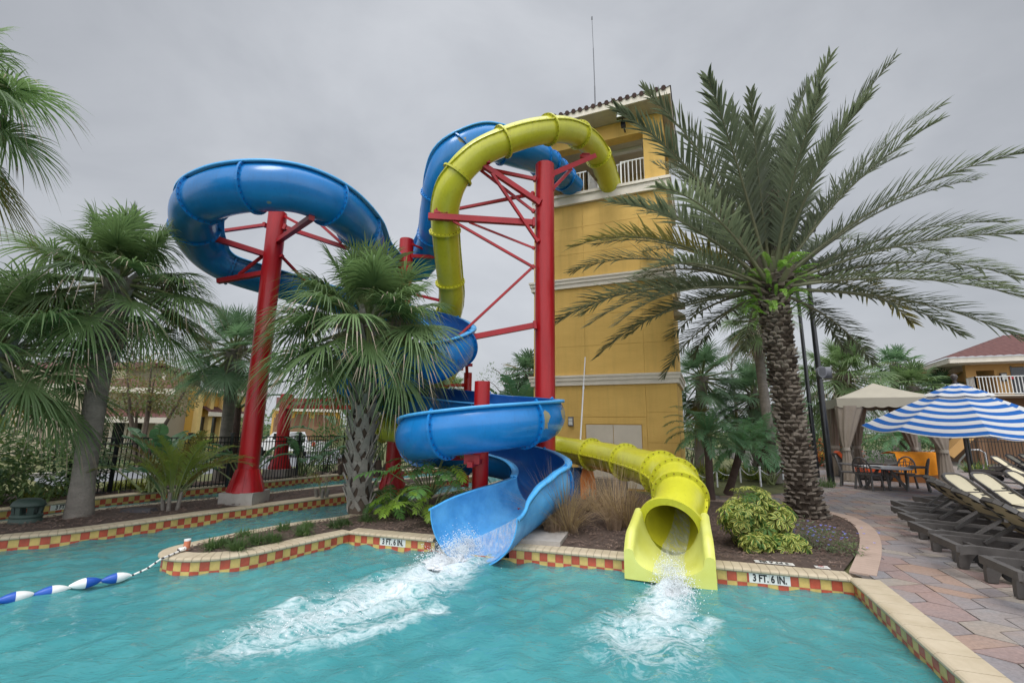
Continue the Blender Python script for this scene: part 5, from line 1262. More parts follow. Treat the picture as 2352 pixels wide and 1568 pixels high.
for k in range(9):
    c, r = BLB[k % 6]; tb.tube([sb_+V((rng.gauss(0, .1), rng.gauss(0, .1), -.02)), sb_+c*.6+V((rng.gauss(0, .1), rng.gauss(0, .1), 0)), sb_+c], [.022, .018, .01], 6)
tb.build('stems', 'twig', sch)
pb = gz(1880, 1262, .28)
o = bush('low blue-flowered shrub sprawling at the foot of the date palm', pb, [(V((-.25, .35, .22)), (.55, .5, .30)), (V((.15, .0, .16)), (.55, .4, .20)), (V((.35, -.2, .08)), (.35, .25, .10))], 1500, .055, ['plumb', 'plumb', 'shrub_l'], 92, 'plumbago', stems=8, th=.008, asp=2.6, shell=.3)
mb = MB(); rng = random.Random(93)
for i in range(60):
    p = pb+V((rng.gauss(.05, .38), rng.gauss(.05, .3), rng.uniform(.12, .42)))
    for q in range(5):
        w = 6.28*q/5; mb.add([p, p+V((math.cos(w)*.026, math.sin(w)*.026, .012)), p+V((math.cos(w+.7)*.026, math.sin(w+.7)*.026, .012))], [(0, 1, 2)], 0)
mb.build('flowers', 'flower', o)
# dry grass clumps and liriope tufts
def tuft(name, label, base, n, L, sp, mats, seed, group, e0=35, g=.5, w=.012, lean=(0, 0)):
    rng = random.Random(seed); base = V(base); mb = MB()
    for i in range(n):
        a = rng.uniform(0, 6.28); e = R_(rng.uniform(e0, 88)); r = sp*math.sqrt(rng.random()); p = base+V((math.cos(a+1)*r, math.sin(a+1)*r, -.01)); d = (V((math.cos(a)*math.cos(e)+lean[0], math.sin(a)*math.cos(e)+lean[1], math.sin(e)))).normalized(); s_ = d.cross(V((0, 0, 1))).normalized()
        blade(mb, p, d, s_, L*rng.uniform(.45, 1.15), w, g*rng.uniform(.3, 1.5), rng.randrange(len(mats)), 5, .2, (.7, 1, .8, .5, .25, 0))
    return tag(mb.build(name, mats, origin=base), label, 'ornamental grass' if name == 'dry_grass' else 'grass tuft', group)
DG = 'dry grass clumps between the slide mouths'
tuft('dry_grass', 'dry straw-coloured grass clump beside the blue flume wall', gz(1292, 1222, .28), 560, 1.95, .24, ['dry', 'dry', 'dry_b'], 101, DG, 34, .35, .010)
tuft('dry_grass', 'dry grass clump with darker base beside the yellow trough', gz(1428, 1210, .28), 560, 1.95, .26, ['dry', 'dry', 'dry_b'], 102, DG, 34, .35, .010)
tuft('dry_grass', 'dry grass clump farther back under the yellow tube', gz(1370, 1172, .28), 360, 1.35, .3, ['dry', 'dry_b'], 103, DG, 35, .5, .010)
for k, (px, py) in enumerate(((1268, 1228), (1410, 1218), (1310, 1225))):
    tuft('dry_grass', ('short brown stubble at the left foot of the straw grass', 'short brown stubble close to the yellow trough', 'short brown stubble in the middle of the straw grass')[k], gz(px, py, .28), 130, .55, .14, ['dry_b'], 110+k, DG, 62, .12, .014)
LT = 'dark green grass tufts along the island edge'; SP = [(490, 1258, .36), (545, 1262, .42), (560, 1232, .30), (590, 1248, .42), (628, 1243, .38), (652, 1218, .34), (695, 1228, .42), (705, 1212, .32), (768, 1212, .40), (842, 1198, .42), (790, 1205, .34), (895, 1180, .36), (520, 1250, .3)]
LW = ['lowest at the tip of the island', 'nearest the front coping, second from the tip', 'small, near the river side of the tip', 'broad, in the front row', 'front row, left of the bend', 'back row, before the palm', 'large, where the coping bends', 'small, behind the large one at the bend', 'left foot of the booted palm', 'right foot of the booted palm', 'tucked against the booted trunk', 'under the dark philodendron', 'thin, between the two at the tip']
for (px, py, s_), lw in zip(SP, LW): tuft('liriope', 'dark green grass tuft '+lw, gz(px, py, .28), 170, s_*1.1, .09, ['lirio'], 120+px, LT, 30, .7, .013)
mb = MB(); rng = random.Random(140); tuft('liriope', 'pale grass tuft at the foot of the black speaker pole', gz(1888, 1116, .28), 240, .75, .45, ['lirio', 'plumb'], 141, None, 30, .6, .018)
# big shrubs on the left, hedges, myrtle
bush('large light-leaved shrub filling the left edge beyond the back channel', V((-14.3, 12.3, .2)), [(V((0, 0, 1.3)), (1.5, 1.3, 1.3)), (V((1.2, .8, .9)), (1.0, 1.0, .9)), (V((-1.6, .3, 1.6)), (1.6, 1.2, 1.5))], 5200, .17, ['shrub_l', 'shrub', 'shrub_l'], 151, asp=2.0)
bush('dark glossy shrub left of the leaning palm trunk', V((-13.2, 14.4, .2)), [(V((0, 0, 1.0)), (.85, .8, 1.0)), (V((.2, 0, 2.0)), (.4, .4, .7))], 2800, .10, ['shrub'], 152, asp=1.8)
bush('low pale croton by the back coping at the left edge', V((-14.4, 11.6, .2)), [(V((0, 0, .4)), (.9, .6, .45))], 1000, .17, ['croton', 'shrub_l'], 153, 'croton', asp=4)
for k, (px, py, lb) in enumerate(((128, 1140, 'yellow croton left of the leaning trunk behind the back coping'), (75, 1150, 'yellow croton farthest left behind the back coping'), (258, 1128, 'yellow croton just right of the leaning trunk'), (305, 1122, 'yellow croton in front of the fence gate post'), (345, 1128, 'yellow croton under the paddle plant by the fence'))):
    tuft('croton', lb, gz(px, py, .28), 60, .62, .18, ['croton', 'croton', 'areca'], 160+k, 'yellow crotons along the left fence', 15, .45, .075)
bush('clipped dark hedge in front of the khaki house', V((-18.5, 24.5, .2)), [(V((-1.8, 0, .6)), (2.0, .9, .65)), (V((1.5, .4, .6)), (2.0, .9, .65))], 3000, .12, ['shrub'], 155, 'hedge', 'hedge')
bush('rounded grey-green shrub by the khaki house wall', V((-17.6, 26.3, .2)), [(V((0, 0, .9)), (1.1, 1.0, .9))], 1400, .13, ['shrub_l', 'shrub'], 156)
bush('dark round shrub below the paddle tree near the ochre house', V((-14.2, 24.5, .2)), [(V((0, 0, 1.1)), (.9, .9, 1.1)), (V((0, 0, 2.1)), (.6, .6, .6))], 2000, .12, ['shrub'], 157)
bush('crape myrtle with reddish-green foliage on bare pale stems before the khaki house', V((-18.2, 23.0, .2)), [(V((0, 0, 4.2)), (2.0, 1.8, 1.5)), (V((-1.0, .3, 3.5)), (1.3, 1.2, 1.1)), (V((1.2, 0, 3.6)), (1.2, 1.2, 1.1))], 4200, .15, ['myrtle', 'myrtle', 'shrub_l'], 158, 'crape_myrtle', 'tree', None, 9, 2, .09)
bush('dark leafy shrub beside the fence right of the distant red post', V((-8.9, 22.6, .2)), [(V((0, 0, 1.2)), (.8, .8, 1.2))], 2000, .12, ['shrub', 'phil'], 159)
# background trees and bushes
BG = 'trees and bushes beyond the pool'
for k, (x, y, h, w, n, m, lb) in enumerate(((7.5, 28, 3.2, 2.2, 2600, ['shrub'], 'dark bush at the right foot of the tower behind the pygmy palms'), (11.5, 30, 3.0, 2.4, 2400, ['shrub', 'shrub_l'], 'mid-green bush behind the booted fan palm'), (21.5, 33, 4.4, 3.0, 3600, ['shrub'], 'dark evergreen behind the black poles and cabana post'),
        (26, 35, 3.4, 3.0, 2800, ['shrub', 'phil'], 'dark bush seen through the cabana'), (31, 37, 3.0, 3.0, 2400, ['shrub'], 'dark bush behind the right cabana curtain'), (20.5, 29.5, 1.8, 1.5, 1500, ['shrub', 'pinkf'], 'hibiscus bush with orange flowers behind the poles'), (-1.6, 30, 2.4, 2.2, 2000, ['shrub', 'shrub_l'], 'bush behind the lowest blue spiral'), (1.2, 30.5, 4.2, 1.2, 1500, ['shrub_l', 'shrub'], 'leafy tree just left of the big red post'))):
    bush(lb, V((x, y, .2)), [(V((0, 0, h*.45)), (w, w*.8, h*.5)), (V((w*.4, 0, h*.7)), (w*.6, w*.6, h*.35)), (V((-w*.5, .2, h*.6)), (w*.6, w*.6, h*.35))], n, .19, m, 170+k, 'bush' if h < 4 else 'tree', 'bush' if h < 4 else 'tree', BG)
for k, (px, py, Y, lb) in enumerate(((1680, 832, 38, 'thin half-bare tree behind the booted fan palm'), (1752, 838, 40, 'sparse tree showing beside the date palm trunk'), (1160, 880, 34, 'sparse twiggy tree left of the paddle leaves'))):
    t = gy(px, py, Y); rng = random.Random(190+k); o = thing('sparse_tree', lb, 'tree', (t.x, Y, .2), BG); sb = MB(); mb = MB(); base = V((t.x, Y, .2)); H = t.z+.6
    sb.tube([base, base+V((.1, 0, H*.5)), V((t.x, Y, H*.8))], [.16, .11, .06], 7)
    for i in range(34):
        s_ = .35+.6*i/34; p = base+V((0, 0, H*s_)); a = rng.uniform(0, 6.28); L = 2.3*(1.15-s_)+.6; q = p+V((math.cos(a)*L, math.sin(a)*L, rng.uniform(.3, 1.5))); m_ = p.lerp(q, .5)+V((0, 0, .2)); sb.tube([p, m_, q], [.04, .025, .012], 4)
        cloud(mb, [(q, (.6, .6, .45)), (m_, (.4, .4, .3))], 70, .14, rng, [0, 1], .1)
    sb.build('trunk', 'twig', o); mb.build('crown', ['shrub_l', 'shrub'], o)
tb = MB(); rng = random.Random(210)
for i in range(15):
    x = -95+i*15+rng.uniform(-4, 4); y = 78+rng.uniform(-6, 6)
    if -6 < x*60/y/1.0 < 12 and False: continue
    cloud(tb, [(V((x, y, 2.3)), (8.5, 3, 2.6)), (V((x+5, y+3, 2.6)), (6, 3, 2.9))], 800, .8, rng, [0, 1], .3)
struct(tb.build('far_woods', ['shrub', 'shrub_l']), 'stuff')
# low yellowish ground plants under the pygmy palms
rng = random.Random(220)
for k, (px, py) in enumerate(((1598, 1112), (1650, 1098), (1700, 1085), (1735, 1100), (1600, 1085), (1790, 1085))):
    tuft('croton', 'yellowish ground croton '+('at the tower corner', 'behind the pygmy palm trunk', 'behind the leaning pygmy trunk', 'left of the thin pale trunk', 'half hidden by pygmy fronds', 'right of the thin pale trunk')[k], gz(px, py, .28), 110, 1.0, .4, ['croton', 'areca', 'shrub_l'], 221+k, 'yellow crotons behind the chain fence', 15, .45, .085)
# ------------------------------------------------------------------ loungers (K scales furniture to the plan's units)
K = 1.3
HX, BLN, BANG = 1.08, .80, R_(39)
def rpath(pts, r, mb, mi=0, n=8): mb.tube([V(p) for p in pts], r, n, mi)
def make_lounger(label, group):
    o = thing('sun_lounger', label, 'sun lounger', (0, 0, 0), group); w = .295*K; L = 1.95*K; zs = .34*K
    f = MB()
    for sg in (-1, 1):                                   # moulded side rails that swoop down to the feet
        y = sg*w; prof = [(-.02, .33), (.10, .35), (.55, .33), (1.2, .31), (1.6, .33), (1.95, .35)]
        rg = []
        for x, z in spline([(a*K, 0, b_*K) for a, b_ in prof], .12) and [(p[0], p[2]) for p in spline([(a*K, 0, b_*K) for a, b_ in prof], .12)]:
            rg.append([V((x, y-.035*K, z+.035*K)), V((x, y+.035*K, z+.035*K)), V((x, y+.030*K, z-.055*K)), V((x, y-.030*K, z-.055*K))])
        f.loft(rg, True, 0, False, True)
    for x in (-.02, .98*L): f.bar((x, -w-.03*K, .345*K), (x, w+.03*K, .345*K), .07*K, .08*K)
    f.bar((.72*K, -w, .31*K), (.72*K, w, .31*K), .06*K); f.bar((.28*K, -w, .30*K), (.28*K, w, .30*K), .05*K)
    f.build('frame', 'resin', o)
    for sg in (-1, 1):
        for x0, dx, nm in ((.35, -.12, 0), (1.62, .14, 1)):
            g = MB(); rg = []
            for t in range(9):
                s_ = t/8; x = (x0+dx*math.sin(s_*1.5))*K; z = (.30-.29*s_)*K; hw = (.09*(1-s_)**1.5+.045)*K
                rg.append([V((x-hw, sg*w-.035*K, z)), V((x+hw, sg*w-.035*K, z)), V((x+hw, sg*w+.035*K, z)), V((x-hw, sg*w+.035*K, z))])
            g.loft(rg, True, 0, False, True); g.build('leg', 'resin', o)
    for sg in (-1, 1):
        g = MB(); c = V((.45*K, sg*(w-.06*K), .11*K)); n = 14
        ring = [[c+V((.10*K*math.cos(6.283*k/n), s_*.022*K, .10*K*math.sin(6.283*k/n))) for k in range(n)] for s_ in (-1, 1)]; g.loft(ring, True, 0, False, True); g.build('wheel', 'tyre', o)
    hx, hz2 = HX*K, .36*K; bd = V((-math.cos(BANG), 0, math.sin(BANG))); bl = BLN*K; nrm = V((math.sin(BANG), 0, math.cos(BANG)))
    b_ = MB(); H = V((hx, 0, hz2))
    pts = [H+V((0, -w+.02, 0)), H+bd*bl*.82+V((0, -w+.02, 0)), H+bd*bl*.95+V((0, -w+.08*K, 0)), H+bd*bl+V((0, -w+.18*K, 0)), H+bd*bl+V((0, w-.18*K, 0)), H+bd*bl*.95+V((0, w-.08*K, 0)), H+bd*bl*.82+V((0, w-.02, 0)), H+V((0, w-.02, 0))]
    for p, q in zip(pts, pts[1:]): b_.bar(p, q, .042*K, .05*K, 0, nrm)
    b_.build('backrest_frame', 'resin', o)
    s_ = MB(); e0 = [H+V((0, y, 0))+nrm*.02 for y in (-w+.05, w-.05)]; rows_ = []
    for i in range(9):
        t = i/8; p = H+bd*(bl*.97*t)+nrm*(.015-.05*math.sin(math.pi*t)); ww = (w-.05)*(1 if t < .8 else 1-.5*(t-.8)); rows_.append([p+V((0, y*ww, 0)) for y in (-1, -.5, 0, .5, 1)])
    s_.loft(rows_, False, 0, True, False); s_.loft([[p-nrm*.012 for p in r_[::-1]] for r_ in rows_], False, 1, True, False)
    sl_ = s_.build('back_sling', ['sling', 'sling_b'], o)
    g = MB()
    for i in range(5):
        p = H+bd*(bl*(.2+.16*i))-nrm*.035; g.box(p+V((0, -w*.7, 0)), (.05, .12*K, .012), M((bd, V((0, 1, 0)), nrm)).transposed()); g.box(p+V((0, w*.7, 0)), (.05, .12*K, .012), M((bd, V((0, 1, 0)), nrm)).transposed())
    g.build('strap', 'strap', sl_)
    s_ = MB(); rows_ = []
    for i in range(9):
        t = i/8; x = hx+(L-.05-hx)*t; rows_.append([V((x, y*(w-.04), hz2+.02-.035*math.sin(math.pi*t)-.012*(1-y*y))) for y in (-1, -.5, 0, .5, 1)])
    s_.loft(rows_, False, 0, True, False); s_.loft([[p-V((0, 0, .012)) for p in r_[::-1]] for r_ in rows_], False, 1, True, False); s_.build('seat_sling', ['sling', 'sling_b'], o)
    for sg in (-1, 1):
        g = MB(); g.bar(H+bd*bl*.45+V((0, sg*(w-.08), 0)), V((.45*K, sg*(w-.08), .33*K)), .035*K); g.build('strut', 'resin', o)
    g = MB(); g.bar(H+bd*bl*.45+V((0, -w, 0))-nrm*.05, H+bd*bl*.45+V((0, w, 0))-nrm*.05, .04*K); g.build('crossbar', 'resin', o)
    return o
LG = 'beige sun loungers in rows on the paver deck'
lproto = make_lounger('', LG); first = [True]
def lounger(x, y, rz, label):
    o = lproto if first[0] else copy_tree(lproto); first[0] = False
    o.location = (x, y, DECK); o.rotation_euler = (0, 0, rz); o['label'] = label
ang1 = math.atan2(-.37, .93)
for (px, py), lab in zip(((2064, 1157), (2066, 1172), (2084, 1187), (2111, 1210), (2168, 1242), (2296, 1299)),
        ('lounger seen from behind, farthest of the near row and closest to the table', 'second lounger from the table in the near row', 'third lounger from the table, in the middle of the near row', 'fourth lounger from the table with its dark straps showing underneath', 'large near lounger with the underside of its beige back facing the pool', 'nearest lounger, only its dark rail and back cut by the right edge')):
    p = gz(px, py, DECK+.36*K); lounger(p.x+.05, p.y, ang1, lab)
ang2 = math.atan2(-.97, .22)
for (px, py), lab in zip(((2153, 1088), (2217, 1086)), ('beige lounger left of the umbrella pole with its front facing the pool', 'beige lounger right of the umbrella pole with its front facing the pool')):
    p = gz(px+4, py, DECK+.36*K+BLN*K*math.sin(BANG)); d = V((math.cos(ang2), math.sin(ang2), 0)); hx = HX*K-BLN*K*math.cos(BANG); q = p-d*hx; lounger(q.x+.25, q.y, ang2, lab)
for (px, py), lab in zip(((2295, 1082), (2346, 1078), (2268, 1048), (2302, 1044), (2333, 1043), (2340, 1018)), ('lounger of the middle row behind the umbrella pole on its right side', 'lounger of the middle row cut by the right edge of the frame', 'far lounger nearest the steel handrails', 'far lounger second from the steel handrails', 'far lounger third from the handrails at the right edge', 'farthest lounger in front of the brown building at the right edge')):
    p = gz(px, py, DECK+.36*K+BLN*K*math.sin(BANG)); d = V((math.cos(ang2), math.sin(ang2), 0)); q = p-d*(HX*K-BLN*K*math.cos(BANG)); lounger(q.x+.2, q.y, ang2+.15, lab)
p = gz(1890, 1068, DECK); lounger(p.x, p.y-.3, 2.5, 'lone lounger beyond the black speaker pole with its back towards the pool')
# ------------------------------------------------------------------ striped umbrellas
def stripe_mat(name, z0, dz):
    m = bpy.data.materials.new(name); m.use_nodes = True; nt = m.node_tree; b_ = nt.nodes['Principled BSDF']; sp = _n(nt, 'ShaderNodeAttribute'); sp.attribute_name = 'band'
    q = math_(nt, 'FRACT', math_(nt, 'MULTIPLY', sp.outputs['Fac'], 8.2)); f = ramp(nt, q, (.0, 0), (.49, 0), (.505, 1)); f.node.color_ramp.interpolation = 'LINEAR'
    n1 = noise(nt, coords(nt), 2, 4); w = mixc(nt, n1, (.60, .60, .60), (.70, .70, .69)); c = mixc(nt, f, (.005, .115, .43), w); nt.links.new(c, b_.inputs['Base Color']); b_.inputs['Roughness'].default_value = .85
    o = nt.nodes['Material Output']; t = _n(nt, 'ShaderNodeBsdfTranslucent'); nt.links.new(c, t.inputs[0]); x = _n(nt, 'ShaderNodeMixShader'); x.inputs[0].default_value = .3
    nt.links.new(b_.outputs[0], x.inputs[1]); nt.links.new(t.outputs[0], x.inputs[2]); nt.links.new(x.outputs[0], o.inputs[0]); return m
def umbrella(label, base, R, zr, zt, rot, group='striped umbrellas on the deck', tilt=0):
    base = V(base); o = thing('umbrella', label, 'umbrella', base, group); n = 8; H = zt-zr; c = MB()
    def rib(t, a): return V((math.cos(a)*R*t, math.sin(a)*R*t-tilt*H*.5*(1-t), zt-H*(t**1.12)+tilt*math.sin(a+.35)*R*t))+V((base.x, base.y, 0))
    t0 = .26; band = []
    for (ta, tb, lift, sc) in ((t0-.02, 1.0, 0, 1), (.02, t0+.07, .10, 1)):
        for k in range(n):
            a0, a1 = rot+2*math.pi*k/n, rot+2*math.pi*(k+1)/n; rg = []
            for i in range(11):
                t = ta+(tb-ta)*i/10; p, q = rib(t, a0), rib(t, a1); row = []
                for j in range(9):
                    s_ = j/8; v = p.lerp(q, s_); sag = math.sin(math.pi*s_); v.z += -.095*sag*t*R/2+lift*1.0; row.append(v*1); band.append(1.002-t+.0)
                rg.append(row)
            c.loft(rg, False, 0, False, False)
    cn = c.build('canopy', stripe_mat('umbrella_stripes', zr-base.z-.25, H/6.6), o); at_ = cn.data.attributes.new('band', 'FLOAT', 'POINT'); at_.data.foreach_set('value', band)
    v = MB()
    for k in range(n):
        a0, a1 = rot+2*math.pi*k/n, rot+2*math.pi*(k+1)/n; p, q = rib(1, a0), rib(1, a1)
        r1 = [p.lerp(q, j/8)+V((0, 0, -.095*math.sin(math.pi*j/8)*R/2)) for j in range(9)]; v.loft([[a+V((0, 0, .004)) for a in r1], [a-V((0, 0, .035)) for a in r1]], False, 0, False, False)
    v.build('hem', 'white', cn)
    for k in range(n):
        r_ = MB(); a = rot+2*math.pi*k/n; r_.tube([rib(t, a)-V((0, 0, .03)) for t in (.04, .3, .6, .99)], .018, 5); mid_ = rib(.55, a); r_.tube([mid_-V((0, 0, .04)), V((base.x, base.y, zr+.15))], .014, 5); r_.build('rib', 'bronze', o)
    g = MB(); g.tube([base, (base.x, base.y, zt+.06)], .045, 12); g.build('pole', 'bronze', o)
    g = MB(); g.lathe([(0.001, zt+.42), (.07, zt+.40), (.10, zt+.32), (.07, zt+.24), (.035, zt+.19), (.06, zt+.13), (.04, zt+.05)], (base.x, base.y, 0), 14); g.build('finial', 'bronze', o)
    g = MB(); g.lathe([(.42, DECK+.01), (.42, DECK+.08), (.12, DECK+.14), (.06, DECK+.35), (.06, DECK+.4)], (base.x, base.y, 0), 24); g.build('base', 'bronze', o)
    return o
ub = V((15.4, 15.75, DECK)); fin = gy(2200, 886, 15.7)
umbrella('large blue and white striped umbrella above the beige loungers', ub, 2.75, 2.62, fin.z, R_(12), tilt=.085)
u2 = gy(2368, 1005, 22.0); umbrella('smaller striped umbrella peeking out at the right edge below the big one', V((u2.x+1.9, 22.0, DECK)), 2.6, 2.25, 3.2, R_(20))
u3 = gy(2395, 985, 13.2); umbrella('blue striped umbrella mostly beyond the right edge behind the big umbrella', V((19.3, 15.0, DECK)), 3.0, 2.45, 3.75, R_(5))
# ------------------------------------------------------------------ cabana
CA = gz(1955, 1105, DECK); CB = gz(2178, 1116, DECK); cdx = (CB-CA).normalized(); cdy = V((-cdx.y, cdx.x, 0)); CW = (CB-CA).length; CDp = CW
def CP(u, v, z): return CA+cdx*u+cdy*v+V((0, 0, z-DECK))
cab = thing('cabana', 'tan canvas cabana with tied-back taupe curtains behind the round table', 'cabana', CA+(CB-CA)/2)
ev = gy(1950, 938, CP(0, 0, 0).y).z+.02; vt = ev+.44; pk = gy(2095, 881, CP(CW/2, CDp/2, 0).y).z
for u, v in ((0, 0), (CW, 0), (CW, CDp), (0, CDp)):
    g = MB(); g.bar(CP(u, v, DECK), CP(u, v, vt), .11); g.build('post', 'trim', cab)
g = MB(); e_ = .22; crn = [CP(-e_, -e_, vt), CP(CW+e_, -e_, vt), CP(CW+e_, CDp+e_, vt), CP(-e_, CDp+e_, vt)]; top_ = CP(CW/2, CDp/2, pk)
for k in range(4):
    a, c = crn[k], crn[(k+1) % 4]; rg = []
    for i in range(9):
        t = i/8; p, q = a.lerp(top_, t), c.lerp(top_, t); rg.append([p.lerp(q, j/8)+V((0, 0, -.05*math.sin(math.pi*j/8)*(1-t)-.06*math.sin(math.pi*t))) for j in range(9)])
    g.loft(rg, False, 0, False, False)
g.build('canopy', 'canvas', cab)
g = MB()
for k in range(4):
    a, c = crn[k], crn[(k+1) % 4]; n_ = 64; g.loft([[a.lerp(c, j/n_)+V((0, 0, .0)) for j in range(n_+1)], [a.lerp(c, j/n_)-V((0, 0, .30)) for j in range(n_+1)], [a.lerp(c, j/n_)-V((0, 0, .38+.06*abs(math.sin(j*math.pi/8)))) for j in range(n_+1)]], False, 0, False, False)
g.build('valance', 'canvas', cab)
def curtain(p, du, w0, z0=DECK+.03):
    """gathered curtain: full at the rail, pinched at the tie, flaring again below"""
    g = MB(); rg = []; n_ = 40
    for i in range(17):
        t = i/16; z = vt-.35-(vt-.35-z0)*t
        wz = (w0*(1-t/.58)**.8+.17) if t < .58 else .17+.24*((t-.58)/.42)**.8
        cx_ = (w0*.5*(1-t/.58)**1.1) if t < .58 else 0
        ring = []
        for j in range(n_):
            a = 2*math.pi*j/n_; rr_ = 1+.16*math.sin(9*a+i*.12); ring.append(V(p)+du*(cx_+math.cos(a)*wz*.62*rr_)+V((-du.y, du.x, 0))*(math.sin(a)*(.16+.1*(abs(t-.58)))*rr_)+V((0, 0, z-DECK)))
        rg.append(ring)
    g.loft(rg, True, 0, True, False); c = g.build('curtain', 'curtain', cab)
    b_ = MB(); zt_ = vt-.35-(vt-.35-z0)*.58; b_.loft([[V(p)+du*(math.cos(2*math.pi*j/20)*.155)+V((-du.y, du.x, 0))*(math.sin(2*math.pi*j/20)*.215)+V((0, 0, zt_+dz-DECK)) for j in range(20)] for dz in (-.07, .07)], True, 0, True, False); b_.build('tie', 'band', c)
curtain(CP(-.05, -.05, DECK), cdx, .62); curtain(CP(CW+.02, -.05, DECK), -cdx, .85); curtain(CP(CW+.1, .45, DECK), cdy, .5)
curtain(CP(0, CDp, DECK), cdx, .7); curtain(CP(CW, CDp, DECK), -cdx, .6); curtain(CP(.0, CDp-.6, DECK), -cdy, .7); curtain(CP(CW*.32, CDp, DECK), cdx, .4)
# ------------------------------------------------------------------ dining set
tpos = gz(2036, 1122, DECK); tb_ = thing('round_table', 'round grey-topped table in front of the cabana', 'table', tpos)
ttz = gy(2040, 1071, tpos.y).z; g = MB(); g.lathe([(.001, ttz), (.86, ttz), (.90, ttz-.02), (.90, ttz-.05), (.85, ttz-.07), (.001, ttz-.07)], (tpos.x, tpos.y, 0), 40); g.build('table_top', 'table', tb_)
for k in range(4):
    a = math.pi/4+k*math.pi/2+.3; d = V((math.cos(a), math.sin(a), 0)); g = MB(); g.bar(tpos+d*.16+V((0, 0, ttz-DECK-.07)), tpos+d*.66, .07, .10); g.bar(tpos+d*.3+V((0, 0, (ttz-DECK)*.55)), tpos-d*.0+V((0, 0, (ttz-DECK)*.55)), .05); g.build('leg', 'resin', tb_)
def make_chair(group):
    o = thing('garden_chair', '', 'chair', (0, 0, 0), group); S = K
    g = MB(); g.box((0, 0, .43*S), (.46*S, .46*S, .035*S)); g.build('seat', 'resin', o)
    for sx in (-1, 1):
        for sy in (-1, 1):
            g = MB(); g.tube([(sx*.21*S, sy*.20*S, .66*S if sy > 0 and False else .42*S), (sx*.24*S, sy*.25*S, .0)], [.026*S, .032*S], 6); g.build('leg', 'resin', o)
    g = MB(); arch = []
    for i in range(13):
        a = math.pi*i/12; arch.append(V((-.25*S*math.cos(a)*1.02, (.22+.10*math.sin(a))*S, (.43+.02+.47*math.sin(a)**.7)*S)))
    g.tube(arch, .024*S, 6)
    for k in range(5):
        x = (-.16+.08*k)*S; g.tube([(x*.8, .22*S, .45*S), (x*1.0, .26*S, .64*S), (x*1.1+.03*S*(1 if k % 2 else -1), .30*S, .86*S)], .012*S, 5)
    for k in range(3): g.tube([(-.18*S, .25*S, (.54+.1*k)*S), (0, .28*S, (.58+.1*k)*S), (.18*S, .25*S, (.54+.1*k)*S)], .011*S, 5)
    g.build('backrest', 'resin', o)
    for sx in (-1, 1):
        g = MB(); g.tube([(sx*.25*S, .24*S, .68*S), (sx*.28*S, 0, .67*S), (sx*.26*S, -.22*S, .63*S), (sx*.24*S, -.24*S, .42*S)], [.02*S, .026*S, .026*S, .022*S], 6); g.build('armrest', 'resin', o)
    return o
CG = 'brown chairs round the table'; cpro = make_chair(CG); ch0 = [True]
for a, r, lab in ((R_(200), .95, 'brown garden chair left of the round table, nearest the speaker pole'), (R_(-38), .95, 'brown garden chair right of the table, its back to the loungers'), (R_(20), 1.05, 'brown garden chair at the far right side of the table'), (R_(140), 1.1, 'brown garden chair at the far left side of the table by the curtain')):
    o = cpro if ch0[0] else copy_tree(cpro); ch0[0] = False; o['label'] = lab; o.location = tpos+V((math.cos(a)*r, math.sin(a)*r, 0)); o.rotation_euler = (0, 0, a-math.pi/2)
# daybeds inside the cabana
def daybed(label, u, v, rot, towel=False):
    p = CP(u, v, DECK); o = thing('daybed', label, 'daybed', p, 'orange cushioned daybeds in the cabana'); Rz = M.Rotation(rot, 3, 'Z')
    def W(q): return p+Rz @ V(q)
    g = MB(); g.box(W((0, 0, .22)), (2.1, .95, .30), Rz); g.bar(W((-.75, 0, .45)), W((-1.25, 0, 1.15)), .95, .08, 0, Rz @ V((1, 0, 1))); g.box(W((0, .46, .52)), (1.5, .06, .36), Rz); g.build('frame', 'wicker', o)
    c = MB(); c.box(W((.18, 0, .45)), (1.75, .88, .17), Rz); c.bar(W((-.66, 0, .56)), W((-1.12, 0, 1.22)), .86, .14, 0, Rz @ V((1, 0, 1))); c.build('cushion', 'ocush', o)
    return o, W, Rz
daybed('daybed with a raised orange back on the left inside the cabana', .95, 1.5, R_(-25)); daybed('daybed with a raised orange back in the middle of the cabana', 2.2, 2.4, R_(160))
p = gz(2140, 1113, DECK)+V((.3, 1.2, 0)); o = thing('towel_bin', 'brown wooden stand draped with a bright orange towel in the cabana', 'stand', p); g = MB(); g.box(p+V((0, 0, .35)), (1.9, .9, .7)); g.build('stand', 'wood', o)
g = MB(); rg = []
for i in range(24):
    x = -1.02+2.04*i/23; wv_ = .03*math.sin(i*1.3); rg.append([p+V((x, -.50+wv_, .34+.03*math.sin(i*.7))), p+V((x, -.50+wv_*.6, .80)), p+V((x, -.40, 1.25+.04*math.sin(i*.9))), p+V((x, .0, 1.32)), p+V((x, .45, 1.2))])
g.loft(rg, False, 0, True, False); tag(g.build('towel', 'towel', origin=p+V((0, 0, .5))), 'bright orange towel draped over the stand beside the right curtain', 'towel')
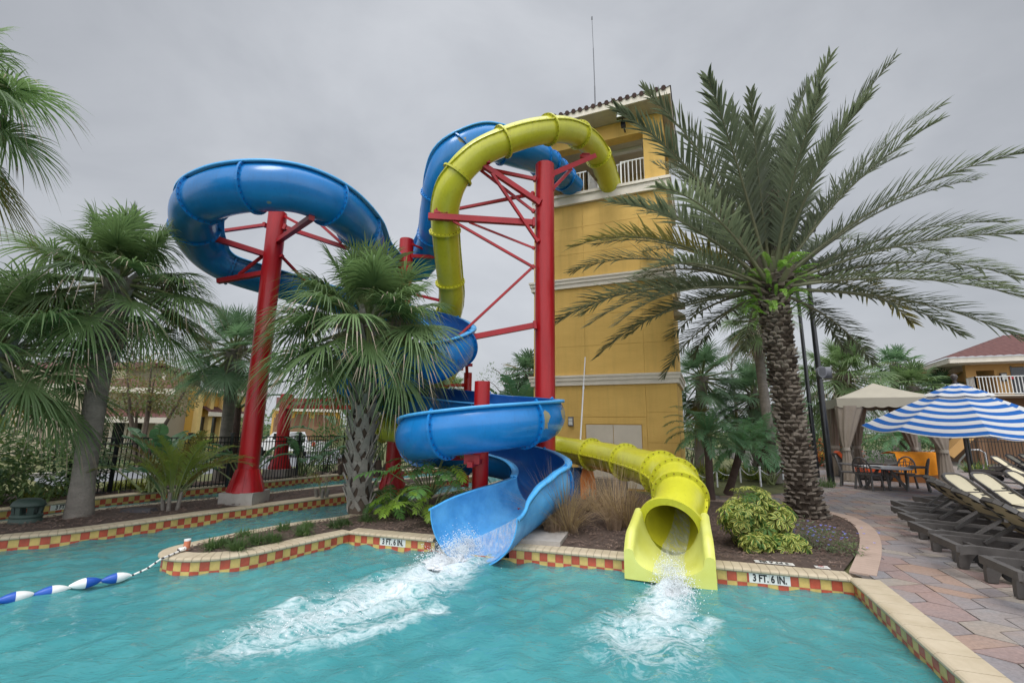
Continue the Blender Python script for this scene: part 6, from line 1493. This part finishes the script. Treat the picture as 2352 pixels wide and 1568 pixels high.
# ------------------------------------------------------------------ black poles with speakers
def pole(label, bx, by, top, r0, r1, lamp):
    o = thing('speaker_pole', label, 'pole', (bx, by, DECK), 'black poles by the cabana'); g = MB(); g.lathe([(r0*1.0, DECK), (r0, DECK+.5), ((r0+r1)/2, (DECK+top)/2), (r1, top)], (bx, by, 0), 14); g.build('shaft', 'blackmetal', o); return o
pb_ = gz(1910, 1112, DECK); po = pole('thick black pole carrying two grey loudspeakers next to the cabana', pb_.x, pb_.y, gy(1843, 545, pb_.y).z, .135, .085, True)
zs_ = gy(1882, 856, pb_.y).z
for dx, dy, a in ((-.06, -.24, -1.9), (.30, -.10, -.6)):
    g = MB(); R2 = M.Rotation(a, 3, 'Z'); c = V((pb_.x+dx, pb_.y+dy, zs_)); rg = []
    for s_ in (-.16, -.145, .12, .16):
        k_ = .86 if s_ in (-.16,) else 1; rg.append([c+R2 @ V((s_, math.cos(2*math.pi*j/20)*.17*k_, math.sin(2*math.pi*j/20)*.25*k_*(1 if abs(math.sin(2*math.pi*j/20)) < .99 else 1))) for j in range(20)])
    g.loft(rg, True, 0, False, True)
    for j in range(7): g.box(c+R2 @ V((.163, 0, (-.2+.066*j)*.76)), (.012, .26*math.sqrt(max(.05, 1-((-.2+.066*j)/.33)**2)), .015), R2, 1)
    g.build('loudspeaker', ['greym', 'blackmetal'], po)
g = MB(); zt_ = gy(1843, 540, pb_.y).z; g.bar((pb_.x-.8, pb_.y-.1, zt_+.25), (pb_.x+.35, pb_.y-.1, zt_+.25), .09); g.box((pb_.x-.75, pb_.y-.1, zt_+.3), (.75, .45, .16)); g.lathe([(.001, zt_+.75), (.2, zt_+.7), (.26, zt_+.45), (.2, zt_+.1), (.001, zt_+.05)], (pb_.x+.30, pb_.y-.1, 0), 14); g.build('lamp_head', 'blackmetal', po)
pc_ = gz(1878, 1096, DECK); pole('slimmer black pole partly hidden behind the date palm trunk', pc_.x, pc_.y, gy(1800, 500, pc_.y).z, .105, .07, False)
# chain posts
prev = None
for k, (px, py) in enumerate(((1598, 1122), (1648, 1118), (1702, 1108), (1748, 1117), (1800, 1108), (1722, 1096))):
    p = gz(px, py, DECK); o = thing('chain_post', ('short white chain post by the tower corner', 'short white chain post right of the pygmy palm trunk', 'short white chain post behind the variegated shrub top', 'short white chain post left of the date palm trunk', 'short white chain post touching the date palm trunk', 'short white chain post at the back between the two pygmy palms')[k], 'post', p, 'white chain posts along the path')
    g = MB(); g.tube([p, p+V((0, 0, .72))], .035, 10); g.tube([p+V((0, 0, .72)), p+V((0, 0, .77))], .05, 10); g.build('post', 'pipe', o)
    if prev is not None and k < 5:
        g = MB(); n_ = 26; A = prev+V((0, 0, .68)); B = p+V((0, 0, .68))
        for i in range(n_):
            t0, t1 = (i+.05)/n_, (i+.95)/n_; q0 = A.lerp(B, t0)-V((0, 0, .30*4*t0*(1-t0))); q1 = A.lerp(B, t1)-V((0, 0, .30*4*t1*(1-t1))); g.bar(q0, q1, .035 if i % 2 else .014, .014 if i % 2 else .035)
        tag(g.build('chain', 'pipe', origin=A), 'white chain hanging between post %s' % ('at the tower corner and the pygmy palm', 'at the pygmy palm and the leaning trunk', 'behind the shrub and the next to the right', 'left of the date palm and the one touching it')[k-1], 'chain', 'white chains between the posts')
    prev = p
# ------------------------------------------------------------------ building, fence and rails on the right
BY = 34.0; bl_ = gy(2226, 900, BY); bx0 = bl_.x; ez = gy(2200, 838, BY).z; fz_ = gy(2270, 905, BY).z
bd_ = thing('building', 'two-storey tan building with a red tiled roof and balcony on the right', 'building', (bx0+9, BY, .2)); RB = M.Rotation(R_(-24), 3, 'Z'); BO = V((bx0, BY, 0))
def BPp(u, v, z): return BO+RB @ V((u, v, 0))+V((0, 0, z))
def bbox(g, u0, u1, v0, v1, z0, z1, mi=0): g.box(BPp((u0+u1)/2, (v0+v1)/2, (z0+z1)/2), (u1-u0, v1-v0, z1-z0), RB, mi)
def bu(px, py, v=0):
    d = ray(px, py); n = RB @ V((0, 1, 0)); t = (BPp(0, v, 0)-CAM).dot(n)/d.dot(n); q = CAM+d*t; return (RB.inverted() @ (q-BO)).x, q.z
o1, o2 = bu(2250, 900)[0], bu(2292, 900)[0]; ot = bu(2270, 850)[1]; d1 = bu(2333, 900)[0]; dtp = bu(2340, 842)[1]
g = MB(); bbox(g, 0, o1, 0, .4, fz_-.2, ez); bbox(g, o2, d1, 0, .4, fz_-.2, ez); bbox(g, o1, o2, 0, .4, ot, ez); bbox(g, d1, 16, 0, .4, dtp, ez); bbox(g, d1+2.6, 16, 0, .4, fz_-.2, dtp); bbox(g, o2, 16, .4, 8, fz_-.2, ez)
bbox(g, 0, .4, .4, 2.2, fz_-.2, fz_+.35); bbox(g, 0, .4, 5.5, 6, fz_-.2, ez); g.build('upper_wall', 'tanw', bd_)
g = MB(); bbox(g, -.2, 16, 1.6, 8, .2, fz_-.25); bbox(g, .0, .5, .1, .5, .2, fz_-.25); bbox(g, 4.6, 5.1, .1, .5, .2, fz_-.25); g.build('lower_wall', 'browns', bd_)
g = MB(); bbox(g, -.15, 16, -1.3, 8, fz_-.25, fz_-.2+.04); g.build('balcony_floor', 'trim', bd_)
railing('balcony_railing', [(BPp(.0, -1.2, 0), BPp(16, -1.2, 0)), (BPp(0, -1.2, 0), BPp(0, .0, 0))], fz_-.16, 1.3, .19, 'white', bd_, .03, .02)
g = MB(); bbox(g, d1+.02, d1+2.58, .1, .2, fz_-.15, dtp-.02); g.build('door', 'glass_d', bd_); g = MB(); bbox(g, d1-.08, d1+.02, -.04, .42, fz_-.15, dtp+.06); g.build('door_frame', 'blackmetal', bd_)
lu_ = bu(2304, 866); g = MB(); bbox(g, lu_[0]-.2, lu_[0]+.14, -.22, 0, lu_[1]-.3, lu_[1]+.3, 0); bbox(g, lu_[0]-.17, lu_[0]+.1, -.25, -.22, lu_[1]-.2, lu_[1]+.2, 1); g.build('wall_lamp', ['blackmetal', 'lampg'], bd_); g = MB(); bbox(g, lu_[0]+.3, lu_[0]+.55, -.12, 0, lu_[1]-.16, lu_[1]+.06); g.build('alarm_bell', 'redlamp', bd_)
g = MB(); bbox(g, -1.5, 18, -1.7, 9.5, ez, ez+.08, 0); bbox(g, -1.55, 18, -1.78, -1.68, ez-.02, ez+.34, 0); bbox(g, -1.55, -1.45, -1.78, 9.5, ez-.02, ez+.34, 0); g.build('eave', 'trim', bd_)
g = MB(); vs = []; nu, nv = 120, 14
for j in range(nv+1):
    for i in range(nu+1):
        u = -1.7+20*i/nu; v = -1.9+6*j/nv; h_ = min(u+1.7, v+1.9)*.40; vs.append(BPp(u, v, ez+.33+h_+.06*abs(math.sin(u*math.pi/.5))+.05*((v*2.2) % 1)))
g.add(vs, [(j*(nu+1)+i, j*(nu+1)+i+1, (j+1)*(nu+1)+i+1, (j+1)*(nu+1)+i) for j in range(nv) for i in range(nu)]); g.build('roof', 'roofr', bd_)
g = MB()
for s_ in (0, .45): g.bar(BPp(.3-2.8, -.9-s_*3, .9), BPp(3.6-2.8, -.9-s_*3, fz_-.9), .14, .5)
g.build('stair', 'tanw', bd_)
def iron_fence(label, P, h, sp, z=.2):
    P = [V((p[0], p[1], z)) for p in P]; o = thing('iron_fence', label, 'fence', P[0]); g = MB(); c = MB()
    for a, b_ in zip(P, P[1:]):
        L = (b_-a).length; n_ = int(L/sp)
        for zz in (.12, h-.18, h): g.bar(a+V((0, 0, zz)), b_+V((0, 0, zz)), .035, .04)
        for i in range(n_): q = a.lerp(b_, i/n_); g.bar(q+V((0, 0, .05)), q+V((0, 0, h)), .022)
    g.build('panel', 'blackmetal', o)
    Q = polyline([tuple(p) for p in P], 2.6)
    for q in Q: c = MB(); c.bar(q, q+V((0, 0, h+.12)), .085); c.box(q+V((0, 0, h+.14)), (.11, .11, .05)); c.build('post', 'blackmetal', o)
    return o
f0, f1 = gz(2238, 1088, DECK), gz(2352, 1066, DECK); f0 = gy(2232, 1060, 27.0); f1 = gy(2420, 1060, 25.5)
iron_fence('black iron fence in front of the brown ground floor on the right', [(f0.x, 27), (f1.x+3, 25.8)], 1.9, .16, DECK)
for k, (px, py) in enumerate(((2186, 1088), (2270, 1082))):
    p = gz(px, py, DECK); g = MB(); g.tube([p+V((-1.0, .8, 0)), p+V((-.9, .7, .55)), p+V((-.5, .4, 1.2)), p+V((-.18, .12, 1.22)), p+V((0, 0, 1.05)), p], .045, 8); tag(g.build('handrail', 'rail_m', origin=p), ('curved steel pool handrail nearer the cabana', 'curved steel pool handrail nearer the far loungers')[k], 'handrail', 'steel handrails of the far pool')
tuft('croton', 'small leafy plants between the steel handrails', gz(2245, 1085, DECK), 120, 1.0, .5, ['shrub_l', 'croton', 'shrub'], 301, None, 30, .4, .09)
# far yellow inflatable behind the poles
p = gz(1868, 1062, DECK); g = MB(); g.tube([p+V((-1.6, 0, .5)), p+V((0, .3, .45)), p+V((2.0, .2, .55))], [.3, .34, .26], 10); tag(g.build('pool_float', 'hull', origin=p), 'long yellow float lying beyond the black poles', 'pool float')
p = V((21.6, 30.0, .2)); g = MB(); g.lathe([(.45, .2), (.45, 2.3), (.5, 2.35), (.5, 2.55), (.42, 2.6), (.38, 2.95), (.2, 3.2), (.001, 3.3)], (p.x, p.y, 0), 16); tag(g.build('garden_pillar', 'greym', origin=p), 'grey round-topped pillar seen between the two black poles', 'pillar')
# ------------------------------------------------------------------ left background: houses, road, fence, car
def hpx(px, py, Y): return gy(px, py, Y)
def house_box(g, a, b_, depth, z0, z1, mi=0):
    """wall slab from a to b (plan points), going away by depth"""
    a = V((a[0], a[1], 0)); b_ = V((b_[0], b_[1], 0)); d = (b_-a).normalized(); n = V((-d.y, d.x, 0)); c = (a+b_)/2+n*depth/2
    g.box((c.x, c.y, (z0+z1)/2), ((b_-a).length, depth, z1-z0), M((d, n, V((0, 0, 1)))).transposed(), mi); return d, n
hk = thing('house', 'khaki stucco house with red tiled gables behind the leaning palm', 'house', (-24, 31, .2))
a, b_ = hpx(285, 900, 30.5), hpx(458, 900, 37.0); top = hpx(458, 868, 37.0).z; tl = hpx(285, 862, 30.5).z
g = MB(); d, n = house_box(g, a, b_, 9, .2, top-.2); L = V((b_.x-a.x, b_.y-a.y, 0)).length
pkz = hpx(338, 838, 32.3).z; A0 = V((a.x, a.y, 0)); s0 = .30
for off_ in (0,):
    q = [A0+V((0, 0, top-.2)), A0+d*L+V((0, 0, top-.2)), A0+d*(L*s0)+V((0, 0, pkz))]; g.add(q+[p+n*9 for p in q], [(0, 1, 2), (3, 5, 4), (1, 4, 5, 2), (2, 5, 3, 0)])
g.build('wall', 'khaki', hk)
g = MB()
for p, q in ((A0+V((0, 0, top-.2)), A0+d*(L*s0)+V((0, 0, pkz))), (A0+d*(L*s0)+V((0, 0, pkz)), A0+d*L+V((0, 0, top-.2)))):
    g.bar(p-n*.25+V((0, 0, .1)), q-n*.25+V((0, 0, .1)), .5, .22); g.bar(p+n*4.5+V((0, 0, .18)), q+n*4.5+V((0, 0, .18)), 9.0, .1)
g.build('roof', 'roofr', hk)
def lean_roof(g, P0, P1, out, z, rise, ov=.5, mi=0):
    """single-pitch tiled roof rising from its eave line to the wall behind"""
    d = V((P1[0]-P0[0], P1[1]-P0[1], 0)); L = d.length; d.normalize(); n = V((-d.y, d.x, 0)); N = int(L/.18); vs = []
    for j in range(7):
        for i in range(N+1):
            vs.append(V((P0[0], P0[1], 0))+d*(L*i/N)-n*out*(1-j/6)+V((0, 0, z+rise*j/6+.05*abs(math.sin(i*math.pi/2.5)))))
    g.add(vs, [(j*(N+1)+i, j*(N+1)+i+1, (j+1)*(N+1)+i+1, (j+1)*(N+1)+i) for j in range(6) for i in range(N)], mi)
    q0 = V((P0[0], P0[1], 0))-n*out; q1 = V((P1[0], P1[1], 0))-n*out; g.bar(q0+V((0, 0, z-.16)), q1+V((0, 0, z-.16)), .10, .34, 1)
wa, wb = hpx(255, 900, 28.0), hpx(368, 900, 30.0); g = MB(); dz = hpx(368, 892, 30.0).z
d2, n2 = house_box(g, wa, wb, 4.5, .2, dz); g.build('wing_wall', 'khaki', hk)
g = MB(); lean_roof(g, (wa.x-3.0, wa.y-.8), (wb.x+.9, wb.y+.25), .9, hpx(368, 893, 29.4).z, .55); g.build('wing_roof', ['roofr', 'trim'], hk)
pz = hpx(340, 958, 28.0).z; g = MB(); lean_roof(g, (wa.x-.5, wa.y-.1), (wb.x+.4, wb.y+.1), 1.5, pz, .55); g.build('porch_roof', ['roofr', 'trim'], hk)
def on_seg(P, Q, px, py):
    d = ray(px, py); t = (Q.y-P.y)*d.x-(Q.x-P.x)*d.y; k = ((Q.y-P.y)*P.x-(Q.x-P.x)*P.y)/t; return CAM+d*k
for px, w in ((271, .55), (312, .5)):
    p = on_seg(wa, wb, px, 988); g = MB(); g.box(p-n2*.03, (w, .08, 2.0), M((d2, n2, V((0, 0, 1)))).transposed(), 0); fo_ = g.build('window', 'glass_d', hk); g = MB()
    for s_ in (-1, 1): g.box(p+d2*(s_*(w/2+.07))-n2*.05, (.12, .1, 2.2), M((d2, n2, V((0, 0, 1)))).transposed())
    g.build('frame', 'trim', fo_)
g = MB(); p = on_seg(wa, wb, 366, 930); g.box(p-n2*.04+V((0, 0, 0)), (.14, .12, dz*.9), M((d2, n2, V((0, 0, 1)))).transposed()); g.build('downpipe', 'trim', hk)
ho = thing('house', 'ochre yellow house with arched balconies between the short palm and the red post', 'house', (-22, 40, .2))
a, b_ = hpx(452, 900, 36.0), hpx(565, 900, 44.0); g = MB(); zt_ = hpx(470, 890, 36.5).z; d3, n3 = house_box(g, a, b_, 8, .2, zt_)
g.build('wall', 'ochre', ho); g = MB(); R3_ = M((d3, n3, V((0, 0, 1)))).transposed(); LL = V((b_.x-a.x, b_.y-a.y, 0)).length; A3 = V((a.x, a.y, 0))
for t in (.02, .22, .45, .68, .9): g.box(A3+d3*(LL*t)-n3*.2+V((0, 0, zt_/2)), (.35, .45, zt_))
g.build('pilasters', mat('pale_ochre', (.72, .52, .20), .9, .05), ho)
for t in (.12, .34, .57, .79):
    for z in (2.0, 5.2):
        if z+1.2 < zt_: g = MB(); g.box(A3+d3*(LL*t)-n3*.04+V((0, 0, z)), (LL*.12, .1, 2.0), R3_); g.build('window', 'glass_d', ho)
g = MB(); lean_roof(g, tuple(A3-d3*.3)[:2], tuple(A3+d3*LL)[:2], .8, zt_, 1.0); g.build('roof', ['roofr', 'trim'], ho)
g = MB(); lean_roof(g, tuple(A3+d3*.8)[:2], tuple(A3+d3*LL)[:2], .7, 3.4, .45); g.build('awning_roof', ['roofr', 'trim'], ho)
hf = thing('house', 'far ochre house with small windows seen between the distant red post and the front palm', 'house', (-24, 60, .2)); g = MB(); a, b_ = hpx(628, 980, 60), hpx(780, 980, 64); zf = hpx(700, 938, 60).z; d4, n4 = house_box(g, a, b_, 8, .2, zf, 0); g.build('wall', 'ochre', hf)
g = MB(); house_box(g, (a.x, a.y-.1), (b_.x, b_.y-.1), .08, .2, 3.4); g.build('lower_wall', 'browns', hf)
A4 = V((a.x, a.y, 0)); L4 = (V((b_.x, b_.y, 0))-A4).length
for t in (.12, .4, .7): g = MB(); g.box(A4+d4*(L4*t)-n4*.06+V((0, 0, zf*.68)), (1.7, .1, 1.6), M((d4, n4, V((0, 0, 1)))).transposed()); g.build('window', mat('shuttered_window', (.20, .09, .05), .7), hf)
g = MB(); lean_roof(g, tuple(A4)[:2], tuple(A4+d4*L4)[:2], .8, zf, 1.4); g.build('roof', ['roofr', 'trim'], hf)
# road with kerb
r0 = [gz(x, y, .2) for x, y in ((120, 1118), (300, 1100), (430, 1092), (620, 1075), (800, 1062))]; rw = [gz(x, y, .2) for x, y in ((60, 1098), (290, 1083), (430, 1074), (640, 1050), (800, 1030))]
g = MB(); g.add([(p.x, p.y, .206) for p in r0]+[(p.x, p.y, .206) for p in rw], [(i, i+1, 6+i, 5+i) for i in range(4)]); struct(g.build('road', 'asphalt'))
g = MB()
for P in (rw,):
    for p, q in zip(P, P[1:]): g.bar(p+V((0, 0, .08)), q+V((0, 0, .08)), .35, .18)
struct(g.build('kerb', 'concrete'))
fl_ = [gz(x, y, .27) for x, y in ((150, 1140), (250, 1133), (420, 1122), (520, 1113), (680, 1096), (870, 1076), (1040, 1066))]
iron_fence('long black iron fence behind the back pool channel on the left', [(p.x, p.y) for p in fl_], 1.75, .125)
# white pickup on the road, seen end-on through the plants
cp_ = gz(662, 1048, .2); ct = thing('pickup_truck', 'white pickup truck parked on the road beyond the black fence', 'truck', cp_); cdv = V((.97, -.24, 0)); Rc = M((cdv, V((.24, .97, 0)), V((0, 0, 1)))).transposed()
def CW_(x, y, z): return cp_+Rc @ V((x, y, 0))+V((0, 0, z))
S_ = 1.0
g = MB(); prof = [(-2.7, .45), (-2.7, 1.0), (-1.5, 1.1), (-1.4, 1.12), (-.75, 1.72), (.55, 1.76), (.85, 1.12), (2.7, 1.10), (2.7, .45)]
rg = [[CW_(x*S_, y*S_*(.92 if z > 1.2 else 1), z*S_) for x, z in prof] for y in (-.9, .9)]; n_ = len(prof); g.add(rg[0]+rg[1], [tuple(range(n_-1, -1, -1)), tuple(range(n_, 2*n_))]+[(i, (i+1) % n_, n_+(i+1) % n_, n_+i) for i in range(n_)]); g.build('body', 'carw', ct)
g = MB(); g.box(CW_(-.1*S_, -.86*S_, 1.42*S_), (1.15*S_, .06, .44*S_), Rc); g.build('window', 'glass_d', ct)
for x in (-1.75, 1.65):
    g = MB(); c = CW_(x*S_, -.86*S_, .38*S_); n_ = 20; g.loft([[c+Rc @ V((.38*S_*math.cos(6.283*k/n_), s_, 0))+V((0, 0, .38*S_*math.sin(6.283*k/n_))) for k in range(n_)] for s_ in (-.1, .14)], True, 0, False, True); wl = g.build('wheel', 'tyre', ct)
    g = MB(); g.loft([[c+Rc @ V((.22*S_*math.cos(6.283*k/n_), s_, 0))+V((0, 0, .22*S_*math.sin(6.283*k/n_))) for k in range(n_)] for s_ in (-.12, -.09)], True, 0, False, True); g.build('rim', 'rail_m', wl)
g = MB(); g.box(CW_(2.66*S_, -.86*S_, .95*S_), (.14, .16, .3), Rc); g.build('tail_lamp', 'redlamp', ct)
sp_ = gy(676, 1012, 33); o = thing('road_sign', 'grey back of an eight-sided road sign beyond the fence', 'sign', (sp_.x, sp_.y, .2)); g = MB(); g.tube([(sp_.x, sp_.y+.05, .2), (sp_.x, sp_.y+.05, sp_.z+.5)], .05, 6); g.build('post', 'greym', o)
g = MB(); g.loft([[V((sp_.x+.62*math.cos(R_(22.5+45*k)), sp_.y+s_, sp_.z+.62*math.sin(R_(22.5+45*k)))) for k in range(8)] for s_ in (-.02, .02)], True, 0, False, True); g.build('plate', 'signm', o)
# ------------------------------------------------------------------ small things in the pool and beds
p = gz(58, 1198, .27); o = thing('garden_speaker', 'green mushroom-shaped outdoor speaker on the mulch at the left', 'speaker', p); g = MB()
rg = [[p+V((math.cos(6.283*k/28)*r*(1.0), math.sin(6.283*k/28)*r*.8, z)) for k in range(28)] for r, z in ((.30, -.02), (.30, .06), (.285, .07), (.285, .10), (.30, .11), (.28, .17), (.15, .17))]; g.loft(rg, True, 0, True, True); g.build('base', 'green_pl', o)
g = MB(); rg = [[p+V((math.cos(6.283*k/28)*r, math.sin(6.283*k/28)*r*.8, z)) for k in range(28)] for r, z in ((.12, .34), (.31, .33), (.315, .36), (.28, .43), (.20, .48), (.08, .50), (.001, .505))]; g.loft(rg, True, 0, True, False); g.build('cap', 'green_pl', o)
g = MB()
for a in (-2.4, -1.57, -.7, .5, 1.57, 2.6): d = V((math.cos(a)*.23, math.sin(a)*.18, 0)); g.bar(p+d+V((0, 0, .16)), p+d*1.1+V((0, 0, .35)), .10, .05)
g.build('struts', 'green_pl', o)
p = gz(315, 1178, .27); g = MB(); g.add([p+V(q) for q in ((-.38, -.16, 0), (.42, -.12, 0), (.40, .2, 0), (-.36, .2, 0), (-.30, -.11, .09), (.36, -.08, .11), (.33, .15, .11), (-.28, .15, .10))], [(4, 5, 6, 7), (0, 1, 5, 4), (1, 2, 6, 5), (2, 3, 7, 6), (3, 0, 4, 7)]); tag(g.build('valve_cover', mat('dark_cover', (.05, .045, .05), .7), origin=p), 'low dark box cover lying on the mulch left of the feathery clump', 'cover')
# float rope
anchor = gz(428, 1262, .27); o = thing('anchor_post', 'short orange capped post on the island tip that holds the rope', 'post', anchor); g = MB(); g.tube([anchor, anchor+V((0, 0, .15))], .05, 12); g.build('post', mat('faded_orange', (.62, .20, .10), .6), o); g = MB(); g.tube([anchor+V((0, 0, .15)), anchor+V((0, 0, .175))], .052, 12); g.build('cap', 'white', o)
knot = gz(418, 1263, .30); edge_ = gz(372, 1282, .285); fend = gz(300, 1322, .04); lend = gz(-60, 1392, .03)
lr = thing('float_rope', 'twisted rope with blue and white floats lying across the water', 'float rope', edge_)
g = MB(); path = [anchor+V((0, 0, .04)), knot, edge_, edge_.lerp(fend, .5)-V((0, 0, .03)), fend, fend.lerp(lend, .5), lend]; S = polyline([tuple(q) for q in path], .03)
for i in range(len(S)-1):
    a, b_ = S[i], S[i+1]; t = (b_-a).normalized(); sd_ = t.cross(V((0, 0, 1))).normalized(); ph_ = i*1.0
    g.tube([a, b_], .017, 6, 0 if i % 4 < 3 else 1, False)
for k in range(7): g.tube([knot+V((math.cos(k)*.045, math.sin(k*1.7)*.05, .015+.01*(k % 3))), knot+V((math.cos(k+2)*.05, math.sin(k*1.7+2)*.05, .02))], .02, 6, k % 2 * (k % 3 == 0), True)
g.build('rope', ['rope', 'rope_d'], lr)
fpx = [(300, 1316), (256, 1330), (232, 1336), (212, 1340), (160, 1352), (146, 1354), (86, 1366), (24, 1378), (-36, 1392)]
ln_ = (lend-fend); Lf = .36; pos = 0; tt = ln_.normalized(); k = 0; colr = [(1, 0), (0, 1), (1, 0), (1, 0), (1, 0), (1, 0), (1, 0)]
while pos+Lf < ln_.length+.5:
    c = fend+tt*pos; g = MB(); N = 14; rs = [(.0, .030), (.05, .052), (.15, .085), (.28, .115), (.42, .13), (.5, .132), (.5, .132), (.60, .128), (.74, .105), (.86, .075), (.95, .045), (1, .03)]; sd_ = V((-tt.y, tt.x, 0)); bob = .02*math.sin(k*2.1)
    rg = [[c+tt*(Lf*s_)+(sd_*math.cos(2*math.pi*j/N)+V((0, 0, math.sin(2*math.pi*j/N))))*r*.56+V((0, 0, bob*.6+.012)) for j in range(N)] for s_, r in rs]
    w0 = 0 if k != 1 else 1
    rg = rg
    g.loft(rg[:6], True, w0, True, True); g.loft(rg[6:], True, 1-w0, True, True); g.build('float', ['float_w', 'float_b'], lr); pos += Lf*(.985 if k != 1 else 1.0); k += 1
